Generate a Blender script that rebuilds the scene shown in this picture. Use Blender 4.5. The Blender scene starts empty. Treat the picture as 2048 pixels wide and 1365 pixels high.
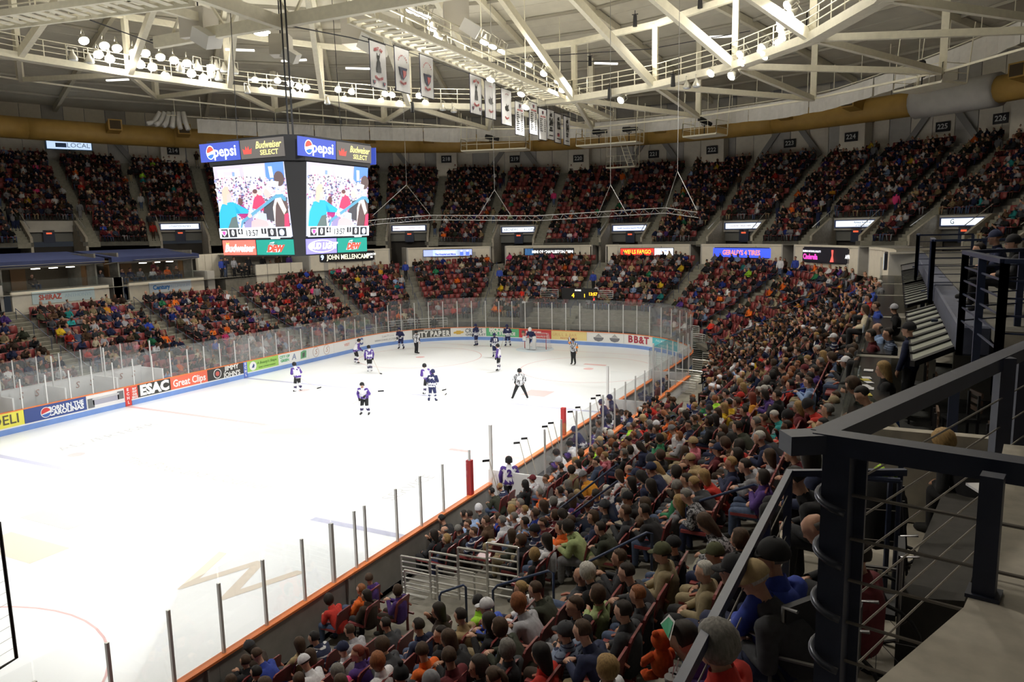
import bpy, bmesh, math, random
import numpy as np
from mathutils import Vector, Matrix

S = bpy.context.scene
COL = S.collection
rnd = random.Random(7)
pi = math.pi
rad = math.radians

# ------------------------------------------------------------------ camera
CAM = Vector((24.558, -26.628, 9.279))
YAW, PIT, ROL, FPX = .471, .147, -.020, 1503.26
_f = Vector((-math.sin(YAW) * math.cos(PIT), math.cos(YAW) * math.cos(PIT), -math.sin(PIT)))
_r = Vector((math.cos(YAW), math.sin(YAW), 0))
_u = _r.cross(_f)
RT = _r * math.cos(ROL) + _u * math.sin(ROL)
UP = -_r * math.sin(ROL) + _u * math.cos(ROL)
cd = bpy.data.cameras.new('camera')
cd.sensor_fit = 'HORIZONTAL'
cd.sensor_width = 36
cd.lens = FPX / 2048 * 36
cd.clip_start, cd.clip_end = .05, 400
cam = bpy.data.objects.new('camera', cd)
COL.objects.link(cam)
m = Matrix.Identity(4)
for i in range(3):
    m[i][0], m[i][1], m[i][2], m[i][3] = RT[i], UP[i], -_f[i], CAM[i]
cam.matrix_world = m
S.camera = cam

# ------------------------------------------------------------------ world, exposure, lights
wd = bpy.data.worlds.new('world')
S.world = wd
wd.use_nodes = True
wd.node_tree.nodes['Background'].inputs[0].default_value = (.75, .85, 1, 1)
wd.node_tree.nodes['Background'].inputs[1].default_value = .02
S.view_settings.view_transform = 'Standard'
S.view_settings.look = 'None'
S.view_settings.exposure = 0.42
S.view_settings.gamma = 1.0
S.view_settings.use_curve_mapping = False
S.cycles.max_bounces = 7
S.cycles.diffuse_bounces = 3
S.cycles.glossy_bounces = 2
S.cycles.transmission_bounces = 3
S.cycles.transparent_max_bounces = 24
S.cycles.sample_clamp_indirect = 4
S.cycles.caustics_reflective = False
S.cycles.caustics_refractive = False

SPOT_W, FILL_W = 7000, 1300
def spot(loc, tgt, power, angle, blend, col=(1, .985, .95), size=.35):
    d = bpy.data.lights.new('arena_spot', 'SPOT')
    d.energy, d.spot_size, d.spot_blend, d.color, d.shadow_soft_size = power, rad(angle), blend, col, size
    o = bpy.data.objects.new('arena_spot', d)
    COL.objects.link(o)
    o.location = loc
    o.rotation_euler = (Vector(tgt) - Vector(loc)).to_track_quat('-Z', 'Y').to_euler()
for k in range(16):                                   # the ring catwalk's floodlights, aimed at the ice
    a = 2 * pi * (k + .5) / 16
    lx, ly = 25 * math.cos(a), 25 * math.sin(a)
    tx, ty = 5.5 * math.cos(a + .5) * (1 if k % 2 else -.6), 15 * math.sin(a + .5) * (1 if k % 2 else -.3)
    spot((lx, ly, 20.6), (tx, ty, 0), SPOT_W, 62, .75)
for k in range(12):                                   # fill spots added under the roof to brighten the stands
    a = 2 * pi * (k + .25) / 12
    d = bpy.data.lights.new('stand_fill', 'SPOT')
    d.energy, d.color, d.shadow_soft_size = FILL_W, (1, .93, .82), .5
    d.spot_size, d.spot_blend = rad(125), .6
    o = bpy.data.objects.new('stand_fill', d)
    COL.objects.link(o)
    o.location = (24 * math.cos(a), 24 * math.sin(a), 17.6)
    o.rotation_euler = Vector((.35 * math.cos(a), .35 * math.sin(a), -1)).to_track_quat('-Z', 'Y').to_euler()

for x, y, z, w in [(24 * math.cos(rad(a)), 24 * math.sin(rad(a)), 20.9, 1500) for a in (158, 146, 133, 120, 104, 66, 50, 40, 30, 8, -40, -90, 200, 240)] + [(3.2, 4, 20.4, 1500), (3, 12, 20.4, 1500), (2.6, 20, 20.2, 1400), (2.2, 28, 20.2, 1000), (-8, -6, 20.6, 400)]:
    d = bpy.data.lights.new('roof_fill', 'POINT')       # point lights added near the floodlights to brighten roof and steel
    d.energy, d.color, d.shadow_soft_size = w * .13, (1, .95, .84), .3
    o = bpy.data.objects.new('roof_fill', d)
    COL.objects.link(o)
    o.location = (x, y, z)

# ------------------------------------------------------------------ pixel to world (design aid: 2048 x 1365 frame)
def ray(px, py):
    return _f * FPX + RT * (px - 1024) - UP * (py - 682.5)
def on(ax, v, px, py):
    d = ray(px, py)
    return CAM + d * ((v - CAM[ax]) / d[ax])
def on_circle(px, py, R, c=(0, 0)):
    d = ray(px, py)
    ox, oy = CAM.x - c[0], CAM.y - c[1]
    a = d.x ** 2 + d.y ** 2
    b = 2 * (ox * d.x + oy * d.y)
    q = ox * ox + oy * oy - R * R
    return CAM + d * ((-b + math.sqrt(b * b - 4 * a * q)) / (2 * a))
def proj(p):
    d = Vector(p) - CAM
    w = d.dot(_f)
    if w < .05:
        return (-9999, -9999, w)
    return (1024 + FPX * d.dot(RT) / w, 682.5 - FPX * d.dot(UP) / w, w)

# ------------------------------------------------------------------ materials
MATS = {}
def mat(name, col=(.5, .5, .5), rough=.6, metal=0., emit=0., var=0., scale=8., bump=0., alpha=1., objcol=False, vcol=None, stretch=None, spec=.5):
    if name in MATS:
        return MATS[name]
    M = bpy.data.materials.new(name)
    M.use_nodes = True
    nt = M.node_tree
    b = nt.nodes['Principled BSDF']
    b.inputs['Roughness'].default_value = rough
    b.inputs['Metallic'].default_value = metal
    b.inputs['Specular IOR Level'].default_value = spec
    src = None
    if objcol:
        n = nt.nodes.new('ShaderNodeObjectInfo')
        src = n.outputs['Color']
    elif vcol:
        n = nt.nodes.new('ShaderNodeAttribute')
        n.attribute_name = vcol
        src = n.outputs['Color']
    if var or bump:
        tc = nt.nodes.new('ShaderNodeTexCoord')
        mp = nt.nodes.new('ShaderNodeMapping')
        nz = nt.nodes.new('ShaderNodeTexNoise')
        nt.links.new(tc.outputs['Object'], mp.inputs['Vector'])
        nt.links.new(mp.outputs['Vector'], nz.inputs['Vector'])
        if stretch:
            mp.inputs['Scale'].default_value = stretch
        nz.inputs['Scale'].default_value = scale
        nz.inputs['Detail'].default_value = 4
        if var:
            mr = nt.nodes.new('ShaderNodeMapRange')
            mr.inputs[1].default_value, mr.inputs[2].default_value = .3, .7
            mr.inputs[3].default_value, mr.inputs[4].default_value = 1 - var, 1 + var
            nt.links.new(nz.outputs['Fac'], mr.inputs[0])
            mx = nt.nodes.new('ShaderNodeVectorMath')
            mx.operation = 'SCALE'
            if src is None:
                mx.inputs[0].default_value = col[:3]
            else:
                nt.links.new(src, mx.inputs[0])
            nt.links.new(mr.outputs[0], mx.inputs['Scale'])
            src = mx.outputs[0]
        if bump:
            bp = nt.nodes.new('ShaderNodeBump')
            bp.inputs['Strength'].default_value = bump
            nt.links.new(nz.outputs['Fac'], bp.inputs['Height'])
            nt.links.new(bp.outputs[0], b.inputs['Normal'])
    if src is None:
        b.inputs['Base Color'].default_value = (*col[:3], 1)
    else:
        nt.links.new(src, b.inputs['Base Color'])
    if emit:
        b.inputs['Emission Color'].default_value = (*col[:3], 1)
        if src is not None and (vcol or objcol):
            nt.links.new(src, b.inputs['Emission Color'])
        b.inputs['Emission Strength'].default_value = emit
    if alpha < 1:
        b.inputs['Alpha'].default_value = alpha
    MATS[name] = M
    return M

def glassmat(name, tint, refl, op):
    M = bpy.data.materials.new(name)
    M.use_nodes = True
    nt = M.node_tree
    nt.nodes.remove(nt.nodes['Principled BSDF'])
    out = nt.nodes['Material Output']
    tr = nt.nodes.new('ShaderNodeBsdfTransparent')
    tr.inputs[0].default_value = (*tint, 1)
    df = nt.nodes.new('ShaderNodeBsdfDiffuse')
    df.inputs[0].default_value = (.75, .78, .78, 1)
    gl = nt.nodes.new('ShaderNodeBsdfGlossy')
    gl.inputs['Roughness'].default_value = .06
    m1 = nt.nodes.new('ShaderNodeMixShader')
    m1.inputs[0].default_value = op
    nt.links.new(tr.outputs[0], m1.inputs[1])
    nt.links.new(df.outputs[0], m1.inputs[2])
    fr = nt.nodes.new('ShaderNodeFresnel')
    fr.inputs[0].default_value = 1.45
    mm = nt.nodes.new('ShaderNodeMath')
    mm.operation = 'MULTIPLY'
    mm.inputs[1].default_value = refl
    nt.links.new(fr.outputs[0], mm.inputs[0])
    m2 = nt.nodes.new('ShaderNodeMixShader')
    nt.links.new(mm.outputs[0], m2.inputs[0])
    nt.links.new(m1.outputs[0], m2.inputs[1])
    nt.links.new(gl.outputs[0], m2.inputs[2])
    nt.links.new(m2.outputs[0], out.inputs[0])
    MATS[name] = M
    return M

ICE = mat('ice', (.90, .93, .95), .35, var=.02, scale=.6)
CONC = mat('concrete', (.235, .22, .185), .9, var=.18, scale=3, bump=.1)
CONC2 = mat('concrete_dark', (.12, .115, .10), .9, var=.2, scale=2)
CONCW = mat('concrete_warm', (.42, .385, .32), .9, var=.14, scale=5, bump=.15)
STEP = mat('concrete_step', (.25, .24, .195), .9, var=.15, scale=4)
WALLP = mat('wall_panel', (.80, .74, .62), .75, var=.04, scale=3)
WALLD = mat('wall_grey', (.52, .50, .46), .8, var=.06, scale=2)  # plain grey wall tone, darker than the panels
CEILM = mat('roof_deck', (.76, .72, .60), .85, var=.06, scale=.8, stretch=(1, 1, 1))
STEEL = mat('cream_steel', (.88, .83, .66), .6, var=.05, scale=4)
DUCT = mat('duct_ochre', (.50, .31, .075), .55, var=.08, scale=1.5)
DUCTG = mat('duct_grey', (.62, .60, .56), .7, var=.05, scale=1.5)
CURT = mat('curtain_white', (.72, .70, .66), .85, var=.05, scale=3)
BLACK = mat('black', (.012, .012, .014), .6)
DARK = mat('charcoal', (.035, .035, .04), .7)
NAVY = mat('navy_paint', (.022, .033, .075), .42, var=.15, scale=6)
NAVYL = mat('navy_beam', (.065, .075, .12), .6, var=.2, scale=5, bump=.1)
BLUER = mat('blue_roof', (.04, .055, .15), .6, var=.08, scale=2)
CHROME = mat('aluminium', (.78, .78, .76), .3, .75)
POSTM = mat('glass_post', (.75, .75, .74), .4, .4)
CAP = mat('orange_cap', (.85, .24, .07), .5, var=.06, scale=3)
KICK = mat('blue_kick', (.20, .34, .72), .5, var=.05, scale=2)
WHITE = mat('white_board', (.86, .86, .86), .45, var=.02, scale=2)
SEATM = mat('seat_red', (.23, .042, .042), .38, var=.12, scale=9)
SEATB = mat('seat_navy', (.03, .035, .13), .5)
ARMR = mat('seat_arm_wood', (.48, .17, .11), .5, var=.1, scale=9)
SKIN = mat('skin', (.6, .38, .28), .6, objcol=True, var=.05, scale=30)
CLOTH = mat('cloth', (.3, .3, .3), .85, objcol=True, var=.16, scale=22, bump=.25)
HAIR = mat('hair', (.1, .06, .04), .7, objcol=True, var=.35, scale=60, bump=.5, stretch=(1, 1, .25))
GLASS = glassmat('rink_glass', (.965, .972, .972), .4, .055)
GLASSN = glassmat('rink_glass_near', (.985, .99, .99), .25, .012)
GLASS2 = glassmat('suite_glass', (.93, .96, .95), .5, .03)
CANOPY = mat('canopy_glass', (.55, .57, .52), .5, alpha=1)
CROWDM = mat('crowd_cloth', vcol='Col', rough=.9, spec=.2)

def paint(name, col, rough=.5, **k):
    return mat('paint_' + name, col, rough, **k)
def led(name, col, e=1.2):
    return mat('led_' + name, col, .5, emit=e)

# ------------------------------------------------------------------ mesh building
class MB:
    def __init__(s):
        s.v, s.f, s.mi = [], [], []
    def add(s, vs, fs, mi=0):
        b = len(s.v)
        s.v += [tuple(v) for v in vs]
        s.f += [tuple(i + b for i in f) for f in fs]
        s.mi += [mi] * len(fs)
        return s
    def box(s, c, d, rz=0, mi=0, top=(1, 1), M=None):
        hx, hy, hz = d[0] / 2, d[1] / 2, d[2] / 2
        vs = []
        for sz in (-1, 1):
            kx, ky = (1, 1) if sz < 0 else top
            for sx, sy in ((-1, -1), (1, -1), (1, 1), (-1, 1)):
                x, y, z = sx * hx * kx, sy * hy * ky, sz * hz
                if M is not None:
                    p = M @ Vector((x, y, z))
                    vs.append((c[0] + p.x, c[1] + p.y, c[2] + p.z))
                else:
                    vs.append((c[0] + x * math.cos(rz) - y * math.sin(rz), c[1] + x * math.sin(rz) + y * math.cos(rz), c[2] + z))
        return s.add(vs, [(3, 2, 1, 0), (4, 5, 6, 7), (0, 1, 5, 4), (1, 2, 6, 5), (2, 3, 7, 6), (3, 0, 4, 7)], mi)
    def bar(s, p, q, w, h=None, mi=0, up=(0, 0, 1)):
        p, q = Vector(p), Vector(q)
        h = h or w
        d = q - p
        if d.length < 1e-6:
            return s
        x = d.normalized()
        u = Vector(up)
        if abs(x.dot(u)) > .98:
            u = Vector((1, 0, 0))
        y = u.cross(x).normalized()
        z = x.cross(y)
        M = Matrix((x, y, z)).transposed()
        return s.box((p + q) / 2, (d.length, w, h), M=M, mi=mi)
    def tube(s, pts, r, n=6, mi=0, caps=True):
        pts = [Vector(p) for p in pts]
        rs = r if isinstance(r, (list, tuple)) else [r] * len(pts)
        vs, fs = [], []
        prev = None
        for i, p in enumerate(pts):
            d = (pts[min(i + 1, len(pts) - 1)] - pts[max(i - 1, 0)]).normalized()
            u = prev if prev is not None else (Vector((0, 0, 1)) if abs(d.z) < .9 else Vector((1, 0, 0)))
            y = (u - d * u.dot(d)).normalized()
            prev = y
            z = d.cross(y)
            for k in range(n):
                a = 2 * pi * k / n
                vs.append(p + (y * math.cos(a) + z * math.sin(a)) * rs[i])
        for i in range(len(pts) - 1):
            for k in range(n):
                a, b = i * n + k, i * n + (k + 1) % n
                fs.append((a, b, b + n, a + n))
        if caps:
            fs.append(tuple(range(n - 1, -1, -1)))
            fs.append(tuple(range((len(pts) - 1) * n, len(pts) * n)))
        return s.add(vs, fs, mi)
    def prism(s, poly, z0, z1, mi=0):
        n = len(poly)
        vs = [(p[0], p[1], z0) for p in poly] + [(p[0], p[1], z1) for p in poly]
        fs = [tuple(range(n - 1, -1, -1)), tuple(range(n, 2 * n))]
        fs += [(i, (i + 1) % n, (i + 1) % n + n, i + n) for i in range(n)]
        return s.add(vs, fs, mi)
    def ball(s, c, r, n=8, m=5, mi=0, sc=(1, 1, 1)):
        vs, fs = [], []
        for j in range(1, m):
            t = pi * j / m
            for k in range(n):
                a = 2 * pi * k / n
                vs.append((c[0] + r * sc[0] * math.sin(t) * math.cos(a), c[1] + r * sc[1] * math.sin(t) * math.sin(a), c[2] + r * sc[2] * math.cos(t)))
        vs += [(c[0], c[1], c[2] + r * sc[2]), (c[0], c[1], c[2] - r * sc[2])]
        T, B = len(vs) - 2, len(vs) - 1
        for k in range(n):
            fs.append((T, k, (k + 1) % n))
            fs.append((B, (m - 2) * n + (k + 1) % n, (m - 2) * n + k))
        for j in range(m - 2):
            for k in range(n):
                a, b = j * n + k, j * n + (k + 1) % n
                fs.append((a, a + n, b + n, b))
        return s.add(vs, fs, mi)
    def quad(s, a, b, c, d, mi=0):
        return s.add([a, b, c, d], [(0, 1, 2, 3)], mi)
    def mesh(s, name, mats, smooth=False):
        me = bpy.data.meshes.new(name)
        me.from_pydata(s.v, [], s.f)
        mats = mats if isinstance(mats, (list, tuple)) else [mats]
        for M in mats:
            me.materials.append(M)
        if len(mats) > 1:
            me.polygons.foreach_set('material_index', s.mi)
        if smooth:
            me.polygons.foreach_set('use_smooth', [True] * len(s.f))
        me.update()
        return me
    def build(s, name, mats, parent=None, smooth=False, loc=None, rz=0):
        return obj(name, s.mesh(name, mats, smooth), parent, loc, rz)

def obj(name, data, parent=None, loc=None, rz=0, color=None):
    o = bpy.data.objects.new(name, data)
    COL.objects.link(o)
    if parent is not None:
        o.parent = parent
    if loc is not None:
        o.location = loc
    if rz:
        o.rotation_euler = (0, 0, rz)
    if color is not None:
        o.color = (*color[:3], 1)
    return o
def empty(name, loc=(0, 0, 0), rz=0, parent=None):
    o = obj(name, None, parent, loc, rz)
    o.empty_display_size = .2
    return o
def T(o, label, cat, group=None, kind=None):
    o['label'], o['category'] = label, cat
    if group:
        o['group'] = group
    if kind:
        o['kind'] = kind
    return o
def ST(o, label=None):
    o['kind'] = 'structure'
    if label:
        o['label'] = label
    return o
def rnd_dir(a):
    return Vector((math.cos(a), math.sin(a), 0))

def text(name, body, size, M, loc, u, v, parent=None, sx=1., align='CENTER', bold=.0, shear=0., ext=.004):
    """flat lettering: u = reading direction, v = up direction of the glyphs, both world vectors"""
    c = bpy.data.curves.new(name, 'FONT')
    c.body, c.size, c.align_x, c.align_y = body, size, align, 'CENTER'
    c.extrude, c.offset, c.shear = ext, bold, shear
    c.resolution_u = 2
    c.materials.append(M)
    u, v = Vector(u).normalized(), Vector(v).normalized()
    w = u.cross(v).normalized()
    v = w.cross(u)
    mm = Matrix((u * sx, v, w)).transposed().to_4x4()
    mm.translation = Vector(loc)
    o = obj(name, c, parent)
    o.matrix_world = mm
    if parent is not None:
        o.matrix_parent_inverse = Matrix.Identity(4)
        o.matrix_basis = parent_world(parent).inverted() @ mm
    return o
def parent_world(p):
    M = p.matrix_basis.copy()
    while p.parent is not None:
        p = p.parent
        M = p.matrix_basis @ M
    return M

# ------------------------------------------------------------------ the plan: rounded rink, its offset curves, the round upper bowl
HW, HL, CR = 13.05, 29.2, 8.5
CX, CY = HW - CR, HL - CR
LW, LA, LN = 2 * CY, CR * pi / 2, 2 * CX
S_NW, S_N, S_NE, S_E, S_END = LW, LW + LA, LW + LA + LN, LW + 2 * LA + LN, 2 * LW + 2 * LA + LN
def pos(s, o=0.):
    """s runs along the boards: west side north, round the north end, east side south; o is the offset outward"""
    if s < LW:
        return Vector((-HW - o, -CY + s, 0)), Vector((-1, 0, 0))
    s -= LW
    if s < LA:
        a = pi - s / CR
        n = rnd_dir(a)
        return Vector((-CX, CY, 0)) + n * (CR + o), n
    s -= LA
    if s < LN:
        return Vector((-CX + s, HL + o, 0)), Vector((0, 1, 0))
    s -= LN
    if s < LA:
        a = pi / 2 - s / CR
        n = rnd_dir(a)
        return Vector((CX, CY, 0)) + n * (CR + o), n
    s -= LA
    return Vector((HW + o, CY - s, 0)), Vector((1, 0, 0))
def P(s, o, z=0.):
    p, n = pos(s, o)
    return Vector((p.x, p.y, z))
def srange(a, b, step=1.3):
    n = max(1, int(round((b - a) / step)))
    ks = [a + (b - a) * i / n for i in range(n + 1)]
    return ks
def endness(s):
    """0 on the long sides, 1 at the end"""
    def sm(t):
        t = max(0, min(1, t))
        return t * t * (3 - 2 * t)
    if s < S_N:
        return sm((s - S_NW + 2) / (LA + 2))
    if s > S_NE:
        return sm(1 - (s - S_NE) / (LA + 2))
    return 1.
BC = Vector((.5, 1.5, 0))        # centre of the round upper bowl
def lift(x):
    return .035 * max(0., -x - 8)
def U(az, r, z=0.):
    p = BC + rnd_dir(rad(az)) * r
    return Vector((p.x, p.y, z + lift(p.x)))
# ------------------------------------------------------------------ ice and floor
def outline(o, ds=.6):
    pts = [P(s, o) for s in srange(0, S_END, ds)]
    return [(p.x, p.y) for p in pts] + [(-p[0], -p[1]) for p in [(q.x, q.y) for q in pts]]
mb = MB()
mb.prism(outline(.05), -.12, 0)
ST(mb.build('floor_ice', ICE), 'white ice sheet of the hockey rink')
mb = MB()
mb.box((0, 0, -.2), (118, 118, .12))
ST(mb.build('floor', CONC2))
RED_L = mat('ice_red', (.80, .52, .52), .5)
BLUE_L = mat('ice_blue', (.52, .53, .68), .5)
GREY_L = mat('ice_grey', (.56, .565, .57), .5)
TAN_L = mat('ice_tan', (.74, .66, .56), .5)
marks = empty('trim_ice_marking')
ST(marks, 'faint lines, spots and lettering under the ice')
def ringmark(c, r, w, M, n=48):
    mb = MB()
    vs, fs = [], []
    for k in range(n):
        a = 2 * pi * k / n
        for q in (r - w / 2, r + w / 2):
            vs.append((c[0] + q * math.cos(a), c[1] + q * math.sin(a), .004))
    for k in range(n):
        a, b = 2 * k, 2 * ((k + 1) % n)
        fs.append((a, a + 1, b + 1, b))
    mb.add(vs, fs)
    mb.build('circle', M, marks)
def disc(c, r, M, sx=1, z=.004, n=24):
    MB().add([(c[0] + r * sx * math.cos(2 * pi * k / n), c[1] + r * math.sin(2 * pi * k / n), z) for k in range(n)], [tuple(range(n))]).build('spot', M, marks)
def strip(x0, x1, y, w, M, z=.003):
    MB().quad((x0, y - w / 2, z), (x1, y - w / 2, z), (x1, y + w / 2, z), (x0, y + w / 2, z)).build('line', M, marks)
strip(-HW, HW, 0, .28, RED_L)
strip(-HW, HW, 8.6, .3, BLUE_L)
strip(-HW, HW, -8.6, .3, BLUE_L)
strip(-11.5, 11.5, 26.05, .06, RED_L)
ringmark((0, 0), 4.57, .06, BLUE_L)
for sx in (-1, 1):
    for y in (-7.1, 7.1):
        disc((6.7 * sx, y), .34, RED_L)
    for y in (-20.6, 19.6):
        disc((6.7 * sx, y), .34, RED_L)
        ringmark((6.7 * sx, y), 4.57, .06, RED_L)
# pale goal crease, centre emblem (a plain leaf shape) and sponsor patches
disc((-.2, 25.9), 1.5, mat('ice_crease', (.72, .84, .93), .5), z=.0035)
def patch(pts, M, z, name='patch'):
    MB().add([(x, y, z) for x, y in pts], [tuple(range(len(pts)))]).build(name, M, marks)
leaf = [(-3.6, -3.3), (-1.2, -2.8), (1.2, -1.6), (3.1, .6), (3.9, 2.7), (3.4, 3.1), (1.2, 2.6), (-1.4, 1.2), (-3.2, -.4), (-4.0, -2.2)]
patch(leaf, GREY_L, .005)
patch([(x * .82 - .1, y * .84 - .05) for x, y in leaf], mat('ice_white', (.93, .94, .95), .5), .006)
patch([(x * .7 + .05, y * .72) for x, y in leaf], GREY_L, .007)
patch([(-1.9, -1.4), (.6, -.7), (1.3, .3), (-.2, .5), (-1.7, -.5)], mat('ice_pink', (.60, .53, .53), .5), .008)
def icetext(t, px, py, size, u, v, M, sx=1.):
    q = on(2, 0, px, py)
    o = text('lettering', t, size, M, (q.x, q.y, .006), u, v, marks, sx=sx, ext=0)
icetext('The Post and Courier', 385, 946, .95, (1, -.02, 0), (0, 1, 0), mat('ice_letter', (.50, .50, .49), .5))
icetext('ADVERTISER', 220, 873, .9, (0, 1, 0), (-1, 0, 0), GREY_L)
icetext('SERVICE', 820, 975, .8, (0, 1, 0), (-1, 0, 0), GREY_L)
icetext('W', 455, 1160, 3.2, (1, 0, 0), (0, 1, 0), TAN_L)
for px, py, w, h, M in ((40, 1095, 3.0, 1.2, TAN_L), (110, 1040, 2.6, .8, GREY_L), (1075, 787, 1.5, 1.5, RED_L), (960, 840, 1.6, .5, GREY_L), (690, 960, 1.6, 1.6, mat('ice_pale', (.64, .65, .65), .5)), (1190, 730, 1.6, .4, RED_L)):
    q = on(2, 0, px, py)
    patch([(q.x - w / 2, q.y - h / 2), (q.x + w / 2, q.y - h / 2), (q.x + w / 2, q.y + h / 2), (q.x - w / 2, q.y + h / 2)], M, .0045)

# ------------------------------------------------------------------ dasher boards
boards = T(empty('dasher_boards'), 'white dasher boards with orange cap and blue kick strip around the rink', 'boards')
def wallstrip(mb, s0, s1, o0, o1, z0, z1, step=1.1, mi=0):
    """solid curved strip following the boards, four-sided section"""
    ss = srange(s0, s1, step)
    vs = []
    for s in ss:
        for o, z in ((o0, z0), (o1, z0), (o1, z1), (o0, z1)):
            vs.append(P(s, o, z))
    fs = []
    for i in range(len(ss) - 1):
        a, b = 4 * i, 4 * i + 4
        for k in range(4):
            l = (k + 1) % 4
            fs.append((a + k, a + l, b + l, b + k))
    fs += [(3, 2, 1, 0), (len(vs) - 4, len(vs) - 3, len(vs) - 2, len(vs) - 1)]
    mb.add(vs, fs, mi)
    return mb
def lab(p):
    return p
ADS = [  # s0, s1, board colour, [(text, letter colour, size, s offset fraction, height, x scale, bold, shear)]
    (5.0, 15.2, (.86, .80, .10), [('T DELI', (.10, .09, .05), .66, .885, .70, 1.0, .006, 0)]),
    (15.2, 20.0 - 1.6, (.045, .08, .28), [('BORN IN THE', (.85, .87, .9), .30, .66, .80, 1, .012, 0), ('CAROLINAS', (.85, .87, .9), .34, .66, .56, 1, .015, 0)]),
    (18.4, 20.62, (.82, .81, .80), []),
    (21.0, 21.45, (.78, .10, .06), [('BUY\nOUT\nOUR\nSEATS', (.9, .8, .78), .16, .5, .66, .8, .01, 0)]),
    (21.45, 23.6, (.035, .035, .03), [('ESAC', (.88, .88, .88), .78, .5, .68, 1.05, .045, 0)]),
    (23.6, 26.3, (.84, .16, .09), [('Great Clips', (.92, .88, .86), .60, .5, .66, .85, .012, 0)]),
    (26.3, 29.2, (.045, .042, .04), [("JIMMY\nJOHN'S", (.88, .87, .84), .42, .66, .69, 1., .012, 0)]),
    (29.5, 32.35, (.36, .62, .13), [("A Beauty's Shape", (.08, .2, .04), .26, .62, .80, 1, 0, .2), ('FAMILY OWNED BUSINESS', (.1, .22, .05), .13, .62, .5, 1, 0, 0)]),
    (32.35, 35.35, (.84, .85, .84), [('CITY OF\nGREEN', (.1, .45, .2), .26, .2, .7, 1, .01, 0), ('A', (.25, .3, .45), .6, .5, .68, 1, .01, .15)]),
    (35.35, 38.15, (.84, .84, .84), [('S', (.45, .25, .2), .55, .28, .68, 1, -.003, .25), ('S', (.45, .25, .2), .55, .70, .68, 1, -.003, .25)]),
    (38.15, 40.7, (.84, .84, .84), [('VISIT', (.75, .35, .3), .3, .6, .7, 1, .005, 0)]),
    (40.7, 46.65, (.85, .85, .85), [('C', (.12, .16, .35), .7, .12, .68, 1, .04, 0), ('WWW.CHARLESTON.COM', (.3, .3, .32), .22, .62, .5, 1, 0, 0), ('Law Firm', (.5, .5, .5), .26, .62, .8, 1, 0, 0)]),
    (46.65, 49.95, (.10, .10, .095), [('CITY PAPER', (.88, .88, .86), .62, .52, .60, .82, .03, 0), ('CHARLESTON', (.85, .85, .83), .17, .52, .97, 1.2, .01, 0)]),
    (49.95, 53.05, (.85, .85, .83), [('CREWS', (.10, .13, .16), .50, .66, .78, .85, .01, 0), ('CHEVROLET', (.12, .14, .17), .26, .70, .45, 1.1, .005, 0)]),
    (53.05, 56.1, (.13, .50, .24), [('MOORER', (.86, .88, .84), .46, .42, .90, 1.05, .03, 0), ('TAX SERVICE', (.86, .88, .84), .34, .5, .60, 1.05, .02, 0), ('WE COME TO YOU', (.8, .85, .8), .15, .5, .36, 1, .004, 0)]),
    (56.1, 59.05, (.62, .05, .06), [('AMERICAN', (.85, .75, .72), .26, .45, .84, 1, .012, 0), ('www.loans4u.com', (.85, .7, .68), .17, .65, .52, 1, .005, 0)]),
    (59.05, 62.15, (.86, .70, .30), [('GRILL & BAR', (.75, .5, .2), .34, .38, .74, 1, .005, 0), ('RESTAURANT', (.70, .30, .15), .18, .5, .47, 1.2, .005, 0)]),
    (62.15, 65.3, (.86, .86, .84), []),
    (65.3, 68.0, (.86, .86, .84), [('BB&T', (.42, .04, .07), .74, .5, .68, 1, .03, 0)]),
    (68.0, 71.3, (.10, .56, .64), [('PALMETTO HEALTH', (.75, .88, .9), .26, .5, .82, 1, .003, 0), ('CARE FOR KIDS', (.7, .86, .9), .26, .5, .5, 1, .003, 0)]),
    (71.3, 76.0, (.86, .86, .84), []),
]
def on_board(body, size, M, s, z, parent, sx=1., bold=0., shear=0., off=.012, ext=.003):
    if len(body) > 1 and body.count('\n') == 0 and S_NW < s < S_E:
        adv = lambda ch: size * sx * (.30 if ch in ' I.:-' else .95 if ch in 'MWm@' else .54 if ch.islower() else .68)
        tot = sum(adv(c) for c in body)
        q = s - tot / 2
        for c in body:
            if c != ' ':
                on_board(c, size, M, q + adv(c) / 2, z, parent, sx, bold, shear, off, ext)
            q += adv(c)
        return
    p, n = pos(s, -off)
    u = Vector((n.y, -n.x, 0))       # reading direction seen from the ice
    return text('lettering', body, size, M, (p.x, p.y, z), u, (0, 0, 1), parent, sx=sx, bold=bold, shear=shear, ext=ext)
AD = {}
for i, (s0, s1, c, tx) in enumerate(ADS):
    M = paint('advert%d' % i, c, .4)
    pnl = wallstrip(MB(), s0 + .01, s1 - .01, 0, .06, .34, 1.06, .5).build('advert_panel', M, boards)
    AD[i] = pnl
    for j, (t, tc, sz, fr, z, sx, bo, sh) in enumerate(tx):
        on_board(t, sz, paint('letter_%d_%d' % (i, j), tc, .5), s0 + (s1 - s0) * fr, z, pnl, sx, bo, sh)
pa = paint('blank', (.84, .84, .83), .45)
for s0, s1 in ((0, 5.0), (76.0, 79.2)):
    wallstrip(MB(), s0, s1 - .01, 0, .06, .34, 1.06, .9).build('advert_panel', pa, boards)
BACKB = mat('board_back', (.42, .41, .39), .6, var=.1, scale=3)
for k in range(10):                        # near side: seen from behind
    s0 = S_E + 4.2 * k
    wallstrip(MB(), s0, s0 + 4.19, 0, .06, .02, 1.06, 2).build('board_panel', BACKB, boards)
    wallstrip(MB(), s0 + .3, s0 + .34, .06, .14, .05, 1.0, 2).build('board_rib', BACKB, boards)
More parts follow.
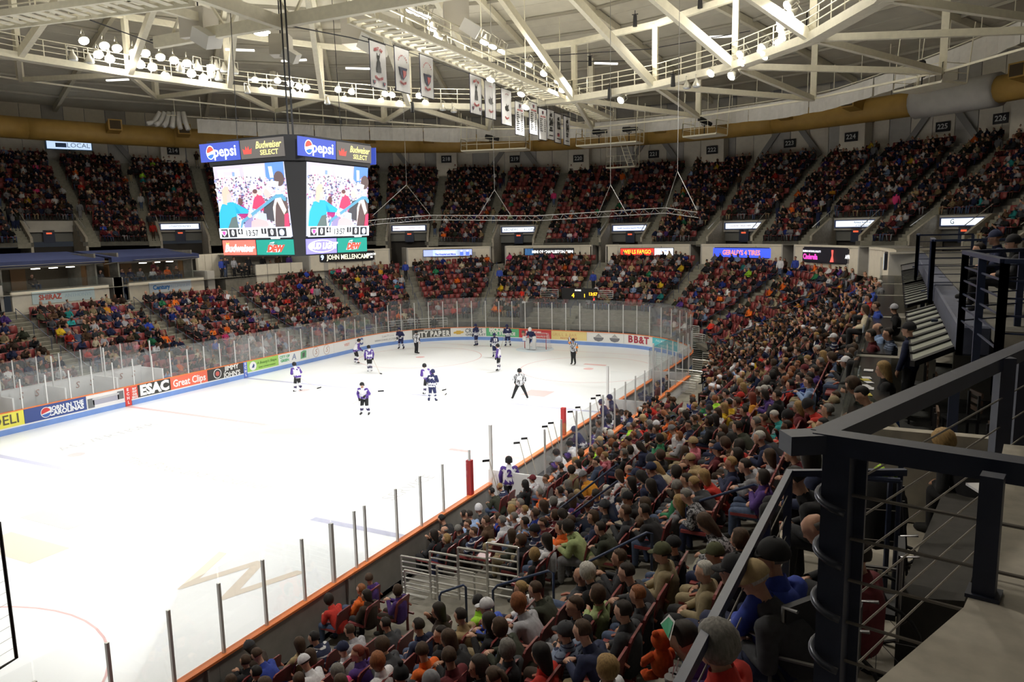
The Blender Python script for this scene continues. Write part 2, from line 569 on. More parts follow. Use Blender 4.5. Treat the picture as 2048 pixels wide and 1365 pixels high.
def pad(s0, s1, c, t):
    M = paint('pad_' + t, c, .5)
    p = wallstrip(MB(), s0, s1, -.015, .05, .02, 1.07, .5).build('line_pad', M, boards)
    for i, ch in enumerate('ECHL'):
        on_board(ch, .22, paint('pad_letter', (.85, .8, .8), .5), (s0 + s1) / 2, .92 - .24 * i, p, off=.02, bold=.01)
pad(20.62, 21.0, (.72, .06, .05), 'red')
pad(29.2, 29.5, (.12, .20, .62), 'blue')
for s0, s1 in ((0, 20.6), (21.02, 29.18), (29.52, S_N), (S_N, S_NE), (S_NE, S_E)):
    wallstrip(MB(), s0, s1, -.02, .06, .0, .27, .6).build('kick_strip', KICK, boards)
wallstrip(MB(), 0, S_E, .0, .07, .27, .34, .6).build('ledge_strip', WHITE, boards)
wallstrip(MB(), 0, S_E, -.03, .13, 1.06, 1.10, .6).build('cap_rail', CAP, boards)
BEN0, BEN1 = S_E + 20.7 - 12.6, S_E + 20.7 + 5.9      # benches, near side: y from 12.6 to -5.9
wallstrip(MB(), S_E, BEN0 + .1, -.03, .15, 1.06, 1.11, 2).build('cap_rail', CAP, boards)
wallstrip(MB(), BEN0 + .1, BEN1 - 1.2, -.03, .15, 1.06, 1.11, 2).build('cap_rail', CAP, boards)
wallstrip(MB(), BEN1, S_END + 3, -.03, .15, 1.06, 1.11, 2).build('cap_rail', CAP, boards)
wallstrip(MB(), S_END, S_END + 4, 0, .06, .02, 1.06, 2).build('board_panel', BACKB, boards)
# printed roundels and pictures on the adverts
def on_ad(i, fr, z, mbuild, M, name='emblem', off=.012):
    s0, s1 = ADS[i][0], ADS[i][1]
    s = s0 + (s1 - s0) * fr
    p, n = pos(s, -off)
    u = Vector((n.y, -n.x, 0))
    mm = Matrix((u, Vector((0, 0, 1)), -n)).transposed().to_4x4()
    mm.translation = Vector((p.x, p.y, z))
    o = mbuild.build(name, M, AD[i])
    o.matrix_basis = mm
    return o
def flat(pts, th=.004):
    return MB().prism(pts, -th, th)
def circ(r, n=20, sx=1., a0=0, a1=2 * pi, c=(0, 0)):
    return [(c[0] + r * sx * math.cos(a0 + (a1 - a0) * k / n), c[1] + r * math.sin(a0 + (a1 - a0) * k / n)) for k in range(n if a1 - a0 > 6.2 else n + 1)]
def cola(i, fr, z, r):
    on_ad(i, fr, z, flat(circ(r)), paint('white2', (.85, .85, .85)), off=.01)
    on_ad(i, fr, z, flat(circ(r * .88, 16, 1, rad(15), rad(195))), paint('ball_red', (.65, .05, .05)), off=.016)
    on_ad(i, fr, z, flat(circ(r * .88, 16, 1, rad(205), rad(350))), paint('ball_blue', (.05, .15, .5)), off=.016)
cola(1, .33, .68, .27)
on_ad(6, .26, .70, flat(circ(.31)), paint('white2', (.85, .85, .85)), off=.01)
on_ad(6, .26, .70, flat(circ(.26)), paint('jjblack', (.05, .05, .05)), off=.014)
on_ad(6, .26, .70, flat(circ(.15)), paint('jjred', (.6, .12, .1)), off=.018)
on_ad(7, .18, .68, flat(circ(.30)), paint('white2', (.85, .85, .85)), off=.01)
on_ad(7, .18, .68, flat([(-.12, -.1), (.05, .16), (.14, .05), (.08, -.12)]), paint('ad_navy', (.05, .08, .25)), off=.014)
on_ad(8, .82, .70, flat([(-.3, -.28), (.28, -.25), (.33, .25), (.05, .3), (-.25, .2)]), paint('ad_green', (.15, .4, .2)), off=.01)
on_ad(8, .82, .70, flat([(-.12, -.2), (.12, -.16), (.16, .16), (-.1, .12)]), paint('ad_dark', (.1, .12, .1)), off=.014)
for f in (.28, .70):
    on_ad(9, f, .68, MB().tube([(.32 * math.cos(a / 10 * pi), .36 * math.sin(a / 10 * pi), 0) for a in range(21)], .012, 4), paint('ad_brown', (.45, .25, .2)), off=.01)
on_ad(13, .22, .66, flat([(-.55, -.1), (-.18, -.1), (-.18, -.16), (.2, -.16), (.2, -.1), (.6, -.02), (.6, .1), (.2, .1), (.2, .16), (-.18, .16), (-.18, .1), (-.5, .02)]), paint('bowtie', (.70, .45, .08)), off=.01)
on_ad(15, .14, .68, flat(circ(.2, 12, .8)), paint('ad_face', (.5, .3, .22)), off=.01)
on_ad(15, .14, .74, flat(circ(.21, 10, .8, 0, pi)), paint('ad_dark', (.1, .12, .1)), off=.016)
for f in (.32, .75):
    on_ad(17, f, .62, flat([(-.42, -.05), (-.3, -.2), (0, -.28), (.3, -.2), (.42, -.05), (.42, .06), (-.42, .06)]), paint('ad_grey', (.2, .2, .22)), off=.01)
    on_ad(17, f, .72, flat([(-.28, 0), (0, .26), (.28, 0)]), paint('ad_grey2', (.4, .4, .4)), off=.014)
# the large grey plotter printed on the white advert
for x, w, z, h in ((-.86, .36, .62, .5), (.86, .36, .72, .44), (0, 1.5, .62, .26)):
    on_ad(2, .5, z, MB().box((x, 0, 0), (w, h, .01)), paint('plot%g' % w, (.16, .17, .18) if w < 1 else (.40, .40, .48)), off=.01)
on_ad(2, .5, .82, MB().box((0, 0, 0), (1.55, .09, .01)), paint('plotl', (.55, .56, .58)), off=.016)

# ------------------------------------------------------------------ glass around the rink
rg = T(empty('rink_glass'), 'tall clear safety glass on metal posts above the rink boards', 'glass barrier')
POST0 = MB().box((0, 0, 0), (.055, .055, 1)).mesh('glass_post', POSTM)
def gpost(s, z1, o=.05, w=1.):
    p, n = pos(s, o)
    c = obj('glass_post', POST0, rg, (p.x, p.y, (1.1 + z1) / 2), math.atan2(n.y, n.x))
    c.scale = (w, w, z1 - 1.1)
def pane(s0, s1, z1, o=.05, M=None):
    ss = srange(s0 + .02, s1 - .02, .7)
    mb = MB()
    vs = []
    for s in ss:
        for oo, z in ((o - .006, 1.1), (o + .006, 1.1), (o + .006, z1), (o - .006, z1)):
            vs.append(P(s, oo, z))
    fs = []
    for i in range(len(ss) - 1):
        a = 4 * i
        for k in range(4):
            l = (k + 1) % 4
            fs.append((a + k, a + l, a + l + 4, a + k + 4))
    fs += [(3, 2, 1, 0), (len(vs) - 4, len(vs) - 3, len(vs) - 2, len(vs) - 1)]
    mb.add(vs, fs)
    mb.build('glass_pane', M or GLASS, rg)
s = 3.0
while s < S_E + 8:                                        # west side, north end: pale posts
    hi = 3.35 if (S_NW + 3 < s < S_E - 3) else 2.57
    step = 1.22
    gpost(s, hi)
    pane(s, s + step, hi + .28)
    s += step
gpost(s, 2.4)
# near side, glass behind and in front of the benches
NP = [-7.2, -8.76, -9.93, -11.08, -12.4, -12.8, -13.65, -14.63, -15.8, -16.95, -18.1, -19.3, -20.5, -21.8]
for i, y in enumerate(NP):
    gpost(S_E + CY - y, 2.57, w=1. if y != -13.65 else 1.5)
    if i:
        pane(S_E + CY - NP[i - 1], S_E + CY - y, 2.9, M=GLASSN)
# ------------------------------------------------------------------ near side team benches
ben = T(empty('team_bench_enclosure'), 'team bench enclosure with white advert wall and clear back glass on the near boards', 'bench')
OB = 2.0
wallstrip(MB(), BEN0, BEN1, OB, OB + .07, .3, 1.35, 3).build('back_wall', WHITE, ben)
wallstrip(MB(), BEN0, BEN1, OB - .05, OB + .14, 1.35, 1.42, 3).build('cap_rail', CAP, ben)
wallstrip(MB(), BEN0, BEN1, OB + .09, OB + .16, .3, .62, 3).build('cap_rail', CAP, ben)
wallstrip(MB(), BEN0, BEN1, .1, OB, 0, .28, 3).build('bench_floor', DARK, ben)
wallstrip(MB(), BEN0 + .6, BEN0 + 6.6, 1.2, 1.55, .62, .70, 3).build('bench_seat', mat('bench_wood', (.35, .22, .12), .5), ben)
wallstrip(MB(), BEN0 + 8.0, BEN1 - 2.8, 1.2, 1.55, .62, .70, 3).build('bench_seat', MATS['bench_wood'], ben)
ns = int((BEN1 - BEN0) / 1.25)
for k in range(ns + 1):
    q = BEN0 + (BEN1 - BEN0) * k / ns
    p = P(q, OB + .03)
    MB().box((p.x, p.y, 2.25), (.05, .05, 1.7)).build('glass_post', POSTM, ben)
    if k < ns:
        pp = P(q + (BEN1 - BEN0) / ns / 2, OB + .03)
        MB().box((pp.x, pp.y, 2.2), (.012, (BEN1 - BEN0) / ns - .06, 1.55)).build('glass_pane', GLASSN, ben)
for q in (BEN0, BEN0 + 7.3, BEN1):
    p = P(q, 1.0)
    MB().box((p.x, p.y, .8), (2.0, .07, 1.5)).build('side_wall', WHITE, ben)
    MB().box((p.x + .1, p.y, 2.2), (1.7, .012, 1.3)).build('glass_pane', GLASSN, ben)
    p = P(q, OB)
    MB().box((p.x - 1.9, p.y, 2.05), (.09, .09, 2.0)).build('glass_post', POSTM, ben)
p = P(BEN1 - 1.1, OB + .08)
text('lettering', 'South', .62, BLACK, (p.x + .02, p.y + .2, .98), (0, 1, 0), (0, 0, 1), ben, bold=.02)
p = P(BEN1 - 6, OB + .08)
text('lettering', 'Southern Lumber', .5, BLACK, (p.x + .02, p.y, .98), (0, 1, 0), (0, 0, 1), ben, bold=.01)
RPAD = mat('pad_red', (.50, .03, .03), .55)
for px, py, zz in ((940, 962, 2.05), (1127, 850, 2.05)):
    q = on(0, HW + .02, px, py)
    T(MB().box((HW + .02, q.y, 1.65), (.17, .17, 1.15)).build('padded_post', RPAD), 'red padded post at the %s end of the team benches' % ('near' if py > 900 else 'far'), 'post')
# ------------------------------------------------------------------ penalty box across the ice
pb = T(empty('penalty_box'), 'white walled penalty box behind the far side glass', 'bench')
for z0, s0, s1 in ((.25, 14.8, 23.2),):
    wallstrip(MB(), s0, s1, 1.9, 1.98, z0, 1.75, 2).build('back_wall', WHITE, pb)
    wallstrip(MB(), s0, s1, 1.87, 2.02, 1.75, 1.80, 2).build('cap_rail', POSTM, pb)
    for q in (14.8, 17.4, 20.3, 23.2):
        p = P(q, 1.0)
        MB().box((p.x, p.y, .9), (1.9, .07, 1.6)).build('side_wall', WHITE, pb)
        MB().box((p.x, p.y, 2.5), (.06, .06, 1.6)).build('glass_post', POSTM, pb)
    for k in range(7):
        q = 14.8 + 1.2 * k
        p = P(q, 1.95)
        MB().box((p.x, p.y, 2.5), (.05, .05, 1.5)).build('glass_post', POSTM, pb)
        MB().box((p.x, p.y + .6, 2.5), (.012, 1.14, 1.4)).build('glass_pane', GLASS, pb)
    for q in (16.2, 17.0, 19.2, 20.0, 21.8, 22.6):
        p = P(q, 1.88)
        text('lettering', 'S', .5, paint('ad_brown', (.45, .25, .2)), (p.x + .02, p.y, 1.35), (0, 1, 0), (0, 0, 1), pb, bold=.0, shear=.2)

# ------------------------------------------------------------------ lower bowl
NR = 13
def rowo(k):
    return .95 + .80 * k
def rowz(k, s):
    e = endness(s)
    d = .80 * (k - 1)
    return .5 + .9 * e + d * (.385 + .035 * e) + .0105 * d * d
def s_at_y(y):
    return S_E + CY - y
AIS = [4.7, 12.7, 20.9, 28.9, 37.7, S_NW + 2.97, S_NW + 6.68, S_NW + 10.83, S_N + 4.95, S_NE + 2.37, S_NE + 6.38, S_NE + 10.38,
       s_at_y(17), s_at_y(8.2), s_at_y(.2), s_at_y(-8), s_at_y(-15.6)]
TER0, TER1 = 6.0, S_END + 4.6
ter = ST(empty('floor_lower_terrace'), 'stepped concrete terraces of the lower seating bowl')
for k in range(NR):
    ss = srange(TER0, TER1, 1.4)
    mb = MB()
    vs = []
    for s in ss:
        o = rowo(k)
        z = rowz(k, s)
        zp = rowz(k - 1, s) if k else 0.
        vs += [P(s, o - .4, zp - .02), P(s, o - .4, z), P(s, o + .41, z)]
    fs = []
    for i in range(len(ss) - 1):
        if k == 0 and (S_NW - 1 < ss[i] < S_E + 1 or BEN0 - 1.5 < ss[i] < BEN1 or ss[i] < 24):
            continue
        a = 3 * i
        fs += [(a, a + 1, a + 4, a + 3), (a + 1, a + 2, a + 5, a + 4)]
    mb.add(vs, fs)
    ST(mb.build('terrace_tread', CONC, ter))
def aisle_w(s, o):
    return 1.15
stairs = []
for ai, s in enumerate(AIS):
    if not TER0 < s < TER1:
        continue
    st = ST(empty('floor_aisle_stairs'))
    for k in range(1, NR):
        for h in (0, 1):
            z = rowz(k, s)
            zn = rowz(k + 1, s) if k < NR - 1 else z + .3
            zz = z + (zn - z) * .5 * h
            o = rowo(k) - .4 + .4 * h
            p, n = pos(s, o + .18)
            MB().box((p.x, p.y, zz - .24 + .012), (.40, .95, .5), math.atan2(n.y, n.x)).build('stair_step', STEP, st)
    stairs.append(st)
SIDE_E = lambda s: s > S_E - 1 or s < S_NW + 1

# ------------------------------------------------------------------ upper bowl
UR = 17
def ur(k):
    return 40.2 + .71 * k
def uz(k):
    return 7.95 + .45 * k
PORT = [163.5, 149, 134, 119.3, 104, 88.5, 73.5, 60, 48.5, 37]
UAIS = [a + d for a in PORT for d in (-3.75, 3.75)]
def in_portal(az, k, marg=0.):
    return k < 4 and any(abs(az - a) * pi / 180 * 42 < 1.95 + marg for a in PORT)
UA0, UA1 = 14., 206.
ute = ST(empty('floor_upper_terrace'), 'stepped concrete terraces of the upper seating bowl')
for k in range(UR):
    azs = srange(UA0, UA1, .75)
    mb = MB()
    for i in range(len(azs) - 1):
        a, b = azs[i], azs[i + 1]
        if in_portal((a + b) / 2, k):
            continue
        r = ur(k)
        zp, z = (uz(k - 1) if k else 7.6), uz(k)
        mb.quad(U(a, r - .36, zp), U(b, r - .36, zp), U(b, r - .36, z), U(a, r - .36, z))
        mb.quad(U(a, r - .36, z), U(b, r - .36, z), U(b, r + .36, z), U(a, r + .36, z))
    ST(mb.build('terrace_tread', CONC2, ute))
for a in UAIS:
    st = ST(empty('floor_upper_stairs'))
    mb = MB()
    for k in range(UR):
        for h in (0, 1):
            z = uz(k) + .225 * h
            p = U(a, ur(k) - .36 + .36 * h + .16, z)
            mb.box((p.x, p.y, p.z - .22), (.36, .95, .46), rad(a))
    mb.build('stair_step', STEP, st)['kind'] = 'stuff'
# ------------------------------------------------------------------ concourse walls between the two bowls
OW = 11.25
def s_of_px(px, o, z, lo=8, hi=S_E + 10):
    best, s = (1e9, 0), lo
    while s < hi:
        q = proj(P(s, o, z))
        if abs(q[0] - px) < best[0]:
            best = (abs(q[0] - px), s)
        s += .1
    return best[1]
def wall_z0(s):
    return rowz(NR - 1, s) - .05
wn = 0
JOINT = mat('panel_joint', (.25, .24, .22), .8)
def concourse_wall(name, s0, s1, o, ztop, pw=1.2, z0=None, slots=True):
    root = ST(empty(name))
    n = max(1, int(round((s1 - s0) / pw)))
    zb = z0 if z0 is not None else min(wall_z0(s0), wall_z0(s1)) - .3
    wallstrip(MB(), s0, s1, o + .05, o + .3, zb, ztop - .04, 1).build('wall_core', JOINT, root)
    for k in range(n):
        a, b = s0 + (s1 - s0) * k / n, s0 + (s1 - s0) * (k + 1) / n
        wallstrip(MB(), a + .012, b - .012, o, o + .06, zb, ztop - .16, .7).build('panel', WALLP, root)
    wallstrip(MB(), s0, s1, o - .03, o + .32, ztop - .14, ztop, 1).build('coping', WALLP, root)
    if slots:
        for f in (.2, .8):
            a = s0 + (s1 - s0) * f
            wallstrip(MB(), a - .09, a + .09, o - .02, o + .05, zb + .2, ztop - .55, 1).build('slot', WALLD, root)
    for a, sg in ((s0, -1), (s1, 1)):
        p, nn = pos(a, o + 1.6)
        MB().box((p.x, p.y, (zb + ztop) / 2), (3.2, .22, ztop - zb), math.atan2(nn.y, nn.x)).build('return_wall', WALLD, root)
    return root
SEG = []
segs = [(622, 776), (815, 978), (1012, 1183), (1213, 1379), (1405, 1561), (1588, 1716), (1738, 1806)]
for i, (a, b) in enumerate(segs):
    s0, s1 = s_of_px(a, OW, 7.0), s_of_px(b, OW, 7.0)
    if i == 6:
        s1 = s0 + 6
    SEG.append((s0, s1))
    concourse_wall('wall_concourse', s0, s1, OW, 7.72)
# concourse floor, slab and dark back wall
def ring_to_circle(mb, s0, s1, o, r, z, dz=.0, step=1.2):
    ss = srange(s0, s1, step)
    for i in range(len(ss) - 1):
        qs = []
        for s in (ss[i], ss[i + 1]):
            p = P(s, o, z)
            a = math.degrees(math.atan2(p.y - BC.y, p.x - BC.x))
            c = BC + rnd_dir(rad(a)) * r
            qs.append((p, Vector((c.x, c.y, z + dz))))
        mb.quad(qs[0][0], qs[1][0], qs[1][1], qs[0][1])
    return mb
mb = MB()
ring_to_circle(mb, 6, S_E + 26, OW - .4, 47, 5.86)
ST(mb.build('floor_concourse', CONC))
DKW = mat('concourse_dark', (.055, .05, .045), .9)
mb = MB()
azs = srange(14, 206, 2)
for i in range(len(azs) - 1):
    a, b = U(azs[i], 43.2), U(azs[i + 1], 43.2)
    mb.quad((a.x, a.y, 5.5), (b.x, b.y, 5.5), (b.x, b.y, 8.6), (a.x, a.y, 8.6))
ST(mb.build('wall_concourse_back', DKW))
def slab_ok(s):
    p = P(s, OW)
    az = math.degrees(math.atan2(p.y - BC.y, p.x - BC.x)) % 360
    return not any(abs(az - a) * pi / 180 * 40 < 1.5 for a in PORT)
ss = srange(8, S_E + 4, .5)
mb = MB()
for i in range(len(ss) - 1):
    if slab_ok((ss[i] + ss[i + 1]) / 2):
        ring_to_circle(mb, ss[i], ss[i + 1], OW + .02, 39.9, 7.66)
ST(mb.build('floor_upper_slab', CONC))

# portals let into the upper bowl, each with a lit sign over the opening
sign_defs = {
    163.5: None,
    149: ('white', (.80, .86, .95), [('LOWCOUNTRY', (.35, .38, .6), .3, 0)]),
    134: None,
    119.3: ('white', (.85, .86, .9), [('Lewis', (.5, .1, .15), .34, -1.3), ('CONTRACTORS', (.4, .4, .45), .22, .5)]),
    104: ('white', (.82, .88, .95), [('ABCNEWS', (.12, .2, .35), .36, -.75), ('4.COM', (.15, .25, .5), .36, 1.1)]),
    88.5: ('white', (.72, .80, 1.0), [('South Carolina Sports Medicine', (.15, .18, .45), .24, .15)]),
    73.5: ('white', (.78, .86, .95), [('COUNTRY WEATHER CLUB', (.6, .25, .25), .24, 0)]),
    60: ('white', (.80, .88, .98), [('Airway Inn of all', (.1, .15, .3), .24, .6), ('at International', (.1, .15, .3), .2, .6)]),
    48.5: ('white', (.80, .88, .98), [('G', (.05, .1, .1), .5, -.8)]),
    37: None}
for ai, az in enumerate(PORT):
    po = ST(empty('wall_portal'))
    n = rnd_dir(rad(az))
    t = Vector((-n.y, n.x, 0))
    c0 = U(az, 42.7)
    lz = c0.z
    hw = 1.95
    A = rad(az)
    q = c0 + Vector((0, 0, 9.15))
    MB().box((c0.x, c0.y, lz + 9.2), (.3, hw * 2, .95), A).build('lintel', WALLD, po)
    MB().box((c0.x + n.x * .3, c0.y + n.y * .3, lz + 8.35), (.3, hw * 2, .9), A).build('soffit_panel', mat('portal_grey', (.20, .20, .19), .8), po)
    for sg in (-1, 1):
        b = c0 + t * (hw + .1) * sg - n * 1.5
        # sloping parapet beside the opening
        pts = []
        vs = []
        for oo in (-.1, .1):
            for (rr, zz) in ((39.8, 5.9), (43.0, 5.9), (43.0, 9.75), (42.2, 9.7), (39.8, 8.35)):
                w = U(az, rr)
                w = w + t * ((hw + .1) * sg + oo)
                vs.append((w.x, w.y, zz + lift(w.x)))
        f = [(0, 1, 2, 3, 4), (9, 8, 7, 6, 5)] + [(i, i + 5, (i + 1) % 5 + 5, (i + 1) % 5) for i in range(5)]
        MB().add(vs, f).build('side_wall', CONCW, po)
        r0, r1 = U(az, 39.9) + t * (hw + .1) * sg, U(az, 42.3) + t * (hw + .1) * sg
        MB().tube([(r0.x, r0.y, 9.0 + lz), (r1.x, r1.y, 10.3 + lz)], .03).build('handrail', CHROME, po)
    MB().box((c0.x - n.x * .12, c0.y - n.y * .12, lz + 8.35), (.06, .9, 1.1), A).build('door_leaf', NAVY, po)
    MB().box((c0.x - n.x * .2, c0.y - n.y * .2, lz + 8.62), (.04, .42, .14), A).build('exit_sign', led('exit', (.8, .12, .05), .6), po)
    d = sign_defs[az]
    if d:
        # shallow light box with lettering
        w = c0 - n * .26
        sg = T(MB().box((0, 0, 0), (.12, 3.6, .62)).build('portal_sign', [paint('sign_frame', (.08, .12, .3))], None, loc=(w.x, w.y, lz + 9.22), rz=A), 'lit white sign with small lettering over the upper stand opening, ' + ['', 'far left', '', 'just right of the scoreboard', 'second right of the scoreboard', 'under the hanging truss', 'fourth from the scoreboard', 'fifth from the scoreboard', 'rightmost, half hidden by spectators', ''][ai], 'sign', 'lit signs over the upper stand openings')
        MB().box((-.07, 0, 0), (.02, 3.3, .46)).build('lit_face', led('portal_%d' % ai, d[1], .85), sg)
        for (tx, tc, sz, du) in d[2]:
            zz = lz + 9.22 + (-.13 if tx.startswith('at') else (.1 if tx.startswith('Airway') else 0))
            pp = w - n * .085 + Vector((-t.x, -t.y, 0)) * du
            o = text('lettering', tx, sz, paint('slet%d' % ai, tc), (pp.x, pp.y, zz), (n.y, -n.x, 0), (0, 0, 1), sg, sx=.9)

# ------------------------------------------------------------------ outer wall above the upper bowl
WR = 52.7
wo = ST(empty('wall_outer'), 'white panelled wall behind the top row of the upper bowl')
NS = {214: 147.6, 216: 131.5, 218: 115.1, 219: 106.7, 220: 98.3, 221: 89.5, 222: 82.0, 223: 74.0, 224: 66.8, 225: 59.0, 226: 53.0}
azs = srange(14, 206, 2.)
for i in range(len(azs) - 1):
    a, b = azs[i] + .03, azs[i + 1] - .03
    A, B = U(a, WR), U(b, WR)
    A2, B2 = U(a, WR + .2), U(b, WR + .2)
    vs = [(p.x, p.y, z + p.z) for z in (14.6, 22.2) for p in (A, B, B2, A2)]
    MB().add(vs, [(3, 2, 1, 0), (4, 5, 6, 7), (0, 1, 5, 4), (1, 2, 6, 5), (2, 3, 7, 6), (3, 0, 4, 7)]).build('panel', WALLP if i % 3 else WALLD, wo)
PIL = [115.1, 98.3, 82.0, 66.8, 147.6, 131.5, 51.0]
for az in PIL:
    p = U(az, WR - .9)
    MB().box((p.x, p.y, p.z + 16.4), (1.4, 2.3, 3.4), rad(az)).build('pilaster', WALLP, wo)
    MB().box((p.x, p.y, p.z + 18.15), (1.5, 2.6, .12), rad(az)).build('pilaster_cap', DARK, wo)
for az in (106.7, 89.5, 74.0, 59.0, 123, 139.5, 155, 44):
    for sg in (-1, 1):
        a, b = U(az + sg * .9, WR - .3, 18.6), U(az + sg * 3.3, WR - .3, 15.6)
        MB().bar(a, b, .5, .18, up=rnd_dir(rad(az))).build('brace', mat('brace_grey', (.32, .31, .29), .8), wo)
NUMW = paint('num_white', (.62, .64, .62))
for n_, az in NS.items():
    r = WR - 1.72 if n_ % 2 == 0 else WR - .12
    p = U(az, r, 16.85 if n_ % 2 == 0 else 17.0)
    nn = rnd_dir(rad(az))
    sg = T(MB().box((0, 0, 0), (.08, 1.15, .78)).build('section_sign', BLACK, None, loc=p, rz=rad(az)), 'black section number plate reading two %s on the outer wall' % {214: 'fourteen', 216: 'sixteen', 218: 'eighteen', 219: 'nineteen', 220: 'twenty', 221: 'twenty-one', 222: 'twenty-two', 223: 'twenty-three', 224: 'twenty-four', 225: 'twenty-five', 226: 'twenty-six'}[n_], 'sign', 'section number plates')
    q = p - nn * .05
    text('lettering', str(n_), .58, NUMW, q, (nn.y, -nn.x, 0), (0, 0, 1), sg, bold=.012)

# ------------------------------------------------------------------ roof
def roofz(r):
    return 28.0 - 6.0 * (r / 53.) ** 1.35
ce = ST(empty('ceiling'), 'cream domed roof with deck panels, purlins and radial steel ribs')
NSEC = 24
PH = 7.
redge = [1.2, 6, 10.5, 14.5, 18.5, 22.5, 26.5, 30.5, 34.5, 38.5, 43, 48, 53.4]
for j in range(len(redge) - 1):
    r0, r1 = redge[j] + .03, redge[j + 1] - .03
    h = rad(360 / NSEC / 2) - .05 / r1
    mb = MB()
    vs = []
    for dz in (0, .12):
        for r, sg in ((r0, -1), (r1, -1), (r1, 1), (r0, 1)):
            vs.append((r * math.cos(h * sg), r * math.sin(h * sg), roofz(r) + dz))
    mb.add(vs, [(0, 1, 2, 3), (7, 6, 5, 4), (0, 4, 5, 1), (1, 5, 6, 2), (2, 6, 7, 3), (3, 7, 4, 0)])
    me = mb.mesh('roof_panel', CEILM)
    for k in range(NSEC):
        obj('roof_panel', me, ce, (0, 0, 0), rad(PH + 360 / NSEC * (k + .5)))
ringv = lambda r, k, z: Vector((r * math.cos(rad(PH + 15 * k)), r * math.sin(rad(PH + 15 * k)), z))
def L(v):
    return Vector((v.x, v.y, v.z + .11 * max(0, -v.x - 5)))
for j, r in enumerate([4, 8, 12.5, 16.5, 20.5, 24.5, 28.5, 32.5, 36.5, 40.5, 45, 49.5]):
    mb = MB()
    for k in range(NSEC):
        mb.bar(ringv(r, k, roofz(r) - .16), ringv(r, k + 1, roofz(r) - .16), .09, .2)
    mb.build('purlin', mat('purlin', (.45, .42, .35), .8), ce)
rib = MB()
for a, b in ((1.5, 9), (9, 17), (17, 25.5), (25.5, 34), (34, 43), (43, 53)):
    rib.bar((a, 0, roofz(a) - .35), (b, 0, roofz(b) - .35), .3, .5)
ribm = rib.mesh('rafter', STEEL)
for k in range(NSEC):
    obj('rafter', ribm, ce, (0, 0, 0), rad(PH + 15 * k))
RZ, RR, RO = 18.45, 25.5, 37.2
TZ = 22.3
for k in range(NSEC):
    a, b = L(ringv(RR, k, RZ)), L(ringv(RR, k + 1, RZ))
    MB().bar(a, b, .75, .42).build('ring_beam', STEEL, ce)
    ta, tb = L(ringv(RR, k, TZ)), L(ringv(RR, k + 1, TZ))
    MB().bar(ta, tb, .3, .38).build('ring_chord', STEEL, ce)
    MB().bar(a, ta, .34, .34).build('ring_post', STEEL, ce)
    oa, ob = L(ringv(RO, k + .5, 18.0)), L(ringv(RO, k + 1.5, 18.0))
    if True:
        MB().bar(a, oa, .26, .34).build('bottom_strut', STEEL, ce)
        MB().bar(b, oa, .26, .34).build('bottom_strut', STEEL, ce)
        MB().bar(oa, Vector((oa.x, oa.y, roofz(RO) - .5)), .4, .4).build('outer_post', STEEL, ce)
        mb = MB()
        mb.bar(oa, ob, .09, .12)
        mb.build('outer_tie', STEEL, ce)
    ti = ringv(10.8, k, roofz(10.8) - .6)
    MB().bar(a, ti, .34, .5).build('main_diagonal', STEEL, ce)
# railings on the ring walkway
def railing(mb, a, b, h=1.05, n=4, r=.03, mid=2, mi=0):
    a, b = Vector(a), Vector(b)
    for i in range(n + 1):
        p = a.lerp(b, i / n)
        mb.bar(p, p + Vector((0, 0, h)), r * 1.6, r * 1.6, mi)
    for j in range(mid + 1):
        z = h * (j + 1) / (mid + 1)
        mb.bar(a + Vector((0, 0, z)), b + Vector((0, 0, z)), r * 1.6, r * 1.6, mi)
    return mb
for k in range(NSEC):
    a, b = L(ringv(RR - .35, k, RZ + .2)), L(ringv(RR - .35, k + 1, RZ + .2))
    railing(MB(), a, b, n=5).build('walkway_railing', STEEL, ce)
# straight catwalks from the centre
def catwalk(a, b, w, label):
    root = T(empty('catwalk'), label, 'catwalk')
    a, b = Vector(a), Vector(b)
    d = (b - a).normalized()
    t = Vector((-d.y, d.x, 0)) * w / 2
    n = int((b - a).length / 2.2)
    for sg in (-1, 1):
        MB().bar(a + t * sg, b + t * sg, .14, .28).build('side_beam', STEEL, root)
        railing(MB(), a + t * sg + Vector((0, 0, .19)), b + t * sg + Vector((0, 0, .19)), n=n).build('railing', STEEL, root)
    g = MB()
    for i in range(n * 3):
        p = a.lerp(b, (i + .5) / (n * 3))
        g.bar(p - t, p + t, .34, .05)
    g.build('deck', STEEL, root)
    for i in range(0, n, 3):
        p = a.lerp(b, i / n)
        MB().bar(p + t, Vector((p.x + t.x, p.y + t.y, 25)), .05, .05).build('hanger', STEEL, root)
    return root
catwalk((3.2, 1.5, 18.62), (1.6, 37, 18.55), 1.55, 'cream catwalk running from the roof centre to the far curtain')
catwalk((-1.5, -4.2, 18.75), (-24.5, -6.8, 19.3), 1.6, 'cream catwalk crossing the top left corner of the view')
mb = MB()
mb.bar((-9, .6, 18.9), (9, .6, 18.7), .3, .55)
mb.bar((-.6, -9, 18.9), (-.6, .6, 18.7), .3, .55)
mb.bar((-9, -3.4, 19.6), (9, -3.4, 19.6), .22, .4)
mb.bar((-5.6, -9, 19.6), (-5.6, .6, 19.6), .22, .4)
for i in range(5):
    mb.bar((-8 + 4 * i, .6, 18.8), (-6 + 4 * i, .6, 21.5), .1, .1)
    mb.bar((-6 + 4 * i, .6, 21.5), (-4 + 4 * i, .6, 18.8), .1, .1)
mb.bar((-9, .6, 21.5), (9, .6, 21.5), .16, .2)
T(mb.build('rigging_grid', STEEL), 'cream steel rigging frame above the scoreboard', 'truss')

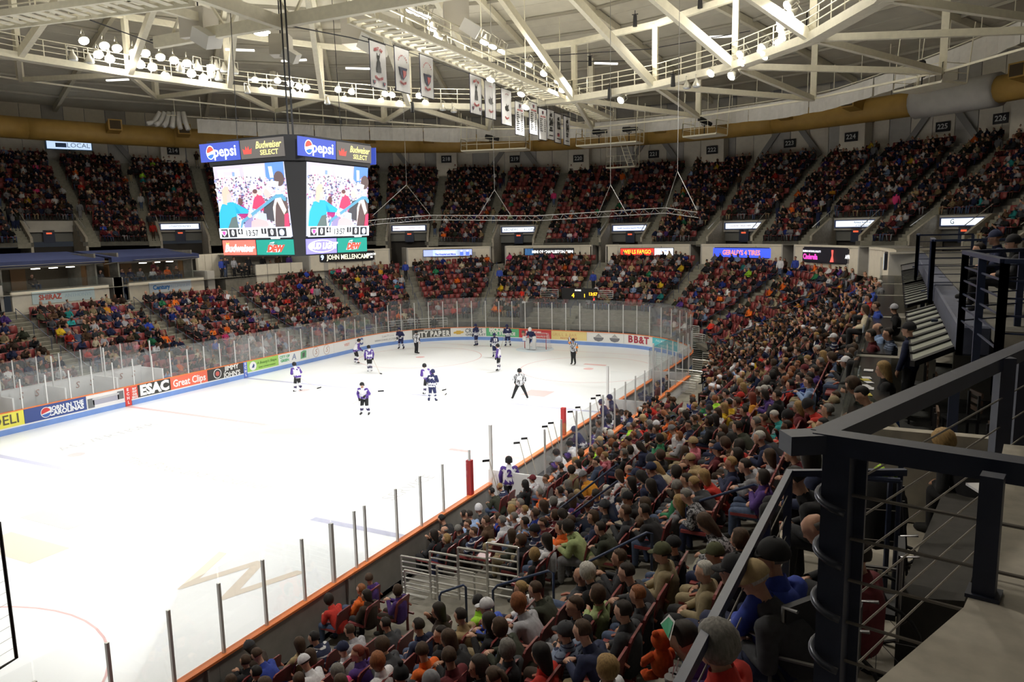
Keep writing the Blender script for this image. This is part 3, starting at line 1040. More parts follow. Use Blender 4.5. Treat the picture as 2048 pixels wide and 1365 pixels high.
# ------------------------------------------------------------------ air duct
def ductpts(a0, a1, r, z, step=1.6):
    return [U(a, r, z) - Vector((0, 0, .5 * lift(U(a, r).x))) for a in srange(a0, a1, step)]
duct = T(empty('air_duct'), 'fat ochre air duct curving round under the roof edge', 'duct')
DR, DZ = 47.3, 18.4
for i, (a0, a1) in enumerate([(58.0 + 15 * j, 58.0 + 15 * (j + 1)) for j in range(9)]):
    MB().tube(ductpts(a0, a1, DR, DZ), .96, 14).build('duct_section', DUCT, duct, smooth=True)
MB().tube(ductpts(50.5, 58.2, DR, DZ), 1.2, 14).build('wrapped_section', DUCTG, duct, smooth=True)['label'] = 'pale grey wrapped section'
MB().tube(ductpts(30, 50.6, DR, DZ), .95, 14).build('duct_section', DUCT, duct, smooth=True)
GRI = mat('vent_grille', (.09, .06, .03), .8)
for az in [40, 47] + [63.5 + 7.6 * j for j in range(13)]:
    p, q = ductpts(az, az, DR - .6, DZ + .35)[0], ductpts(az, az, DR - 2.4, DZ + .62)[0]
    v = MB().bar(p, q, 1.1, .9).build('outlet', DUCT, duct)
    n = rnd_dir(rad(az))
    f = MB()
    f.box((q.x - n.x * .03, q.y - n.y * .03, q.z), (.05, 1.15, .98), rad(az))
    f.build('outlet_frame', DUCT, v)
    MB().box((q.x - n.x * .07, q.y - n.y * .07, q.z), (.05, .92, .76), rad(az)).build('grille', GRI, v)

# ------------------------------------------------------------------ white curtain
cu = T(empty('roof_curtain'), 'white fabric curtain band hanging round the outer roof ring', 'curtain')
def cz(az):
    return 18.35 + max(0, 62 - az) * .085
for i in range(15):
    a0, a1 = 146.5 - 7.5 * (i + 1), 146.5 - 7.5 * i
    ns_ = 14
    vs, fs = [], []
    for j in range(ns_ + 1):
        a = a0 + (a1 - a0) * (j / ns_) * .985
        w = .05 * math.sin(j * 1.9 + i)
        for z, dr in ((.66, 0), (.1, w), (-.60 - .10 * math.sin(pi * j / ns_) * (i % 3 == 1), w * 1.6)):
            vs.append(U(a, 40 + dr, cz(a) + z))
    for j in range(ns_):
        for q in (0, 1):
            b = 3 * j + q
            fs.append((b, b + 3, b + 4, b + 1))
    o = MB().add(vs, fs).build('curtain_panel', CURT, cu)
    md = o.modifiers.new('t', 'SOLIDIFY')
    md.thickness = .03
mb = MB()
mb.tube([U(a, 40.1, cz(a) + .8) for a in srange(34, 150, 3)], .04, 5)
for a in srange(36, 149, 3.1):
    mb.bar(U(a, 40.1, cz(a) + .8), U(a, 40.1, cz(a) + 2.6), .04, .04)
mb.build('curtain_rail', STEEL, cu)
q = U(148, 40, 18.7)
fold = MB()
for j in range(6):
    fold.tube([(q.x - .35 * j, q.y - .2 * j, q.z + .8), (q.x + .2 - .45 * j, q.y - .3 * j, q.z - .1), (q.x + .5 - .5 * j, q.y - .45 * j, q.z - .8 + .1 * j)], .22, 6)
fold.build('gathered_end', CURT, cu, smooth=True)

# ------------------------------------------------------------------ scoreboard
sb = T(empty('scoreboard', (0, 0, 0)), 'black four sided centre hung scoreboard with two lit video screens in view', 'scoreboard')
zT, zA, zB, zC, zD = 13.25, 12.42, 12.28, 9.12, 8.42
def oct_(h, c):
    return [(-h + c, -h), (h - c, -h), (h, -h + c), (h, h - c), (h - c, h), (-h + c, h), (-h, h - c), (-h, -h + c)]
def frust(mb, h0, c0, z0, h1, c1, z1, mi=0):
    a, b = oct_(h0, c0), oct_(h1, c1)
    vs = [(x, y, z0) for x, y in a] + [(x, y, z1) for x, y in b]
    fs = [tuple(range(7, -1, -1)), tuple(range(8, 16))] + [(i, (i + 1) % 8, (i + 1) % 8 + 8, i + 8) for i in range(8)]
    mb.add(vs, fs, mi)
frust(m1 := MB(), 2.38, .34, zD - .06, 2.40, .34, zC - .02)
frust(m1, 2.40, .34, zC - .02, 2.66, .62, zB)
frust(m1, 2.72, .55, zB, 2.78, .6, zT + .05)
m1.build('housing', BLACK, sb)
def face(side, x0, x1, z0, z1, h0, h1, mats, name, off=.02):
    """panel on the south (side 0) or east (side 1), north, west face"""
    def pt(x, z):
        h = h0 + (h1 - h0) * (z - z0) / max(1e-6, z1 - z0) + off
        return Vector((x, -h, z)) if side == 0 else Vector((h, x, z)) if side == 1 else Vector((-x, h, z)) if side == 2 else Vector((-h, -x, z))
    a, b, c, d = pt(x0, z0), pt(x1, z0), pt(x1, z1), pt(x0, z1)
    n = (b - a).cross(d - a).normalized() * .03
    vs = [a, b, c, d, a - n, b - n, c - n, d - n]
    return MB().add(vs, [(0, 1, 2, 3), (7, 6, 5, 4), (0, 4, 5, 1), (1, 5, 6, 2), (2, 6, 7, 3), (3, 7, 4, 0)]).build(name, mats, sb), pt
def ux(side):
    return [(1, 0, 0), (0, 1, 0), (-1, 0, 0), (0, -1, 0)][side]
class Flat:
    """drawing on a scoreboard face in face coordinates 0..1"""
    def __init__(s, pt, x0, x1, z0, z1, side, par):
        s.pt, s.x0, s.x1, s.z0, s.z1, s.side, s.par = pt, x0, x1, z0, z1, side, par
        s.l = 0
    def w(s, u, v, l=None):
        l = s.l if l is None else l
        p = s.pt(s.x0 + (s.x1 - s.x0) * u, s.z0 + (s.z1 - s.z0) * v)
        n = Vector([(0, -1, 0), (1, 0, 0), (0, 1, 0), (-1, 0, 0)][s.side])
        return p + n * (.006 + .003 * l)
    def poly(s, pts, M, name='image_patch'):
        s.l += 1
        return MB().add([s.w(u, v) for u, v in pts], [tuple(range(len(pts)))]).build(name, M, s.par)
    def rect(s, u0, v0, u1, v1, M, name='image_patch'):
        return s.poly([(u0, v0), (u1, v0), (u1, v1), (u0, v1)], M, name)
    def ell(s, u, v, ru, rv, M, n=16, a0=0, a1=2 * pi):
        k = n if a1 - a0 > 6.2 else n + 1
        return s.poly([(u + ru * math.cos(a0 + (a1 - a0) * i / n), v + rv * math.sin(a0 + (a1 - a0) * i / n)) for i in range(k)], M)
    def txt(s, t, u, v, size, M, sx=1., bold=0., shear=0.):
        s.l += 1
        vv = s.w(u, v + .1) - s.w(u, v)
        return text('lettering', t, size, M, s.w(u, v), ux(s.side), vv, s.par, sx=sx, bold=bold, shear=shear, ext=.001)
E_ = lambda n, c, e=1.: led('sb_' + n, c, e)
LB, LWH = E_('navy', (.035, .06, .32), 1.), E_('white', (.85, .88, .95), 1.05)
for side in range(4):
    # top row: cola panel and beer panel
    p, pt = face(side, -2.62, -.28, zA + .02, zT - .04, 2.745, 2.785, LB, 'sign_panel')
    if side < 2:
        F = Flat(pt, -2.62, -.28, zA + .02, zT - .04, side, p)
        F.ell(.27, .5, .105, .38, LWH, 20)
        F.poly([(.27 + .092 * math.cos(a), .5 + .335 * math.sin(a)) for a in [rad(20 + 18 * i) for i in range(10)]] + [(.23, .50)], E_('red', (.75, .06, .04)))
        F.poly([(.27 + .092 * math.cos(a), .5 + .335 * math.sin(a)) for a in [rad(215 + 14 * i) for i in range(10)]] + [(.28, .40)], E_('blue', (.03, .12, .55)))
        F.txt('pepsi', .64, .50, .62, LWH, 1.05, .012)
    p, pt = face(side, -.22, 2.2, zA + .02, zT - .04, 2.745, 2.785, E_('brown', (.075, .068, .062), 1.), 'sign_panel')
    if side < 2:
        F = Flat(pt, -.22, 2.2, zA + .02, zT - .04, side, p)
        F.poly([(.07, .25), (.25, .25), (.27, .55), (.21, .45), (.19, .68), (.16, .5), (.13, .68), (.11, .45), (.05, .55)], E_('crown', (.55, .05, .04)))
        F.txt('Budweiser', .64, .66, .40, E_('gold', (.80, .72, .22)), .82, .006, .35)
        F.txt('SELECT', .66, .26, .28, E_('gold', (.80, .72, .22)), 1.1, .004)
    # bottom row
    x0, x1, xm = -2.06, 2.04, -.08
    c1 = (.80, .12, .09) if side != 1 else (.20, .18, .62)
    p, pt = face(side, x0, xm - .04, zD, zC - .06, 2.39, 2.41, E_('beer%d' % (side == 1), c1, 1.), 'sign_panel')
    if side < 2:
        F = Flat(pt, x0, xm - .04, zD, zC - .06, side, p)
        if side == 0:
            F.txt('Budweiser', .5, .44, .44, LWH, .93, .016, .3)
            F.poly([(.12, .72), (.2, .72), (.21, .86), (.16, .8), (.11, .86)], E_('crown2', (.8, .5, .15)))
        else:
            F.ell(.5, .5, .45, .42, LWH, 28)
            F.ell(.515, .5, .425, .37, E_('beer1', c1))
            F.txt('BUD LIGHT', .55, .5, .36, LWH, .95, .018, .25)
    p, pt = face(side, xm + .03, x1, zD, zC - .06, 2.39, 2.41, E_('teal', (.01, .19, .15), 1.), 'sign_panel')
    if side < 2:
        F = Flat(pt, xm + .03, x1, zD, zC - .06, side, p)
        F.poly([(.27, .18), (.60, .18), (.74, .62), (.50, .62), (.50, .86), (.38, .80), (.35, .58)], LWH)
        F.txt('mtn', .46, .70, .26, E_('dk', (.02, .12, .1)), 1, .01, .3)
        F.txt('DEW', .50, .40, .36, E_('red', (.75, .06, .04)), 1.05, .03, .35)
    # video screen
    SX = 2.07
    p, pt0 = face(side, -2.02, 2.02, zC + .06, zB - .05, 2.41, 2.665, led('screen_base', (.50, .52, .66), .8), 'screen')
    if side > 1:
        continue
    F = Flat(pt0, -2.02, 2.02, zC + .06, zB - .05, side, p)
    R2 = random.Random(5)
    rc = lambda n, c: E_(n, c, .72)
    # picture: the crowd behind, three seated people and a woman in blue on the stairs
    F.rect(0, .84, 1, 1, rc('v0', (.45, .42, .52)))
    F.rect(.06, .78, .38, .95, rc('v1', (.95, .95, .98)))
    F.rect(.44, .80, .72, .97, rc('v1', (.95, .95, .98)))
    F.rect(.14, .86, .30, .92, rc('v2', (.75, .45, .65)))
    F.rect(.27, .85, .31, .91, rc('v2b', (.2, .3, .6)))
    F.poly([(.74, .76), (.99, .70), (1, 1), (.75, 1)], rc('v3', (.10, .22, .62)))
    F.poly([(.80, .80), (.85, .80), (.84, .95), (.79, .95)], rc('v4', (.6, .75, .95)))
    cols = [rc('c%d' % i, c) for i, c in enumerate([(.08, .07, .16), (.55, .45, .62), (.85, .82, .92), (.3, .1, .2), (.25, .3, .6), (.65, .35, .4), (.12, .12, .14), (.7, .6, .55)])]
    F.l += 1
    groups = [MB() for _ in cols]
    for i in range(950):
        u, v = R2.random(), .16 + R2.random() * .68
        if u < .05 and v < .5:
            continue
        k = R2.randrange(len(cols))
        a, b = .008 + R2.random() * .01, .008 + R2.random() * .012
        F.l = 6 + i % 3
        groups[k].add([F.w(u + a * math.cos(t * pi / 3), v + b * math.sin(t * pi / 3)) for t in range(6)], [tuple(range(6))])
    for k, g in enumerate(groups):
        g.build('crowd_image', cols[k], p)['kind'] = 'stuff'
    F.l = 9
    F.poly([(.50, .40), (.66, .36), (.70, .46), (.66, .56), (.58, .60), (.53, .50)], rc('redj', (.85, .05, .12)))
    F.ell(.56, .60, .035, .045, rc('skin', (.70, .42, .40)))
    F.ell(.57, .63, .035, .03, rc('dk2', (.12, .06, .06)))
    F.ell(.63, .61, .03, .04, rc('blond', (.75, .55, .45)))
    F.poly([(.30, .30), (.42, .24), (.44, .38), (.36, .46), (.31, .44)], rc('maroon', (.35, .03, .16)))
    F.ell(.345, .50, .035, .055, rc('dk2', (.12, .06, .06)))
    F.poly([(.64, .26), (.84, .20), (.86, .42), (.80, .52), (.72, .50), (.67, .40)], rc('blackj', (.06, .06, .07)))
    F.ell(.74, .60, .05, .07, rc('skin', (.70, .42, .40)))
    F.poly([(.68, .60), (.70, .68), (.78, .70), (.81, .62), (.78, .60), (.73, .66)], rc('greyh', (.5, .48, .5)))
    F.poly([(.80, .12), (1, .12), (1, .50), (.90, .55), (.83, .42)], rc('dkbrown', (.10, .07, .07)))
    F.poly([(.84, .55), (.90, .60), (.98, .36), (.94, .30)], rc('hairb', (.80, .66, .55)))
    F.poly([(.80, .16), (.84, .42), (.90, .56), (.86, .56), (.80, .40)], rc('cream', (.85, .75, .68)))
    F.ell(.93, .78, .07, .10, rc('dkbrown', (.10, .07, .07)))
    F.poly([(.74, .70), (.90, .66), (.92, .74), (.82, .76)], rc('v1', (.95, .95, .98)))
    F.poly([(.36, .12), (.40, .26), (.50, .28), (.50, .12)], rc('jean', (.25, .22, .4)))
    F.poly([(.46, .12), (.48, .22), (.56, .26), (.68, .24), (.72, .16), (.66, .12)], rc('knee', (.70, .38, .40)))
    F.poly([(.56, .26), (.60, .34), (.70, .32), (.70, .22)], rc('shorts', (.40, .48, .62)))
    F.poly([(.93, .12), (1, .12), (1, .32), (.95, .30)], rc('redj', (.85, .05, .12)))
    F.poly([(0, .12), (.02, .34), (.08, .46), (.20, .50), (.26, .46), (.34, .34), (.44, .33), (.46, .38), (.34, .44), (.24, .50), (.26, .26), (.12, .12)], rc('teal2', (.03, .35, .62)))
    F.poly([(0, .12), (.02, .34), (.08, .47), (.20, .50), (.27, .48), (.28, .30), (.26, .12)], rc('teal2', (.03, .35, .62)))
    F.poly([(.12, .12), (.20, .28), (.27, .30), (.29, .12)], rc('dkbag', (.10, .14, .14)))
    F.ell(.19, .58, .045, .085, rc('skin', (.70, .42, .40)))
    F.poly([(.10, .48), (.11, .66), (.16, .72), (.21, .71), (.21, .62), (.17, .60), (.16, .46)], rc('hairb2', (.58, .42, .34)))
    F.poly([(.33, .12), (.36, .20), (.86, .52), (.93, .53), (.97, .48), (1, .48), (1, .52), (.96, .575), (.87, .575), (.34, .235), (.31, .12)], rc('rail', (.10, .28, .42)))
    F.ell(.47, .30, .03, .03, rc('skin', (.70, .42, .40)))
    # score strip
    F.rect(-.01, -.01, 1.01, .135, rc('strip', (.78, .90, 1.)))
    F.rect(.01, .01, .98, .115, rc('strip2', (.92, .97, 1.)))
    bk = rc('cell', (.03, .03, .035))
    for u0, u1, t in ((.02, .12, ''), (.14, .25, '0'), (.27, .34, '4'), (.61, .68, '1'), (.70, .82, '0'), (.84, .96, '')):
        v0 = .045 if t in ('4', '1') else .005
        F.rect(u0, v0, u1, .12, bk)
        if t:
            F.txt(t, (u0 + u1) / 2, (v0 + .12) / 2, .34 if t == '0' else .26, LWH, 1, .014)
    F.txt('13:57', .475, .055, .36, rc('cell', (.03, .03, .035)), .95, .006)
    F.poly([(.03, .10), (.11, .10), (.11, .06), (.07, .015), (.03, .06)], rc('shield', (.75, .75, .9)))
    F.poly([(.045, .09), (.095, .09), (.09, .05), (.07, .03), (.05, .05)], rc('shield2', (.8, .08, .35)))
    F.ell(.90, .06, .035, .045, rc('shield3', (.5, .62, .85)))
    MB().box((F.w(.8, -.04).x, F.w(.8, -.04).y, zC + .0), (.5 if side == 0 else .02, .02 if side == 0 else .5, .05)).build('maker_plate', LWH, sb)
cab = T(empty('scoreboard_cables'), 'bundle of thin dark hoist cables running up from the scoreboard to the roof', 'cable')
for x, y, r in ((-.1, .0, .035), (.1, .1, .03), (.25, -.1, .02), (-.25, .2, .015), (-1.6, -1.6, .015), (1.6, -1.6, .015), (1.6, 1.6, .015), (-1.6, 1.6, .015)):
    MB().tube([(x, y, zT), (x * .9, y * .9, 27.0)], r, 5).build('cable', DARK, cab)

# ------------------------------------------------------------------ championship and retired number banners
BAN = [(738, 80, 20.63, 2.65, 'cup'), (788, 92, 0, 0, 'shield'), (839, 108, 0, 0, 'shield'), (939, 148, 20.65, 2.75, 'cup2'), (969, 160, 0, 0, 'emb'), (1002, 176, 0, 0, 'emb'),
       (1030, 202, 19.8, 2.7, 'list'), (1058, 203, 0, 0, 'list'), (1077, 216, 0, 0, 'list'), (1094, 218, 0, 0, '24'), (1109, 226, 0, 0, '12'), (1127, 232, 0, 0, '14')]
BK = .807
WIDE = {0: (1.55 * BK, 2.65 * BK), 3: (1.7 * BK, 2.75 * BK), 6: (1.55 * BK, 2.65 * BK)}
bred, bnav, bblk = paint('ban_red', (.55, .12, .12)), paint('ban_navy', (.04, .045, .10)), paint('ban_black', (.02, .02, .02))
BANW = mat('banner_cloth', (.80, .80, .80), .8, var=.04, scale=2)
names = ['leftmost banner, black trophy between curved red lettering', 'second banner, red and navy shield', 'third banner, red and navy shield', 'fourth banner, tall trophy under red lettering',
         'fifth banner, small dark bird emblem', 'sixth banner, small dark bird emblem', 'seventh banner, printed with a list of names', 'eighth banner, printed with a list of names', 'ninth banner, printed with a short list',
         'tenth banner, black number 24', 'eleventh banner, black number 12', 'rightmost banner, black number 14']
for i, (px, py, z, h, kind) in enumerate(BAN):
    w, h = WIDE[i - i % 3 if i < 9 else 6]
    if i >= 9:
        w, h = 1.45 * BK, 2.6 * BK
    p = on(0, 1.5, px, py)
    p2 = Vector((1.5, p.y + w / 2, p.z))
    b = T(empty('hanging_banner', p2), 'white ' + names[i], 'banner', 'white banners hanging from the roof')
    cl = MB()
    n_ = 10
    vs, fs = [], []
    for j in range(n_ + 1):
        for q in range(7):
            yy = -w / 2 + w * q / 6
            vs.append((.03 * math.sin(q * 1.3 + i) * j / n_, yy, -h * j / n_))
    for j in range(n_):
        for q in range(6):
            a = j * 7 + q
            fs.append((a, a + 1, a + 8, a + 7))
    c = cl.add(vs, fs).build('cloth', BANW, b)
    c.modifiers.new('t', 'SOLIDIFY').thickness = .02
    MB().tube([(0, -w / 2 - .05, .02), (0, w / 2 + .05, .02)], .035, 6).build('top_pole', BLACK, b)
    MB().tube([(0, -w / 2 - .03, -h - .02), (0, w / 2 + .03, -h - .02)], .03, 6).build('bottom_pole', BLACK, b)
    for yy in (-w / 2, w / 2):
        MB().bar((.0, yy, 0), (.0, yy, -h), .05, .03).build('border', bnav, b)
        MB().tube([(0, yy * .9, 0), (0, yy * .9, max(.15, 18.6 - p2.z))], .008, 4).build('wire', DARK, b)
    def bt(t, y, z, sz, M, sx=1., bold=0.):
        text('lettering', t, sz * BK, M, (p2.x + .06, p2.y + y * BK, p2.z + z * BK), (0, 1, 0), (0, 0, 1), b, sx=sx, bold=bold)
    def bp(pts, M, x=.05, name='emblem'):
        MB().add([(x, yy * BK, zz * BK) for yy, zz in pts] + [(x + .012, yy * BK, zz * BK) for yy, zz in pts], [tuple(range(len(pts))), tuple(range(len(pts), 2 * len(pts)))]).build(name, M, b)
    if kind in ('cup', 'cup2'):
        for j, ch in enumerate('KELLY CUP'):
            a = (j - 4) * .15
            bt(ch, .55 * math.sin(a * 1.2) * 1.0, -.35 - .10 * abs(a) * 2, .20, bred, 1, .01)
        for j, ch in enumerate('CHAMPIONS'):
            a = (j - 4) * .14
            bt(ch, .55 * math.sin(a * 1.2), -2.18 + .12 * abs(a) * 2, .20, bred, 1, .01)
        bp([(-.10, -.75), (.10, -.75), (.07, -1.0), (.16, -1.15), (.16, -1.3), (.22, -1.5), (.22, -1.75), (-.22, -1.75), (-.22, -1.5), (-.16, -1.3), (-.16, -1.15), (-.07, -1.0)], bblk)
        bp([(-.16, -.62), (-.12, -.62), (-.05, -.85), (-.1, -.9)], bblk)
        bp([(.16, -.62), (.12, -.62), (.05, -.85), (.1, -.9)], bblk)
        for yy in (-.5, .5):
            bp([(yy - .14, -2.25), (yy + .14, -2.25), (yy + .12, -2.4), (yy, -2.52), (yy - .12, -2.4)], bnav)
            bp([(yy - .07, -2.3), (yy + .07, -2.3), (yy, -2.45)], bred, .065)
    elif kind == 'shield':
        for j in range(9):
            a = rad(20 + 17.5 * j)
            bt('CHAMPIONS'[j], -.5 * math.cos(a), -.95 + .5 * math.sin(a), .12, bred, 1, .004)
        for j, ch in enumerate('CHAMPIONS'):
            a = (j - 4) * .15
            bt(ch, .5 * math.sin(a), -2.2 + .1 * abs(a) * 2, .18, bred, 1, .01)
        bp([(-.48, -1.18), (.48, -1.18), (.42, -1.32), (-.42, -1.32)], bnav)
        bp([(-.36, -1.28), (.36, -1.28), (.34, -1.6), (0, -1.95), (-.34, -1.6)], bnav, .065)
        bp([(-.08, -1.36), (.28, -1.36), (.27, -1.58), (0, -1.85), (-.05, -1.6)], bred, .08)
    elif kind == 'emb':
        for j, ch in enumerate('NORTHERN'):
            a = (j - 3.5) * .15
            bt(ch, .5 * math.sin(a), -.35 - .1 * abs(a), .12, paint('ban_pink', (.6, .35, .4)))
        bp([(-.34, -1.35), (-.1, -1.3), (-.12, -1.1), (.02, -1.28), (.3, -1.15), (.22, -1.42), (.36, -1.6), (.05, -1.7), (-.25, -1.62)], bblk)
        for j, ch in enumerate('CHAMPIONS'):
            a = (j - 4) * .15
            bt(ch, .5 * math.sin(a), -2.3 + .1 * abs(a) * 2, .18, bred, 1, .006)
    elif kind == 'list':
        bp([(-.16, -.18), (.16, -.18), (.14, -.36), (0, -.5), (-.14, -.36)], bnav)
        bp([(-.06, -.22), (.1, -.22), (0, -.42)], bred, .065)
        bt('HALL OF FAME', 0, -.66, .15, bred, 1, .006)
        for j in range(9 if i != 8 else 7):
            z_ = -.92 - .17 * j
            w_ = .30 + .12 * ((j * 7 + i) % 3)
            bp([(-.6, z_), (-.6 + w_, z_), (-.6 + w_, z_ + .06), (-.6, z_ + .06)], bblk, name='printed_line')
            bp([(.30, z_), (.52, z_), (.52, z_ + .06), (.30, z_ + .06)], bblk, name='printed_line')
    else:
        bp([(-.28, -.42), (-.1, -.36), (-.1, -.22), (.02, -.34), (.26, -.25), (.18, -.45), (.3, -.58), (-.2, -.62)], bblk)
        bt(kind, 0, -1.08, .85, bblk, .85, .05)
        if kind == '12':
            bp([(-.25, -1.75), (.25, -1.75), (.25, -2.05), (-.25, -2.05)], bred)
            bp([(-.25, -1.75), (-.02, -1.75), (-.02, -1.9), (-.25, -1.9)], bnav, .065)
        else:
            bt({'24': 'BRETT\nMARIETTI', '14': 'DAVID\nSEITZ'}[kind], 0, -1.72, .22, bblk, .85, .01)
        bp([(-.4, -2.3), (.4, -2.3), (.4, -2.22), (-.4, -2.22)], bblk, name='printed_line')
mb = MB()
mb.tube([(1.5, 3.6, 18.52), (1.5, 16.5, 18.5), (1.5, 20, 17.86), (1.5, 31, 17.86)], .02, 5)
T(mb.build('banner_cable', DARK), 'dark cable the white banners hang from', 'cable')

# ------------------------------------------------------------------ flood lamps
LAMPW = led('lamp_glow', (1., .95, .86), 22)
LAMPD = mat('lamp_glass_off', (.75, .78, .80), .15, .3)
LH = mat('lamp_housing', (.62, .60, .52), .4, .4)
def lampmesh(lit):
    mb = MB()
    mb.tube([(0, 0, 0), (0, 0, .10), (0, 0, .42), (0, 0, .62)], [.30, .30, .13, .07], 12, 0)
    mb.ball((0, 0, 0), .285, 12, 6, 1, sc=(1, 1, .35))
    mb.bar((0, -.3, .2), (0, -.3, .75), .03, .03)
    mb.bar((0, .3, .2), (0, .3, .75), .03, .03)
    mb.bar((0, -.3, .75), (0, .3, .75), .03, .03)
    return mb
def lampparts(lit):
    h = MB().tube([(0, 0, .02), (0, 0, .12), (0, 0, .42), (0, 0, .62)], [.31, .30, .13, .07], 12, caps=False).mesh('reflector', LH, True)
    g = MB().ball((0, 0, 0), .29, 14, 6, sc=(1, 1, .35)).mesh('lamp_face', LAMPW if lit else LAMPD, True)
    y = MB()
    y.bar((0, -.33, .15), (0, -.33, .78), .04, .04).bar((0, .33, .15), (0, .33, .78), .04, .04).bar((0, -.33, .78), (0, .33, .78), .04, .04)
    return h, g, y.mesh('yoke', LH)
LP = {True: lampparts(True), False: lampparts(False)}
def lamp(p, aim, lit, k, grp, where):
    z = (Vector(p) - Vector(aim)).normalized()
    q = z.to_track_quat('Z', 'Y')
    e = empty('flood_lamp')
    e.location = p
    e.rotation_euler = q.to_euler()
    e.scale = (k, k, k)
    T(e, ('lit floodlight, ' if lit else 'unlit floodlight, ') + where, 'lamp', grp)
    for me, nm in zip(LP[lit], ('reflector', 'lamp_face', 'yoke')):
        obj(nm, me, e)
G1, G2, G3, G4 = 'floodlights on the left ring walkway', 'floodlights on the middle ring walkway', 'floodlights on the central catwalk', 'floodlights on the right ring walkway'
left = [(168, 82, 1), (209, 92, 1), (234, 97, 1), (197, 110, 1), (220, 119, 1), (268, 106, 1), (291, 107, 1), (321, 115, 1), (348, 121, 1), (374, 127, 1), (281, 130, 1), (305, 135, 1), (383, 148, 1), (423, 136, 1), (407, 157, 1),
        (433, 138, 0), (448, 143, 0), (423, 155, 0), (438, 160, 0), (469, 147, 0), (361, 143, 0), (146, 120, 0), (179, 126, 0), (331, 153, 1), (395, 138, 0)]
mid = [(510, 160, 1), (525, 180, 1), (541, 181, 1), (555, 162, 1), (581, 167, 1), (598, 173, 1), (613, 175, 1), (586, 186, 1), (600, 190, 1), (676, 180, 1), (703, 184, 1), (689, 199, 1), (770, 188, 1), (784, 190, 1), (762, 203, 1),
       (800, 207, 1), (838, 192, 1), (851, 206, 1), (655, 208, 0), (495, 186, 0), (886, 220, 0), (908, 224, 0), (1241, 201, 1)]
cen = [(822, 22, 1), (837, 28, 1), (852, 34, 1), (864, 58, 1), (875, 78, 1), (968, 86, 1), (985, 94, 1), (1003, 104, 1), (1057, 130, 1), (1087, 148, 1), (1115, 163, 1), (1124, 181, 1), (981, 160, 1), (1042, 189, 1), (1051, 215, 1), (888, 90, 0)]
right = [(1574, 12, 1), (1580, 30, 1), (1564, 36, 1), (1560, 48, 1), (1560, 60, 1), (1564, 74, 1), (1521, 105, 1), (1480, 110, 1), (1482, 125, 1), (1421, 147, 1), (1462, 153, 1), (1393, 173, 0), (1374, 176, 0), (1524, 96, 1), (1528, 112, 1), (1556, 88, 1)]
ORD = 'first second third fourth fifth sixth seventh eighth ninth tenth eleventh twelfth thirteenth fourteenth fifteenth sixteenth seventeenth eighteenth nineteenth twentieth'.split()
ORD += ['twenty-' + x for x in ORD[:9]]
for lst, g in ((left, G1), (mid, G2), (right, G4)):
    lst.sort()
    for i, (px, py, lit) in enumerate(lst):
        p = on_circle(px, py, 25.0)
        k = 1.05 if g == G1 else .85
        w = {G1: 'ring walkway short of the scoreboard', G2: 'ring walkway behind scoreboard and banners', G4: 'ring walkway past the banners'}[g]
        aim = (p.x * .1 - 3, p.y * .1, 0) if lit else (p.x, p.y, 0)
        lamp(p, aim, bool(lit), k, g, w + ', %s from the left' % ORD[i])
cen.sort()
for i, (px, py, lit) in enumerate(cen):
    p = on(0, 2.9, px, py)
    lamp(p, (0, p.y * .5, 0) if px != 875 else (p.x, p.y, 0), bool(lit), .85, G3, 'on the central catwalk, %s from the left' % ORD[i])
# two round hoods and a round bright high bay seen from below
for px, py, w in ((523, 65, 'over the scoreboard'),):
    p = on(2, 20.5, px, py)
    lamp(p, (p.x, p.y, 0), True, 1.6, 'high bay lamp', w)
# short tubes of the house lighting
TUBE = led('strip_light', (1, .98, .9), 1.6)
for i, (px, py) in enumerate([(480, 100), (588, 121), (716, 137), (378, 75), (1212, 127), (1447, 73), (520, 160), (235, 160)]):
    p = on(2, 22.6, px, py)
    T(MB().box((0, 0, 0), (2.0, .2, .12)).build('strip_light', TUBE, None, loc=p, rz=rad(20 if i % 2 else 40)), 'short white strip light under the roof, %s' % ['above the left floodlights', 'over the scoreboard cables', 'behind the first banner', 'upper left', 'right of the banners', 'upper right', 'over the scoreboard', 'below the left floodlights'][i], 'lamp', 'strip lights under the roof')
# loudspeaker clusters
SPK = mat('speaker_case', (.66, .62, .54), .6)
for i, (px, py, z, s, rz, w) in enumerate([(398, 50, 19.4, 1.35, .2, 'left of the scoreboard cables'), (562, 92, 18.3, .95, .5, 'directly over the scoreboard'), (722, 60, 24.0, 2.3, .3, 'above the leftmost banner'), (912, 32, 20.5, 1.3, .6, 'brightly lit above the central catwalk')]):
    p = on(2, z, px, py)
    e = T(empty('loudspeaker', p, rz), 'cream boxy loudspeaker cluster ' + w, 'loudspeaker')
    MB().box((0, 0, 0), (s, s * .9, s)).build('cabinet', SPK, e)
    MB().box((s * .55, -s * .35, -s * .55), (s * .75, s * .75, s * .5), M=Matrix.Rotation(.55, 3, 'Y') @ Matrix.Rotation(.3, 3, 'X')).build('horn', mat('speaker_white', (.80, .78, .72), .5), e)
    MB().bar((0, 0, s / 2), (0, 0, max(s / 2 + .3, 25 - z)), .05, .05).build('hanger', DARK, e)
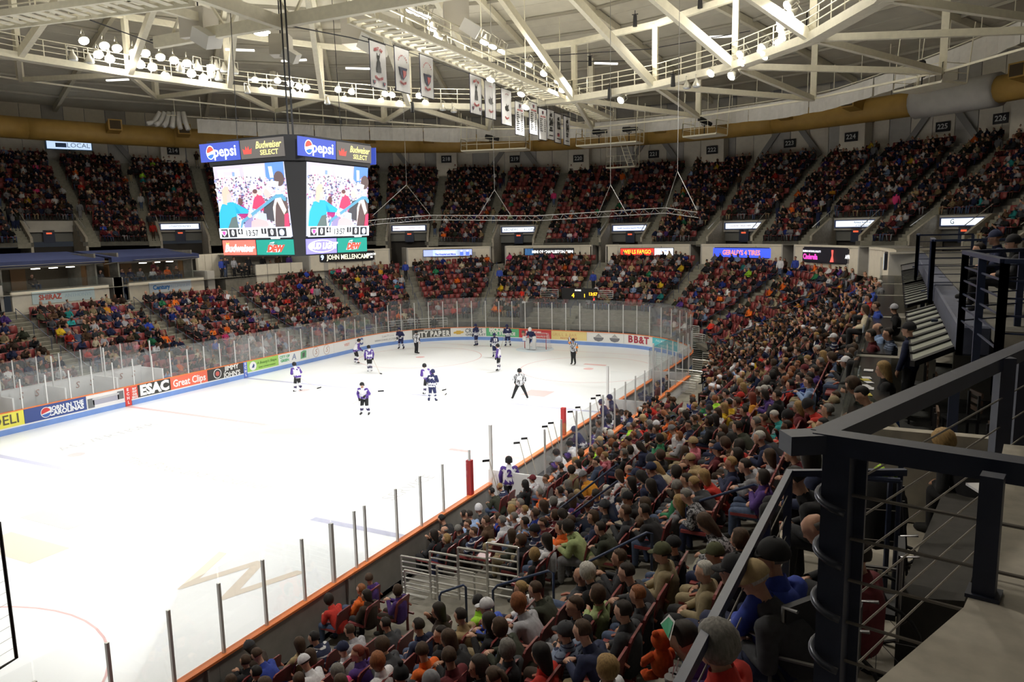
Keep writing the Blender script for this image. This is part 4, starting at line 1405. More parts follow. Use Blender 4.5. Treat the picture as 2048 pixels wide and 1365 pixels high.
# ------------------------------------------------------------------ people: one continuous remeshed body, clothes as shells over it
def capsules(pose):
    """pose: joint dictionary -> list of (p, q, r1, r2, region)"""
    J = pose
    c = []
    def cap(a, b, r1, r2, reg):
        c.append((Vector(a), Vector(b), r1, r2, reg))
    hip, ch, nk, hd = J['hip'], J['chest'], J['neck'], J['head']
    for s in (-1, 1):
        h = hip + J['side'] * .085 * s
        cap(h, J['knee'][s], .092, .066, 'leg')
        cap(J['knee'][s], J['ankle'][s], .062, .042, 'leg')
        f = J['toe'][s]
        cap(J['ankle'][s] + Vector((0, 0, -.02)), f, .045, .038, 'foot')
        sh = J['sh'][s]
        cap(sh, J['el'][s], .055, .044, 'arm')
        cap(J['el'][s], J['ha'][s], .042, .028, 'arm')
        d = (J['ha'][s] - J['el'][s]).normalized()
        pc = J['ha'][s] + d * .05
        cap(J['ha'][s] + d * .01, pc + d * .02, .03, .034, 'hand')
        w = J['side'] * s
        w = (w - d * w.dot(d)).normalized()
        dn = d.cross(w) * s
        if dn.z > 0:
            dn = -dn
        for k, ln in enumerate((.062, .075, .07, .055)):
            b = pc + w * (.026 - .0175 * k) + d * .02
            m_ = b + d * ln * .55 + dn * .008
            cap(b, m_, .0105, .010, 'hand')
            cap(m_, m_ + d * ln * .35 + dn * .028, .010, .008, 'hand')
        t0 = J['ha'][s] + d * .02 - w * .02 * 1
        cap(t0, t0 - w * .04 + d * .035 + dn * .01, .012, .0105, 'hand')
        cap(hip + J['side'] * .06 * s, ch + J['side'] * .07 * s, .115, .105, 'torso')
        cap(ch + J['side'] * .06 * s, sh, .10, .062, 'torso')
    cap(hip, ch, .125, .13, 'torso')
    cap(ch, nk, .10, .062, 'torso')
    cap(nk - (hd - nk) * .1, hd, .056, .058, 'neck')
    return c
def head_parts(hd, yaw, pitch=0.):
    R = Matrix.Rotation(yaw, 3, 'Z') @ Matrix.Rotation(pitch, 3, 'Y')
    P_ = lambda x, y, z: hd + R @ Vector((x, y, z))
    c = [(P_(-.022, 0, .055), P_(.018, 0, .05), .088, .085, 'head'), (P_(.03, 0, .02), P_(.045, 0, -.045), .07, .045, 'head'),
         (P_(.09, 0, .02), P_(.108, 0, -.012), .012, .017, 'head'),
         (P_(.075, -.035, .035), P_(.075, .035, .035), .028, .028, 'head'),
         (P_(.085, -.02, -.042), P_(.085, .02, -.042), .014, .014, 'head'),
         (P_(.06, 0, -.08), P_(.075, 0, -.072), .028, .024, 'head')]
    for s in (-1, 1):
        c.append((P_(-.008, .088 * s, .035), P_(-.005, .084 * s, -.01), .018, .013, 'head'))
    return c, R
def mkpose(kind):
    X, Y = Vector((1, 0, 0)), Vector((0, 1, 0))
    V = Vector
    J = {'side': Y}
    yaw, pit = 0., 0.
    if kind.startswith('sit'):
        lean = {'sit_lap': .06, 'sit_lean': .30, 'sit_cross': .0, 'sit_turn': .05, 'sit_cup': .03, 'sit_back': -.10, 'sit_down': .34, 'sit_clap': .05, 'sit_side': .08}[kind]
        J['hip'] = V((0, 0, .50))
        J['chest'] = V((lean * .8 - .05, 0, .82 - abs(lean) * .12))
        J['neck'] = V((lean * 1.15 - .05, 0, 1.0 - abs(lean) * .22))
        J['head'] = J['neck'] + V((.035 + lean * .12, 0, .135))
        sp = .1 if kind != 'sit_lean' else .16
        J['knee'] = {s: V((.44, sp * s * 1.2, .52)) for s in (-1, 1)}
        J['ankle'] = {s: V((.42 + .04 * s, sp * s, .10)) for s in (-1, 1)}
        J['toe'] = {s: V((.57 + .04 * s, sp * s * 1.1, .045)) for s in (-1, 1)}
        J['sh'] = {s: J['chest'] * .35 + J['neck'] * .65 + V((-.01, .185 * s, -.03)) for s in (-1, 1)}
        el = {'sit_lap': (.05, .27, .68), 'sit_lean': (.30, .24, .66), 'sit_cross': (.09, .27, .70), 'sit_turn': (.02, .28, .70), 'sit_cup': (.06, .27, .70), 'sit_back': (-.08, .29, .70), 'sit_down': (.26, .25, .62), 'sit_clap': (.08, .25, .72), 'sit_side': (.10, .28, .68)}[kind]
        ha = {'sit_lap': (.27, .09, .62), 'sit_lean': (.50, .06, .68), 'sit_cross': (.17, -.10, .76), 'sit_turn': (.26, .14, .62), 'sit_cup': (.28, .10, .64), 'sit_back': (.16, .20, .62), 'sit_down': (.46, .05, .60), 'sit_clap': (.28, .03, .86), 'sit_side': (.28, .12, .62)}[kind]
        J['el'] = {s: V((el[0], el[1] * s, el[2])) for s in (-1, 1)}
        J['ha'] = {s: V((ha[0], ha[1] * s, ha[2] + (.05 * s if kind == 'sit_cross' else 0))) for s in (-1, 1)}
        if kind == 'sit_cup':
            J['el'][-1] = V((.16, -.27, .76))
            J['ha'][-1] = V((.22, -.08, .98))
        yaw = {'sit_turn': -.9, 'sit_side': .8, 'sit_cup': .25}.get(kind, 0)
        pit = {'sit_down': .55, 'sit_lean': .1, 'sit_lap': .1}.get(kind, 0)
    else:
        w = {'stand': .09, 'stand_wide': .34, 'stand_hockey': .17, 'stand_raise': .10, 'stand_photo': .10, 'goalie': .26}[kind]
        bent = kind in ('stand_hockey', 'goalie')
        J['hip'] = V((0, 0, .93 - .05 * bent - .09 * (kind == 'stand_wide')))
        ln = .16 if bent else .02
        z0 = J['hip'].z
        J['chest'] = V((ln, 0, z0 + .33))
        J['neck'] = V((ln * 1.5, 0, z0 + .52))
        J['head'] = J['neck'] + V((.03 + ln * .2, 0, .135))
        J['knee'] = {s: V((.10 if bent else .03, w * s * .75, z0 * .53)) for s in (-1, 1)}
        J['ankle'] = {s: V((-.02, w * s * 1.15, .11)) for s in (-1, 1)}
        J['toe'] = {s: V((.15, w * s * 1.25, .05)) for s in (-1, 1)}
        J['sh'] = {s: J['chest'] * .3 + J['neck'] * .7 + V((-.01, .19 * s, -.03)) for s in (-1, 1)}
        J['el'] = {s: V((.02 + ln, .27 * s, z0 + .20)) for s in (-1, 1)}
        J['ha'] = {s: V((.10 + ln, .25 * s, z0 - .04)) for s in (-1, 1)}
        if kind == 'stand_hockey':
            J['el'] = {s: V((.12, .30 * s, z0 + .20)) for s in (-1, 1)}
            J['ha'] = {-1: V((.40, -.14, z0 + .02)), 1: V((.34, .16, z0 + .14))}
        if kind == 'goalie':
            J['el'] = {s: V((.14, .34 * s, z0 + .18)) for s in (-1, 1)}
            J['ha'] = {s: V((.32, .38 * s, z0 + .02)) for s in (-1, 1)}
        if kind == 'stand_raise':
            J['el'][-1] = V((.0, -.30, z0 + .62))
            J['ha'][-1] = V((.02, -.26, z0 + .88))
        if kind == 'stand_photo':
            J['el'] = {s: V((.20, .22 * s, z0 + .30)) for s in (-1, 1)}
            J['ha'] = {s: V((.32, .07 * s, z0 + .56)) for s in (-1, 1)}
        if kind == 'stand_wide':
            J['el'] = {s: V((.06, .30 * s, z0 + .22)) for s in (-1, 1)}
            J['ha'] = {s: V((.10, .24 * s, z0 + .02)) for s in (-1, 1)}
    return J, yaw, pit

_tmp_dg = None
def evaluated(me, mods):
    o = bpy.data.objects.new('build_tmp', me)
    COL.objects.link(o)
    for t, kw in mods:
        md = o.modifiers.new(t, t)
        for k, v in kw.items():
            setattr(md, k, v)
    dg = bpy.context.evaluated_depsgraph_get()
    dg.update()
    r = bpy.data.meshes.new_from_object(o.evaluated_get(dg))
    bpy.data.objects.remove(o)
    return r
def arrays(me):
    n = len(me.vertices)
    co = np.empty(n * 3, np.float64)
    me.vertices.foreach_get('co', co)
    me.calc_loop_triangles()
    t = np.empty(len(me.loop_triangles) * 3, np.int32)
    me.loop_triangles.foreach_get('vertices', t)
    return co.reshape(-1, 3), t.reshape(-1, 3)
def seg_region(pts, caps):
    best = np.full(len(pts), 1e9)
    reg = np.zeros(len(pts), int)
    for i, (p, q, r1, r2, rg) in enumerate(caps):
        p, q = np.array(p), np.array(q)
        d = q - p
        L2 = max(1e-9, d @ d)
        t = np.clip((pts - p) @ d / L2, 0, 1)
        dist = np.linalg.norm(pts - (p + t[:, None] * d), axis=1) - (r1 + (r2 - r1) * t)
        m_ = dist < best
        best[m_] = dist[m_]
        reg[m_] = i
    names = [c[4] for c in caps]
    return np.array([names[i] for i in reg]), best
def tomesh(name, co, tri, mats, smooth=True):
    used, inv = np.unique(tri, return_inverse=True)
    me = bpy.data.meshes.new(name)
    me.from_pydata([tuple(v) for v in co[used]], [], [tuple(int(x) for x in t) for t in inv.reshape(-1, 3)])
    for M in (mats if isinstance(mats, (list, tuple)) else [mats]):
        me.materials.append(M)
    if smooth:
        me.polygons.foreach_set('use_smooth', [True] * len(me.polygons))
    me.update()
    return me
def vnormals(co, tri):
    n = np.cross(co[tri[:, 1]] - co[tri[:, 0]], co[tri[:, 2]] - co[tri[:, 0]])
    vn = np.zeros_like(co)
    for k in range(3):
        np.add.at(vn, tri[:, k], n)
    return vn / np.maximum(1e-9, np.linalg.norm(vn, axis=1))[:, None]
EYEM = mat('eye_dark', (.03, .02, .02), .3)
LIPM = mat('lip', (.42, .14, .12), .5)
SOCKM = mat('sock_white', (.80, .80, .80), .8)
BODY = {}
def body(kind, fat=1.0, tris=2400, voxel=.0125):
    key = (kind, fat)
    if key in BODY:
        return BODY[key]
    J, yaw, pit = mkpose(kind)
    caps = capsules(J)
    if fat != 1:
        caps = [(p, q, r1 * (fat if g in ('torso', 'leg', 'arm') else 1), r2 * (fat if g in ('torso', 'leg', 'arm') else 1), g) for p, q, r1, r2, g in caps]
    hc, R = head_parts(J['head'], yaw, pit)
    caps += hc
    mb = MB()
    for p, q, r1, r2, g in caps:
        n = 10 if r1 > .02 else 6
        d = (q - p)
        if d.length < 1e-4:
            d = Vector((0, 0, 1e-3))
        u = d.normalized()
        pts = [p - u * r1, p - u * r1 * .7, p, q, q + u * r2 * .7, q + u * r2]
        mb.tube(pts, [r1 * .05, r1 * .71, r1, r2, r2 * .71, r2 * .05], n)
    me = evaluated(mb.mesh('tmp', []), [('REMESH', dict(mode='VOXEL', voxel_size=voxel)), ('SMOOTH', dict(factor=.5, iterations=2))])
    nt = len(me.polygons) * 2
    me = evaluated(me, [('DECIMATE', dict(ratio=min(1, tris / nt)))])
    co, tri = arrays(me)
    cen = co[tri].mean(1)
    reg, _ = seg_region(cen, caps)
    rv, _ = seg_region(co, caps)
    vn = vnormals(co, tri)
    hd = np.array(J['head'])
    Rn = np.array(R)
    loc = (cen - hd) @ Rn            # head space
    B = dict(J=J, R=R, caps=caps)
    bm = tomesh('body', co, tri, [SKIN, EYEM, LIPM])
    mi = np.zeros(len(tri), int)
    for s in (-1, 1):
        mi[(np.linalg.norm(loc - np.array([.095, .033 * s, .018]), axis=1) < .016)] = 1
    mi[(np.linalg.norm((loc - np.array([.098, 0, -.045])) * np.array([1, .6, 1.6]), axis=1) < .017)] = 2
    bm.polygons.foreach_set('material_index', mi)
    B['body'] = bm
    top = np.isin(reg, ['torso', 'arm'])
    low = reg == 'leg'
    hipz = J['hip'].z
    if kind.startswith('sit'):
        low |= (reg == 'torso') & (cen[:, 2] < hipz - .03)
        top &= ~((reg == 'torso') & (cen[:, 2] < hipz - .06))
    else:
        low |= (reg == 'torso') & (cen[:, 2] < hipz - .0)
        top &= ~((reg == 'torso') & (cen[:, 2] < hipz - .07))
    B['top'] = tomesh('jacket', co + vn * .02, tri[top], CLOTH)
    B['low'] = tomesh('trousers', co + vn * .013, tri[low], CLOTH)
    B['foot'] = tomesh('shoes', co + vn * .012, tri[reg == 'foot'], CLOTH)
    B['sleeve'] = None
    B['raw'] = (co, tri, reg, loc)
    # combined light version for the far crowd, returned as arrays
    BODY[key] = B
    return B

def hairmesh(style):
    """closed shell in head space: hugging the skull, pulled inside where the face shows"""
    n, m_ = 20, 13
    vs, fs = [], []
    for j in range(m_ + 1):
        t = pi * j / m_
        for k in range(n):
            a = 2 * pi * k / n
            d = Vector((math.sin(t) * math.cos(a), math.sin(t) * math.sin(a), math.cos(t)))
            r = .112
            wob = .006 * math.sin(5 * a + 3 * t) + .004 * math.sin(9 * a)
            p = Vector((d.x * .108, d.y * .098, d.z * .112 + .0))
            c = Vector((-.012, 0, .055))
            face = d.x > .25 and d.z < .52 - .2 * (style == 'long')
            sideburn = d.x > .05 and d.z < -.15
            if style == 'short':
                if face or sideburn or d.z < -.45:
                    p = p * .72
                else:
                    p = p * (1.0 + wob * 4)
            elif style == 'bald':
                if d.z > .35 or d.x > -.1 or d.z < -.5:
                    p = p * .72
            elif style == 'bob':
                if face and abs(d.y) < .75:
                    p = p * .72
                elif d.z < .2:
                    p = Vector((d.x * .12, d.y * .118, d.z * .15 - .02)) * (1 + wob * 3)
                else:
                    p = p * (1.07 + wob * 3)
            elif style == 'curly':
                if face and abs(d.y) < .7:
                    p = p * .72
                else:
                    p = p * (1.22 + .05 * math.sin(7 * a) * math.sin(6 * t))
            elif style == 'long':
                if face and abs(d.y) < .72:
                    p = p * .72
                elif d.z < .1 and d.x < .35:
                    f = min(1, (.1 - d.z) / 1.0)
                    p = Vector((-.02 - .055 * f + d.x * .085, d.y * (.115 - .02 * f), -.30 * f + .03 * wob * 10))
                else:
                    p = p * (1.07 + wob * 3)
            elif style == 'pony':
                if face or sideburn or d.z < -.5:
                    p = p * .72
                else:
                    p = p * 1.03
            vs.append(c + p)
    for j in range(m_):
        for k in range(n):
            a, b = j * n + k, j * n + (k + 1) % n
            fs.append((a, a + n, b + n, b))
    mb = MB().add(vs, fs)
    if style == 'pony':
        mb.tube([(-.10, 0, .09), (-.15, 0, .07), (-.165, 0, -.02), (-.14, 0, -.12)], [.028, .035, .032, .012], 8)
    if style == 'bun':
        pass
    return mb.mesh('hair', HAIR, True)
HM = {s: hairmesh(s) for s in ('short', 'bald', 'bob', 'curly', 'long', 'pony')}
def hatmesh(kind):
    mb = MB()
    n, m_ = 18, 6
    vs, fs = [], []
    zc, zb = .065, .055
    for j in range(m_ + 1):
        t = .5 * pi * j / m_
        for k in range(n):
            a = 2 * pi * k / n
            vs.append((-.014 + .121 * math.sin(t) * math.cos(a), .111 * math.sin(t) * math.sin(a), zb + (.125 if kind == 'cap' else .145) * math.cos(t)))
    for k in range(n):
        a = 2 * pi * k / n
        vs.append((-.014 + .119 * math.cos(a), .109 * math.sin(a), zb - (.012 if kind == 'cap' else .04)))
    for j in range(m_ + 1):
        for k in range(n):
            a, b = j * n + k, j * n + (k + 1) % n
            fs.append((a, a + n, b + n, b))
    mb.add(vs, fs)
    if kind == 'cap':
        vs = []
        for z in (.058, .066):
            for k in range(9):
                a = -1.0 + 2.0 * k / 8
                vs.append((.085 * math.cos(a) + .01, .1 * math.sin(a) * .95, z))
            for k in range(9):
                a = 1.0 - 2.0 * k / 8
                vs.append((.10 + .085 * math.cos(a * 1.2), .085 * math.sin(a), z - .022))
        mb.add(vs, [tuple(range(17, -1, -1)), tuple(range(18, 36))] + [(i, (i + 1) % 18, (i + 1) % 18 + 18, i + 18) for i in range(18)])
        mb.ball((-.014, 0, .18), .012, 6, 4)
    if kind == 'pom':
        mb.ball((-.014, 0, .225), .045, 10, 7)
    return mb.mesh({'cap': 'cap', 'beanie': 'knit_hat', 'pom': 'knit_hat'}[kind], CLOTH, True)
HAT = {k: hatmesh(k) for k in ('cap', 'beanie', 'pom')}
CN = {'black': (.014, .014, .017), 'charcoal': (.045, .047, .055), 'navy': (.018, .025, .07), 'blue': (.03, .06, .36), 'royal': (.05, .10, .50), 'light blue': (.30, .42, .68), 'denim': (.07, .10, .18),
      'grey': (.22, .22, .24), 'light grey': (.42, .42, .46), 'white': (.72, .72, .76), 'cream': (.60, .53, .38), 'tan': (.42, .31, .16), 'khaki': (.30, .24, .14), 'brown': (.10, .055, .03), 'dark brown': (.04, .024, .016),
      'maroon': (.13, .015, .022), 'red': (.52, .03, .02), 'orange': (.80, .15, .02), 'amber': (.72, .32, .03), 'yellow': (.75, .50, .03), 'green': (.03, .22, .10), 'olive': (.08, .085, .04), 'pale green': (.36, .44, .20),
      'lime': (.45, .85, .06), 'teal': (.03, .30, .30), 'purple': (.08, .035, .20), 'pink': (.70, .22, .28), 'hot pink': (.75, .06, .22), 'camouflage': (.34, .34, .36), 'blond': (.50, .34, .13), 'ginger': (.28, .10, .03), 'white-haired': (.62, .60, .56), 'dark olive': (.035, .04, .025), 'plaid maroon': (.25, .07, .08), 'striped blue': (.20, .25, .36)}
HC = {'black': (.010, .008, .008), 'dark': (.020, .013, .009), 'brown': (.060, .032, .016), 'blond': (.32, .20, .075), 'grey': (.18, .17, .155), 'white': (.52, .50, .46), 'ginger': (.26, .09, .03), 'red': (.20, .04, .02)}
SK = [(.56, .31, .21), (.50, .27, .18), (.62, .36, .26), (.42, .22, .14), (.16, .075, .045)]
def person(kind, loc, rz, top, hair, style='short', low='denim', hat=None, hatc='black', sc=1., skin=None, label='', group=None, parts=True, name='person', cat='person', fat=1.0, shoe=(.02, .02, .02), pattern=None):
    B = body(kind, fat)
    o = obj(name, B['body'], None, loc, rz, skin or SK[0])
    o.scale = (sc, sc, sc)
    T(o, label, cat, group)
    tc = CN.get(top, top) if isinstance(top, str) else top
    lc = CN.get(low, low) if isinstance(low, str) else low
    jk = obj('jacket', B['top'], o, color=tc)
    pk = 'camo' if top == 'camouflage' else 'stripe' if top == 'striped blue' else 'plaid' if top == 'plaid maroon' else pattern
    if pk:
        jk.material_slots[0].link = 'OBJECT'
        jk.material_slots[0].material = cloth_pattern(pk)
    obj('trousers', B['low'], o, color=lc)
    obj('shoes', B['foot'], o, color=shoe)
    hm = B['R'].to_4x4()
    hm.translation = B['J']['head']
    if style != 'none':
        h = obj('hair', HM[style], o, color=HC.get(hair, hair) if isinstance(hair, str) else hair)
        h.matrix_basis = hm
    if hat:
        h = obj('cap' if hat == 'cap' else 'knit_hat', HAT[hat], o, color=CN[hatc] if isinstance(hatc, str) else hatc)
        h.matrix_basis = hm
    return o
PATT = {}
def cloth_pattern(k):
    if k in PATT:
        return PATT[k]
    M = CLOTH.copy()
    M.name = 'cloth_' + k
    nt = M.node_tree
    b = nt.nodes['Principled BSDF']
    src = b.inputs['Base Color'].links[0].from_socket
    tc = nt.nodes.new('ShaderNodeTexCoord')
    mix = nt.nodes.new('ShaderNodeMix')
    mix.data_type = 'RGBA'
    nt.links.new(src, mix.inputs[6])
    nt.links.new(mix.outputs[2], b.inputs['Base Color'])
    if k == 'camo':
        nz = nt.nodes.new('ShaderNodeTexNoise')
        nz.inputs['Scale'].default_value = 26
        nt.links.new(tc.outputs['Object'], nz.inputs['Vector'])
        gt = nt.nodes.new('ShaderNodeMath')
        gt.operation = 'GREATER_THAN'
        gt.inputs[1].default_value = .52
        nt.links.new(nz.outputs['Fac'], gt.inputs[0])
        nt.links.new(gt.outputs[0], mix.inputs[0])
        mix.inputs[7].default_value = (.03, .03, .035, 1)
    else:
        sx = nt.nodes.new('ShaderNodeSeparateXYZ')
        nt.links.new(tc.outputs['Object'], sx.inputs[0])
        mu = nt.nodes.new('ShaderNodeMath')
        mu.operation = 'MULTIPLY'
        mu.inputs[1].default_value = {'stripe': 120, 'plaid': 210, 'jersey': 62, 'bold': 60}[k]
        nt.links.new(sx.outputs['Z'], mu.inputs[0])
        sn = nt.nodes.new('ShaderNodeMath')
        sn.operation = 'SINE'
        nt.links.new(mu.outputs[0], sn.inputs[0])
        gt = nt.nodes.new('ShaderNodeMath')
        gt.operation = 'GREATER_THAN'
        gt.inputs[1].default_value = {'stripe': .6, 'plaid': .3, 'jersey': .78, 'bold': 0.}[k]
        nt.links.new(sn.outputs[0], gt.inputs[0])
        nt.links.new(gt.outputs[0], mix.inputs[0])
        mix.inputs[7].default_value = {'stripe': (.03, .04, .09, 1), 'plaid': (.45, .35, .35, 1), 'jersey': (.6, .6, .62, 1), 'bold': (.55, .53, .5, 1)}[k]
    PATT[k] = M
    return M
# light versions for the distant crowd
def crowd_template(kind, tris):
    B = body(kind)
    co, tri, reg, loc = B['raw']
    r = reg.copy().astype(object)
    top = np.isin(reg, ['torso', 'arm'])
    out = np.zeros(len(tri), int)                # 0 skin 1 top 2 low 3 hair 4 shoe
    out[top] = 1
    out[reg == 'leg'] = 2
    out[reg == 'foot'] = 4
    hm = (reg == 'head') & ((loc[:, 0] < .03) | (loc[:, 2] > .09))
    out[hm] = 3
    hv = np.unique(tri[hm])
    vn = vnormals(co, tri)
    c2 = co.copy()
    c2[hv] += vn[hv] * .018
    tv = np.unique(tri[out == 1])
    c2[tv] += vn[tv] * .015
    me = bpy.data.meshes.new('tmp')
    me.from_pydata([tuple(v) for v in c2], [], [tuple(int(x) for x in t) for t in tri])
    for i in range(5):
        me.materials.append(BLACK)
    me.polygons.foreach_set('material_index', out)
    me.update()
    me = evaluated(me, [('DECIMATE', dict(ratio=tris / len(tri)))])
    co, tri = arrays(me)
    mi = np.empty(len(me.loop_triangles), np.int32)
    me.loop_triangles.foreach_get('material_index', mi)
    return co, tri, mi
class Merge:
    def __init__(s):
        s.co, s.tr, s.cl, s.n = [], [], [], 0
    def add(s, co, tri, M, col):
        M = np.array(M)
        s.co.append(co @ M[:3, :3].T + M[:3, 3])
        s.tr.append(tri + s.n)
        s.cl.append(col)
        s.n += len(co)
    def build(s, name, M):
        co, tr = np.concatenate(s.co), np.concatenate(s.tr)
        me = bpy.data.meshes.new(name)
        me.vertices.add(len(co))
        me.vertices.foreach_set('co', co.ravel())
        me.loops.add(len(tr) * 3)
        me.loops.foreach_set('vertex_index', tr.ravel().astype(np.int32))
        me.polygons.add(len(tr))
        me.polygons.foreach_set('loop_start', np.arange(0, len(tr) * 3, 3, dtype=np.int32))
        if s.cl[0] is not None:
            cl = np.concatenate(s.cl)
            a = me.color_attributes.new('Col', 'FLOAT_COLOR', 'CORNER')
            a.data.foreach_set('color', np.repeat(np.c_[cl, np.ones(len(cl))], 3, axis=0).ravel().astype(np.float32))
        me.materials.append(M)
        me.update(calc_edges=True)
        return obj(name, me)
def mtx(loc, rz, sc=1.):
    c, s = math.cos(rz) * sc, math.sin(rz) * sc
    return [[c, -s, 0, loc[0]], [s, c, 0, loc[1]], [0, 0, sc, loc[2]]]
# ------------------------------------------------------------------ seats
def seat_boxes(full=True):
    back = MB()
    pts = [(-.02, -.22), (.03, -.22)]
    vs = []
    for z, x, w in ((.42, -.02, .20), (.62, -.06, .235), (.86, -.11, .225), (.90, -.12, .18)):
        for y in (-w, w):
            vs.append((x, y, z))
            vs.append((x - .03, y, z))
    fs = []
    for i in range(3):
        a = 4 * i
        fs += [(a, a + 2, a + 6, a + 4), (a + 3, a + 1, a + 5, a + 7), (a + 1, a, a + 4, a + 5), (a + 2, a + 3, a + 7, a + 6)]
    fs += [(12, 14, 15, 13), (2, 0, 1, 3)]
    back.add(vs, fs)
    pan = MB().box((.20, 0, .435), (.42, .44, .045), top=(1, .96))
    return back, pan
_b, _p = seat_boxes()
seat_back = _b.mesh('backrest', SEATM)
seat_pan = _p.mesh('seat_pan', SEATM)
fr = MB()
fr.box((-.02, -.265, .2), (.05, .03, .42)).box((-.02, -.265, .42), (.34, .035, .04))
fr.tube([(-.14, -.265, .60), (-.02, -.265, .655), (.16, -.265, .645), (.26, -.265, .60)], [.02, .026, .028, .018], 5, 1)
fr.bar((-.04, -.265, .4), (-.06, -.265, .64), .03, .03)
seat_frame = fr.mesh('stadium_seat', [SEATM, ARMR])
st_t = MB()
st_t.v, st_t.f = [], []
for m_ in (_b, _p):
    st_t.add(m_.v, m_.f)
st_t.box((-.02, -.265, .3), (.05, .03, .6))
_sm = st_t.mesh('tmp', SEATM)
SCO, STR = arrays(_sm)
def face_rz(n):
    return math.atan2(-n.y, -n.x)
lower = []      # (k, s, loc, rz, block, number)
blocks = [TER0 + .5] + AIS + [TER1 - .3]
for k in range(NR):
    for b in range(len(blocks) - 1):
        a0, a1 = blocks[b], blocks[b + 1]
        if a1 - a0 < 2:
            continue
        s = a0 + .001
        num = 0
        while s < a1:
            p, n = pos(s, rowo(k))
            f = 1.
            if S_NW <= s < S_N or S_NE <= s < S_E:
                f = (CR + rowo(k)) / CR
            if (s - a0) * f > (.64 if b else .3) and (a1 - s) * f > .64:
                num += 1
                ok = True
                y = p.y
                if s > S_E - 3 and -6.3 < y < 13.6 and k < 2:
                    ok = False
                if k == 0 and S_NW - 1 < s < S_E + 1:
                    ok = False
                if s < 24 and k < 2 and s > 14:
                    ok = False
                if s > S_E and y < -18.7 and k >= 11:
                    ok = False
                if 26 + S_NW * 0 < 0:
                    ok = False
                if s < S_NW + 1 and k >= 12:
                    ok = False
                if s > S_E - 8:
                    q_ = proj((p.x, p.y, rowz(k, s) + 1.15))
                    if 1300 < q_[0] < 1420 and 655 < q_[1] < 790 and k < 6:
                        ok = False
                if s > S_E:
                    q_ = proj((p.x, p.y, rowz(k, s) + 1.15))
                    if 765 < q_[0] < 1045 and 1074 < q_[1] < 1166:
                        ok = False
                    if 1110 < q_[0] < 1215 and 1062 < q_[1] < 1105:
                        ok = False
                if S_N + .5 < s < S_NE + 3.0 and k < 4:      # the doorway and barrier zone behind the goal
                    ok = False
                if S_NW + 8 < s < S_N + 4.6 and k < 2:
                    ok = False
                if ok:
                    lower.append((k, s, Vector((p.x, p.y, rowz(k, s))), face_rz(n), b, num))
            s += .545 / f
upper = []
for k in range(UR):
    r = ur(k)
    az = UA0 + 1
    d = math.degrees(.53 / r)
    while az < UA1:
        if not in_portal(az, k, .35) and all(abs(az - a) * pi / 180 * r > .62 for a in UAIS):
            upper.append((k, az, U(az, r - .08, uz(k)), rad(az) + pi))
        az += d
def dist(p):
    return (Vector(p) - CAM).length
lower.sort(key=lambda t: dist(t[2] + Vector((0, 0, .8))))
def inview(p, m_=60):
    x, y, w = proj(p)
    return w > .3 and -m_ < x < 2048 + m_ and -m_ < y < 1365 + m_
near = [t for t in lower if inview(t[2] + Vector((0, 0, 1.0)), 25)]
seat_near, seat_far = near[:300], near[300:] + [t for t in lower if not inview(t[2] + Vector((0, 0, 1.0)), 25)]
NW_ = 'zero one two three four five six seven eight nine ten eleven twelve thirteen fourteen fifteen sixteen seventeen eighteen nineteen twenty twenty-one twenty-two twenty-three twenty-four'.split()
BLN = lambda b: (lambda y: 'nearest block' if y < -14 else 'second block' if y < -6 else 'third block' if y < 2 else 'fourth block' if y < 10 else 'fifth block' if y < 18 else 'corner block')(CY - (blocks[b] - S_E))
for t in seat_near:
    o = T(obj('stadium_seat', seat_frame, None, t[2], t[3]), 'dark red plastic seat with wooden arm, %s, row %s, seat %s' % (BLN(t[4]), NW_[t[0] + 1], NW_[t[5]]), 'seat', 'red seats of the near stand')
    obj('backrest', seat_back, o)
    obj('seat_pan', seat_pan, o)
MS = Merge()
for t in seat_far:
    MS.add(SCO, STR, mtx(t[2], t[3]), None)
for t in upper:
    MS.add(SCO, STR, mtx(t[2], t[3]), None)
o = MS.build('stadium_seats', SEATM)
o['kind'] = 'stuff'
o['label'] = 'rows of dark red seats in the far and upper stands'

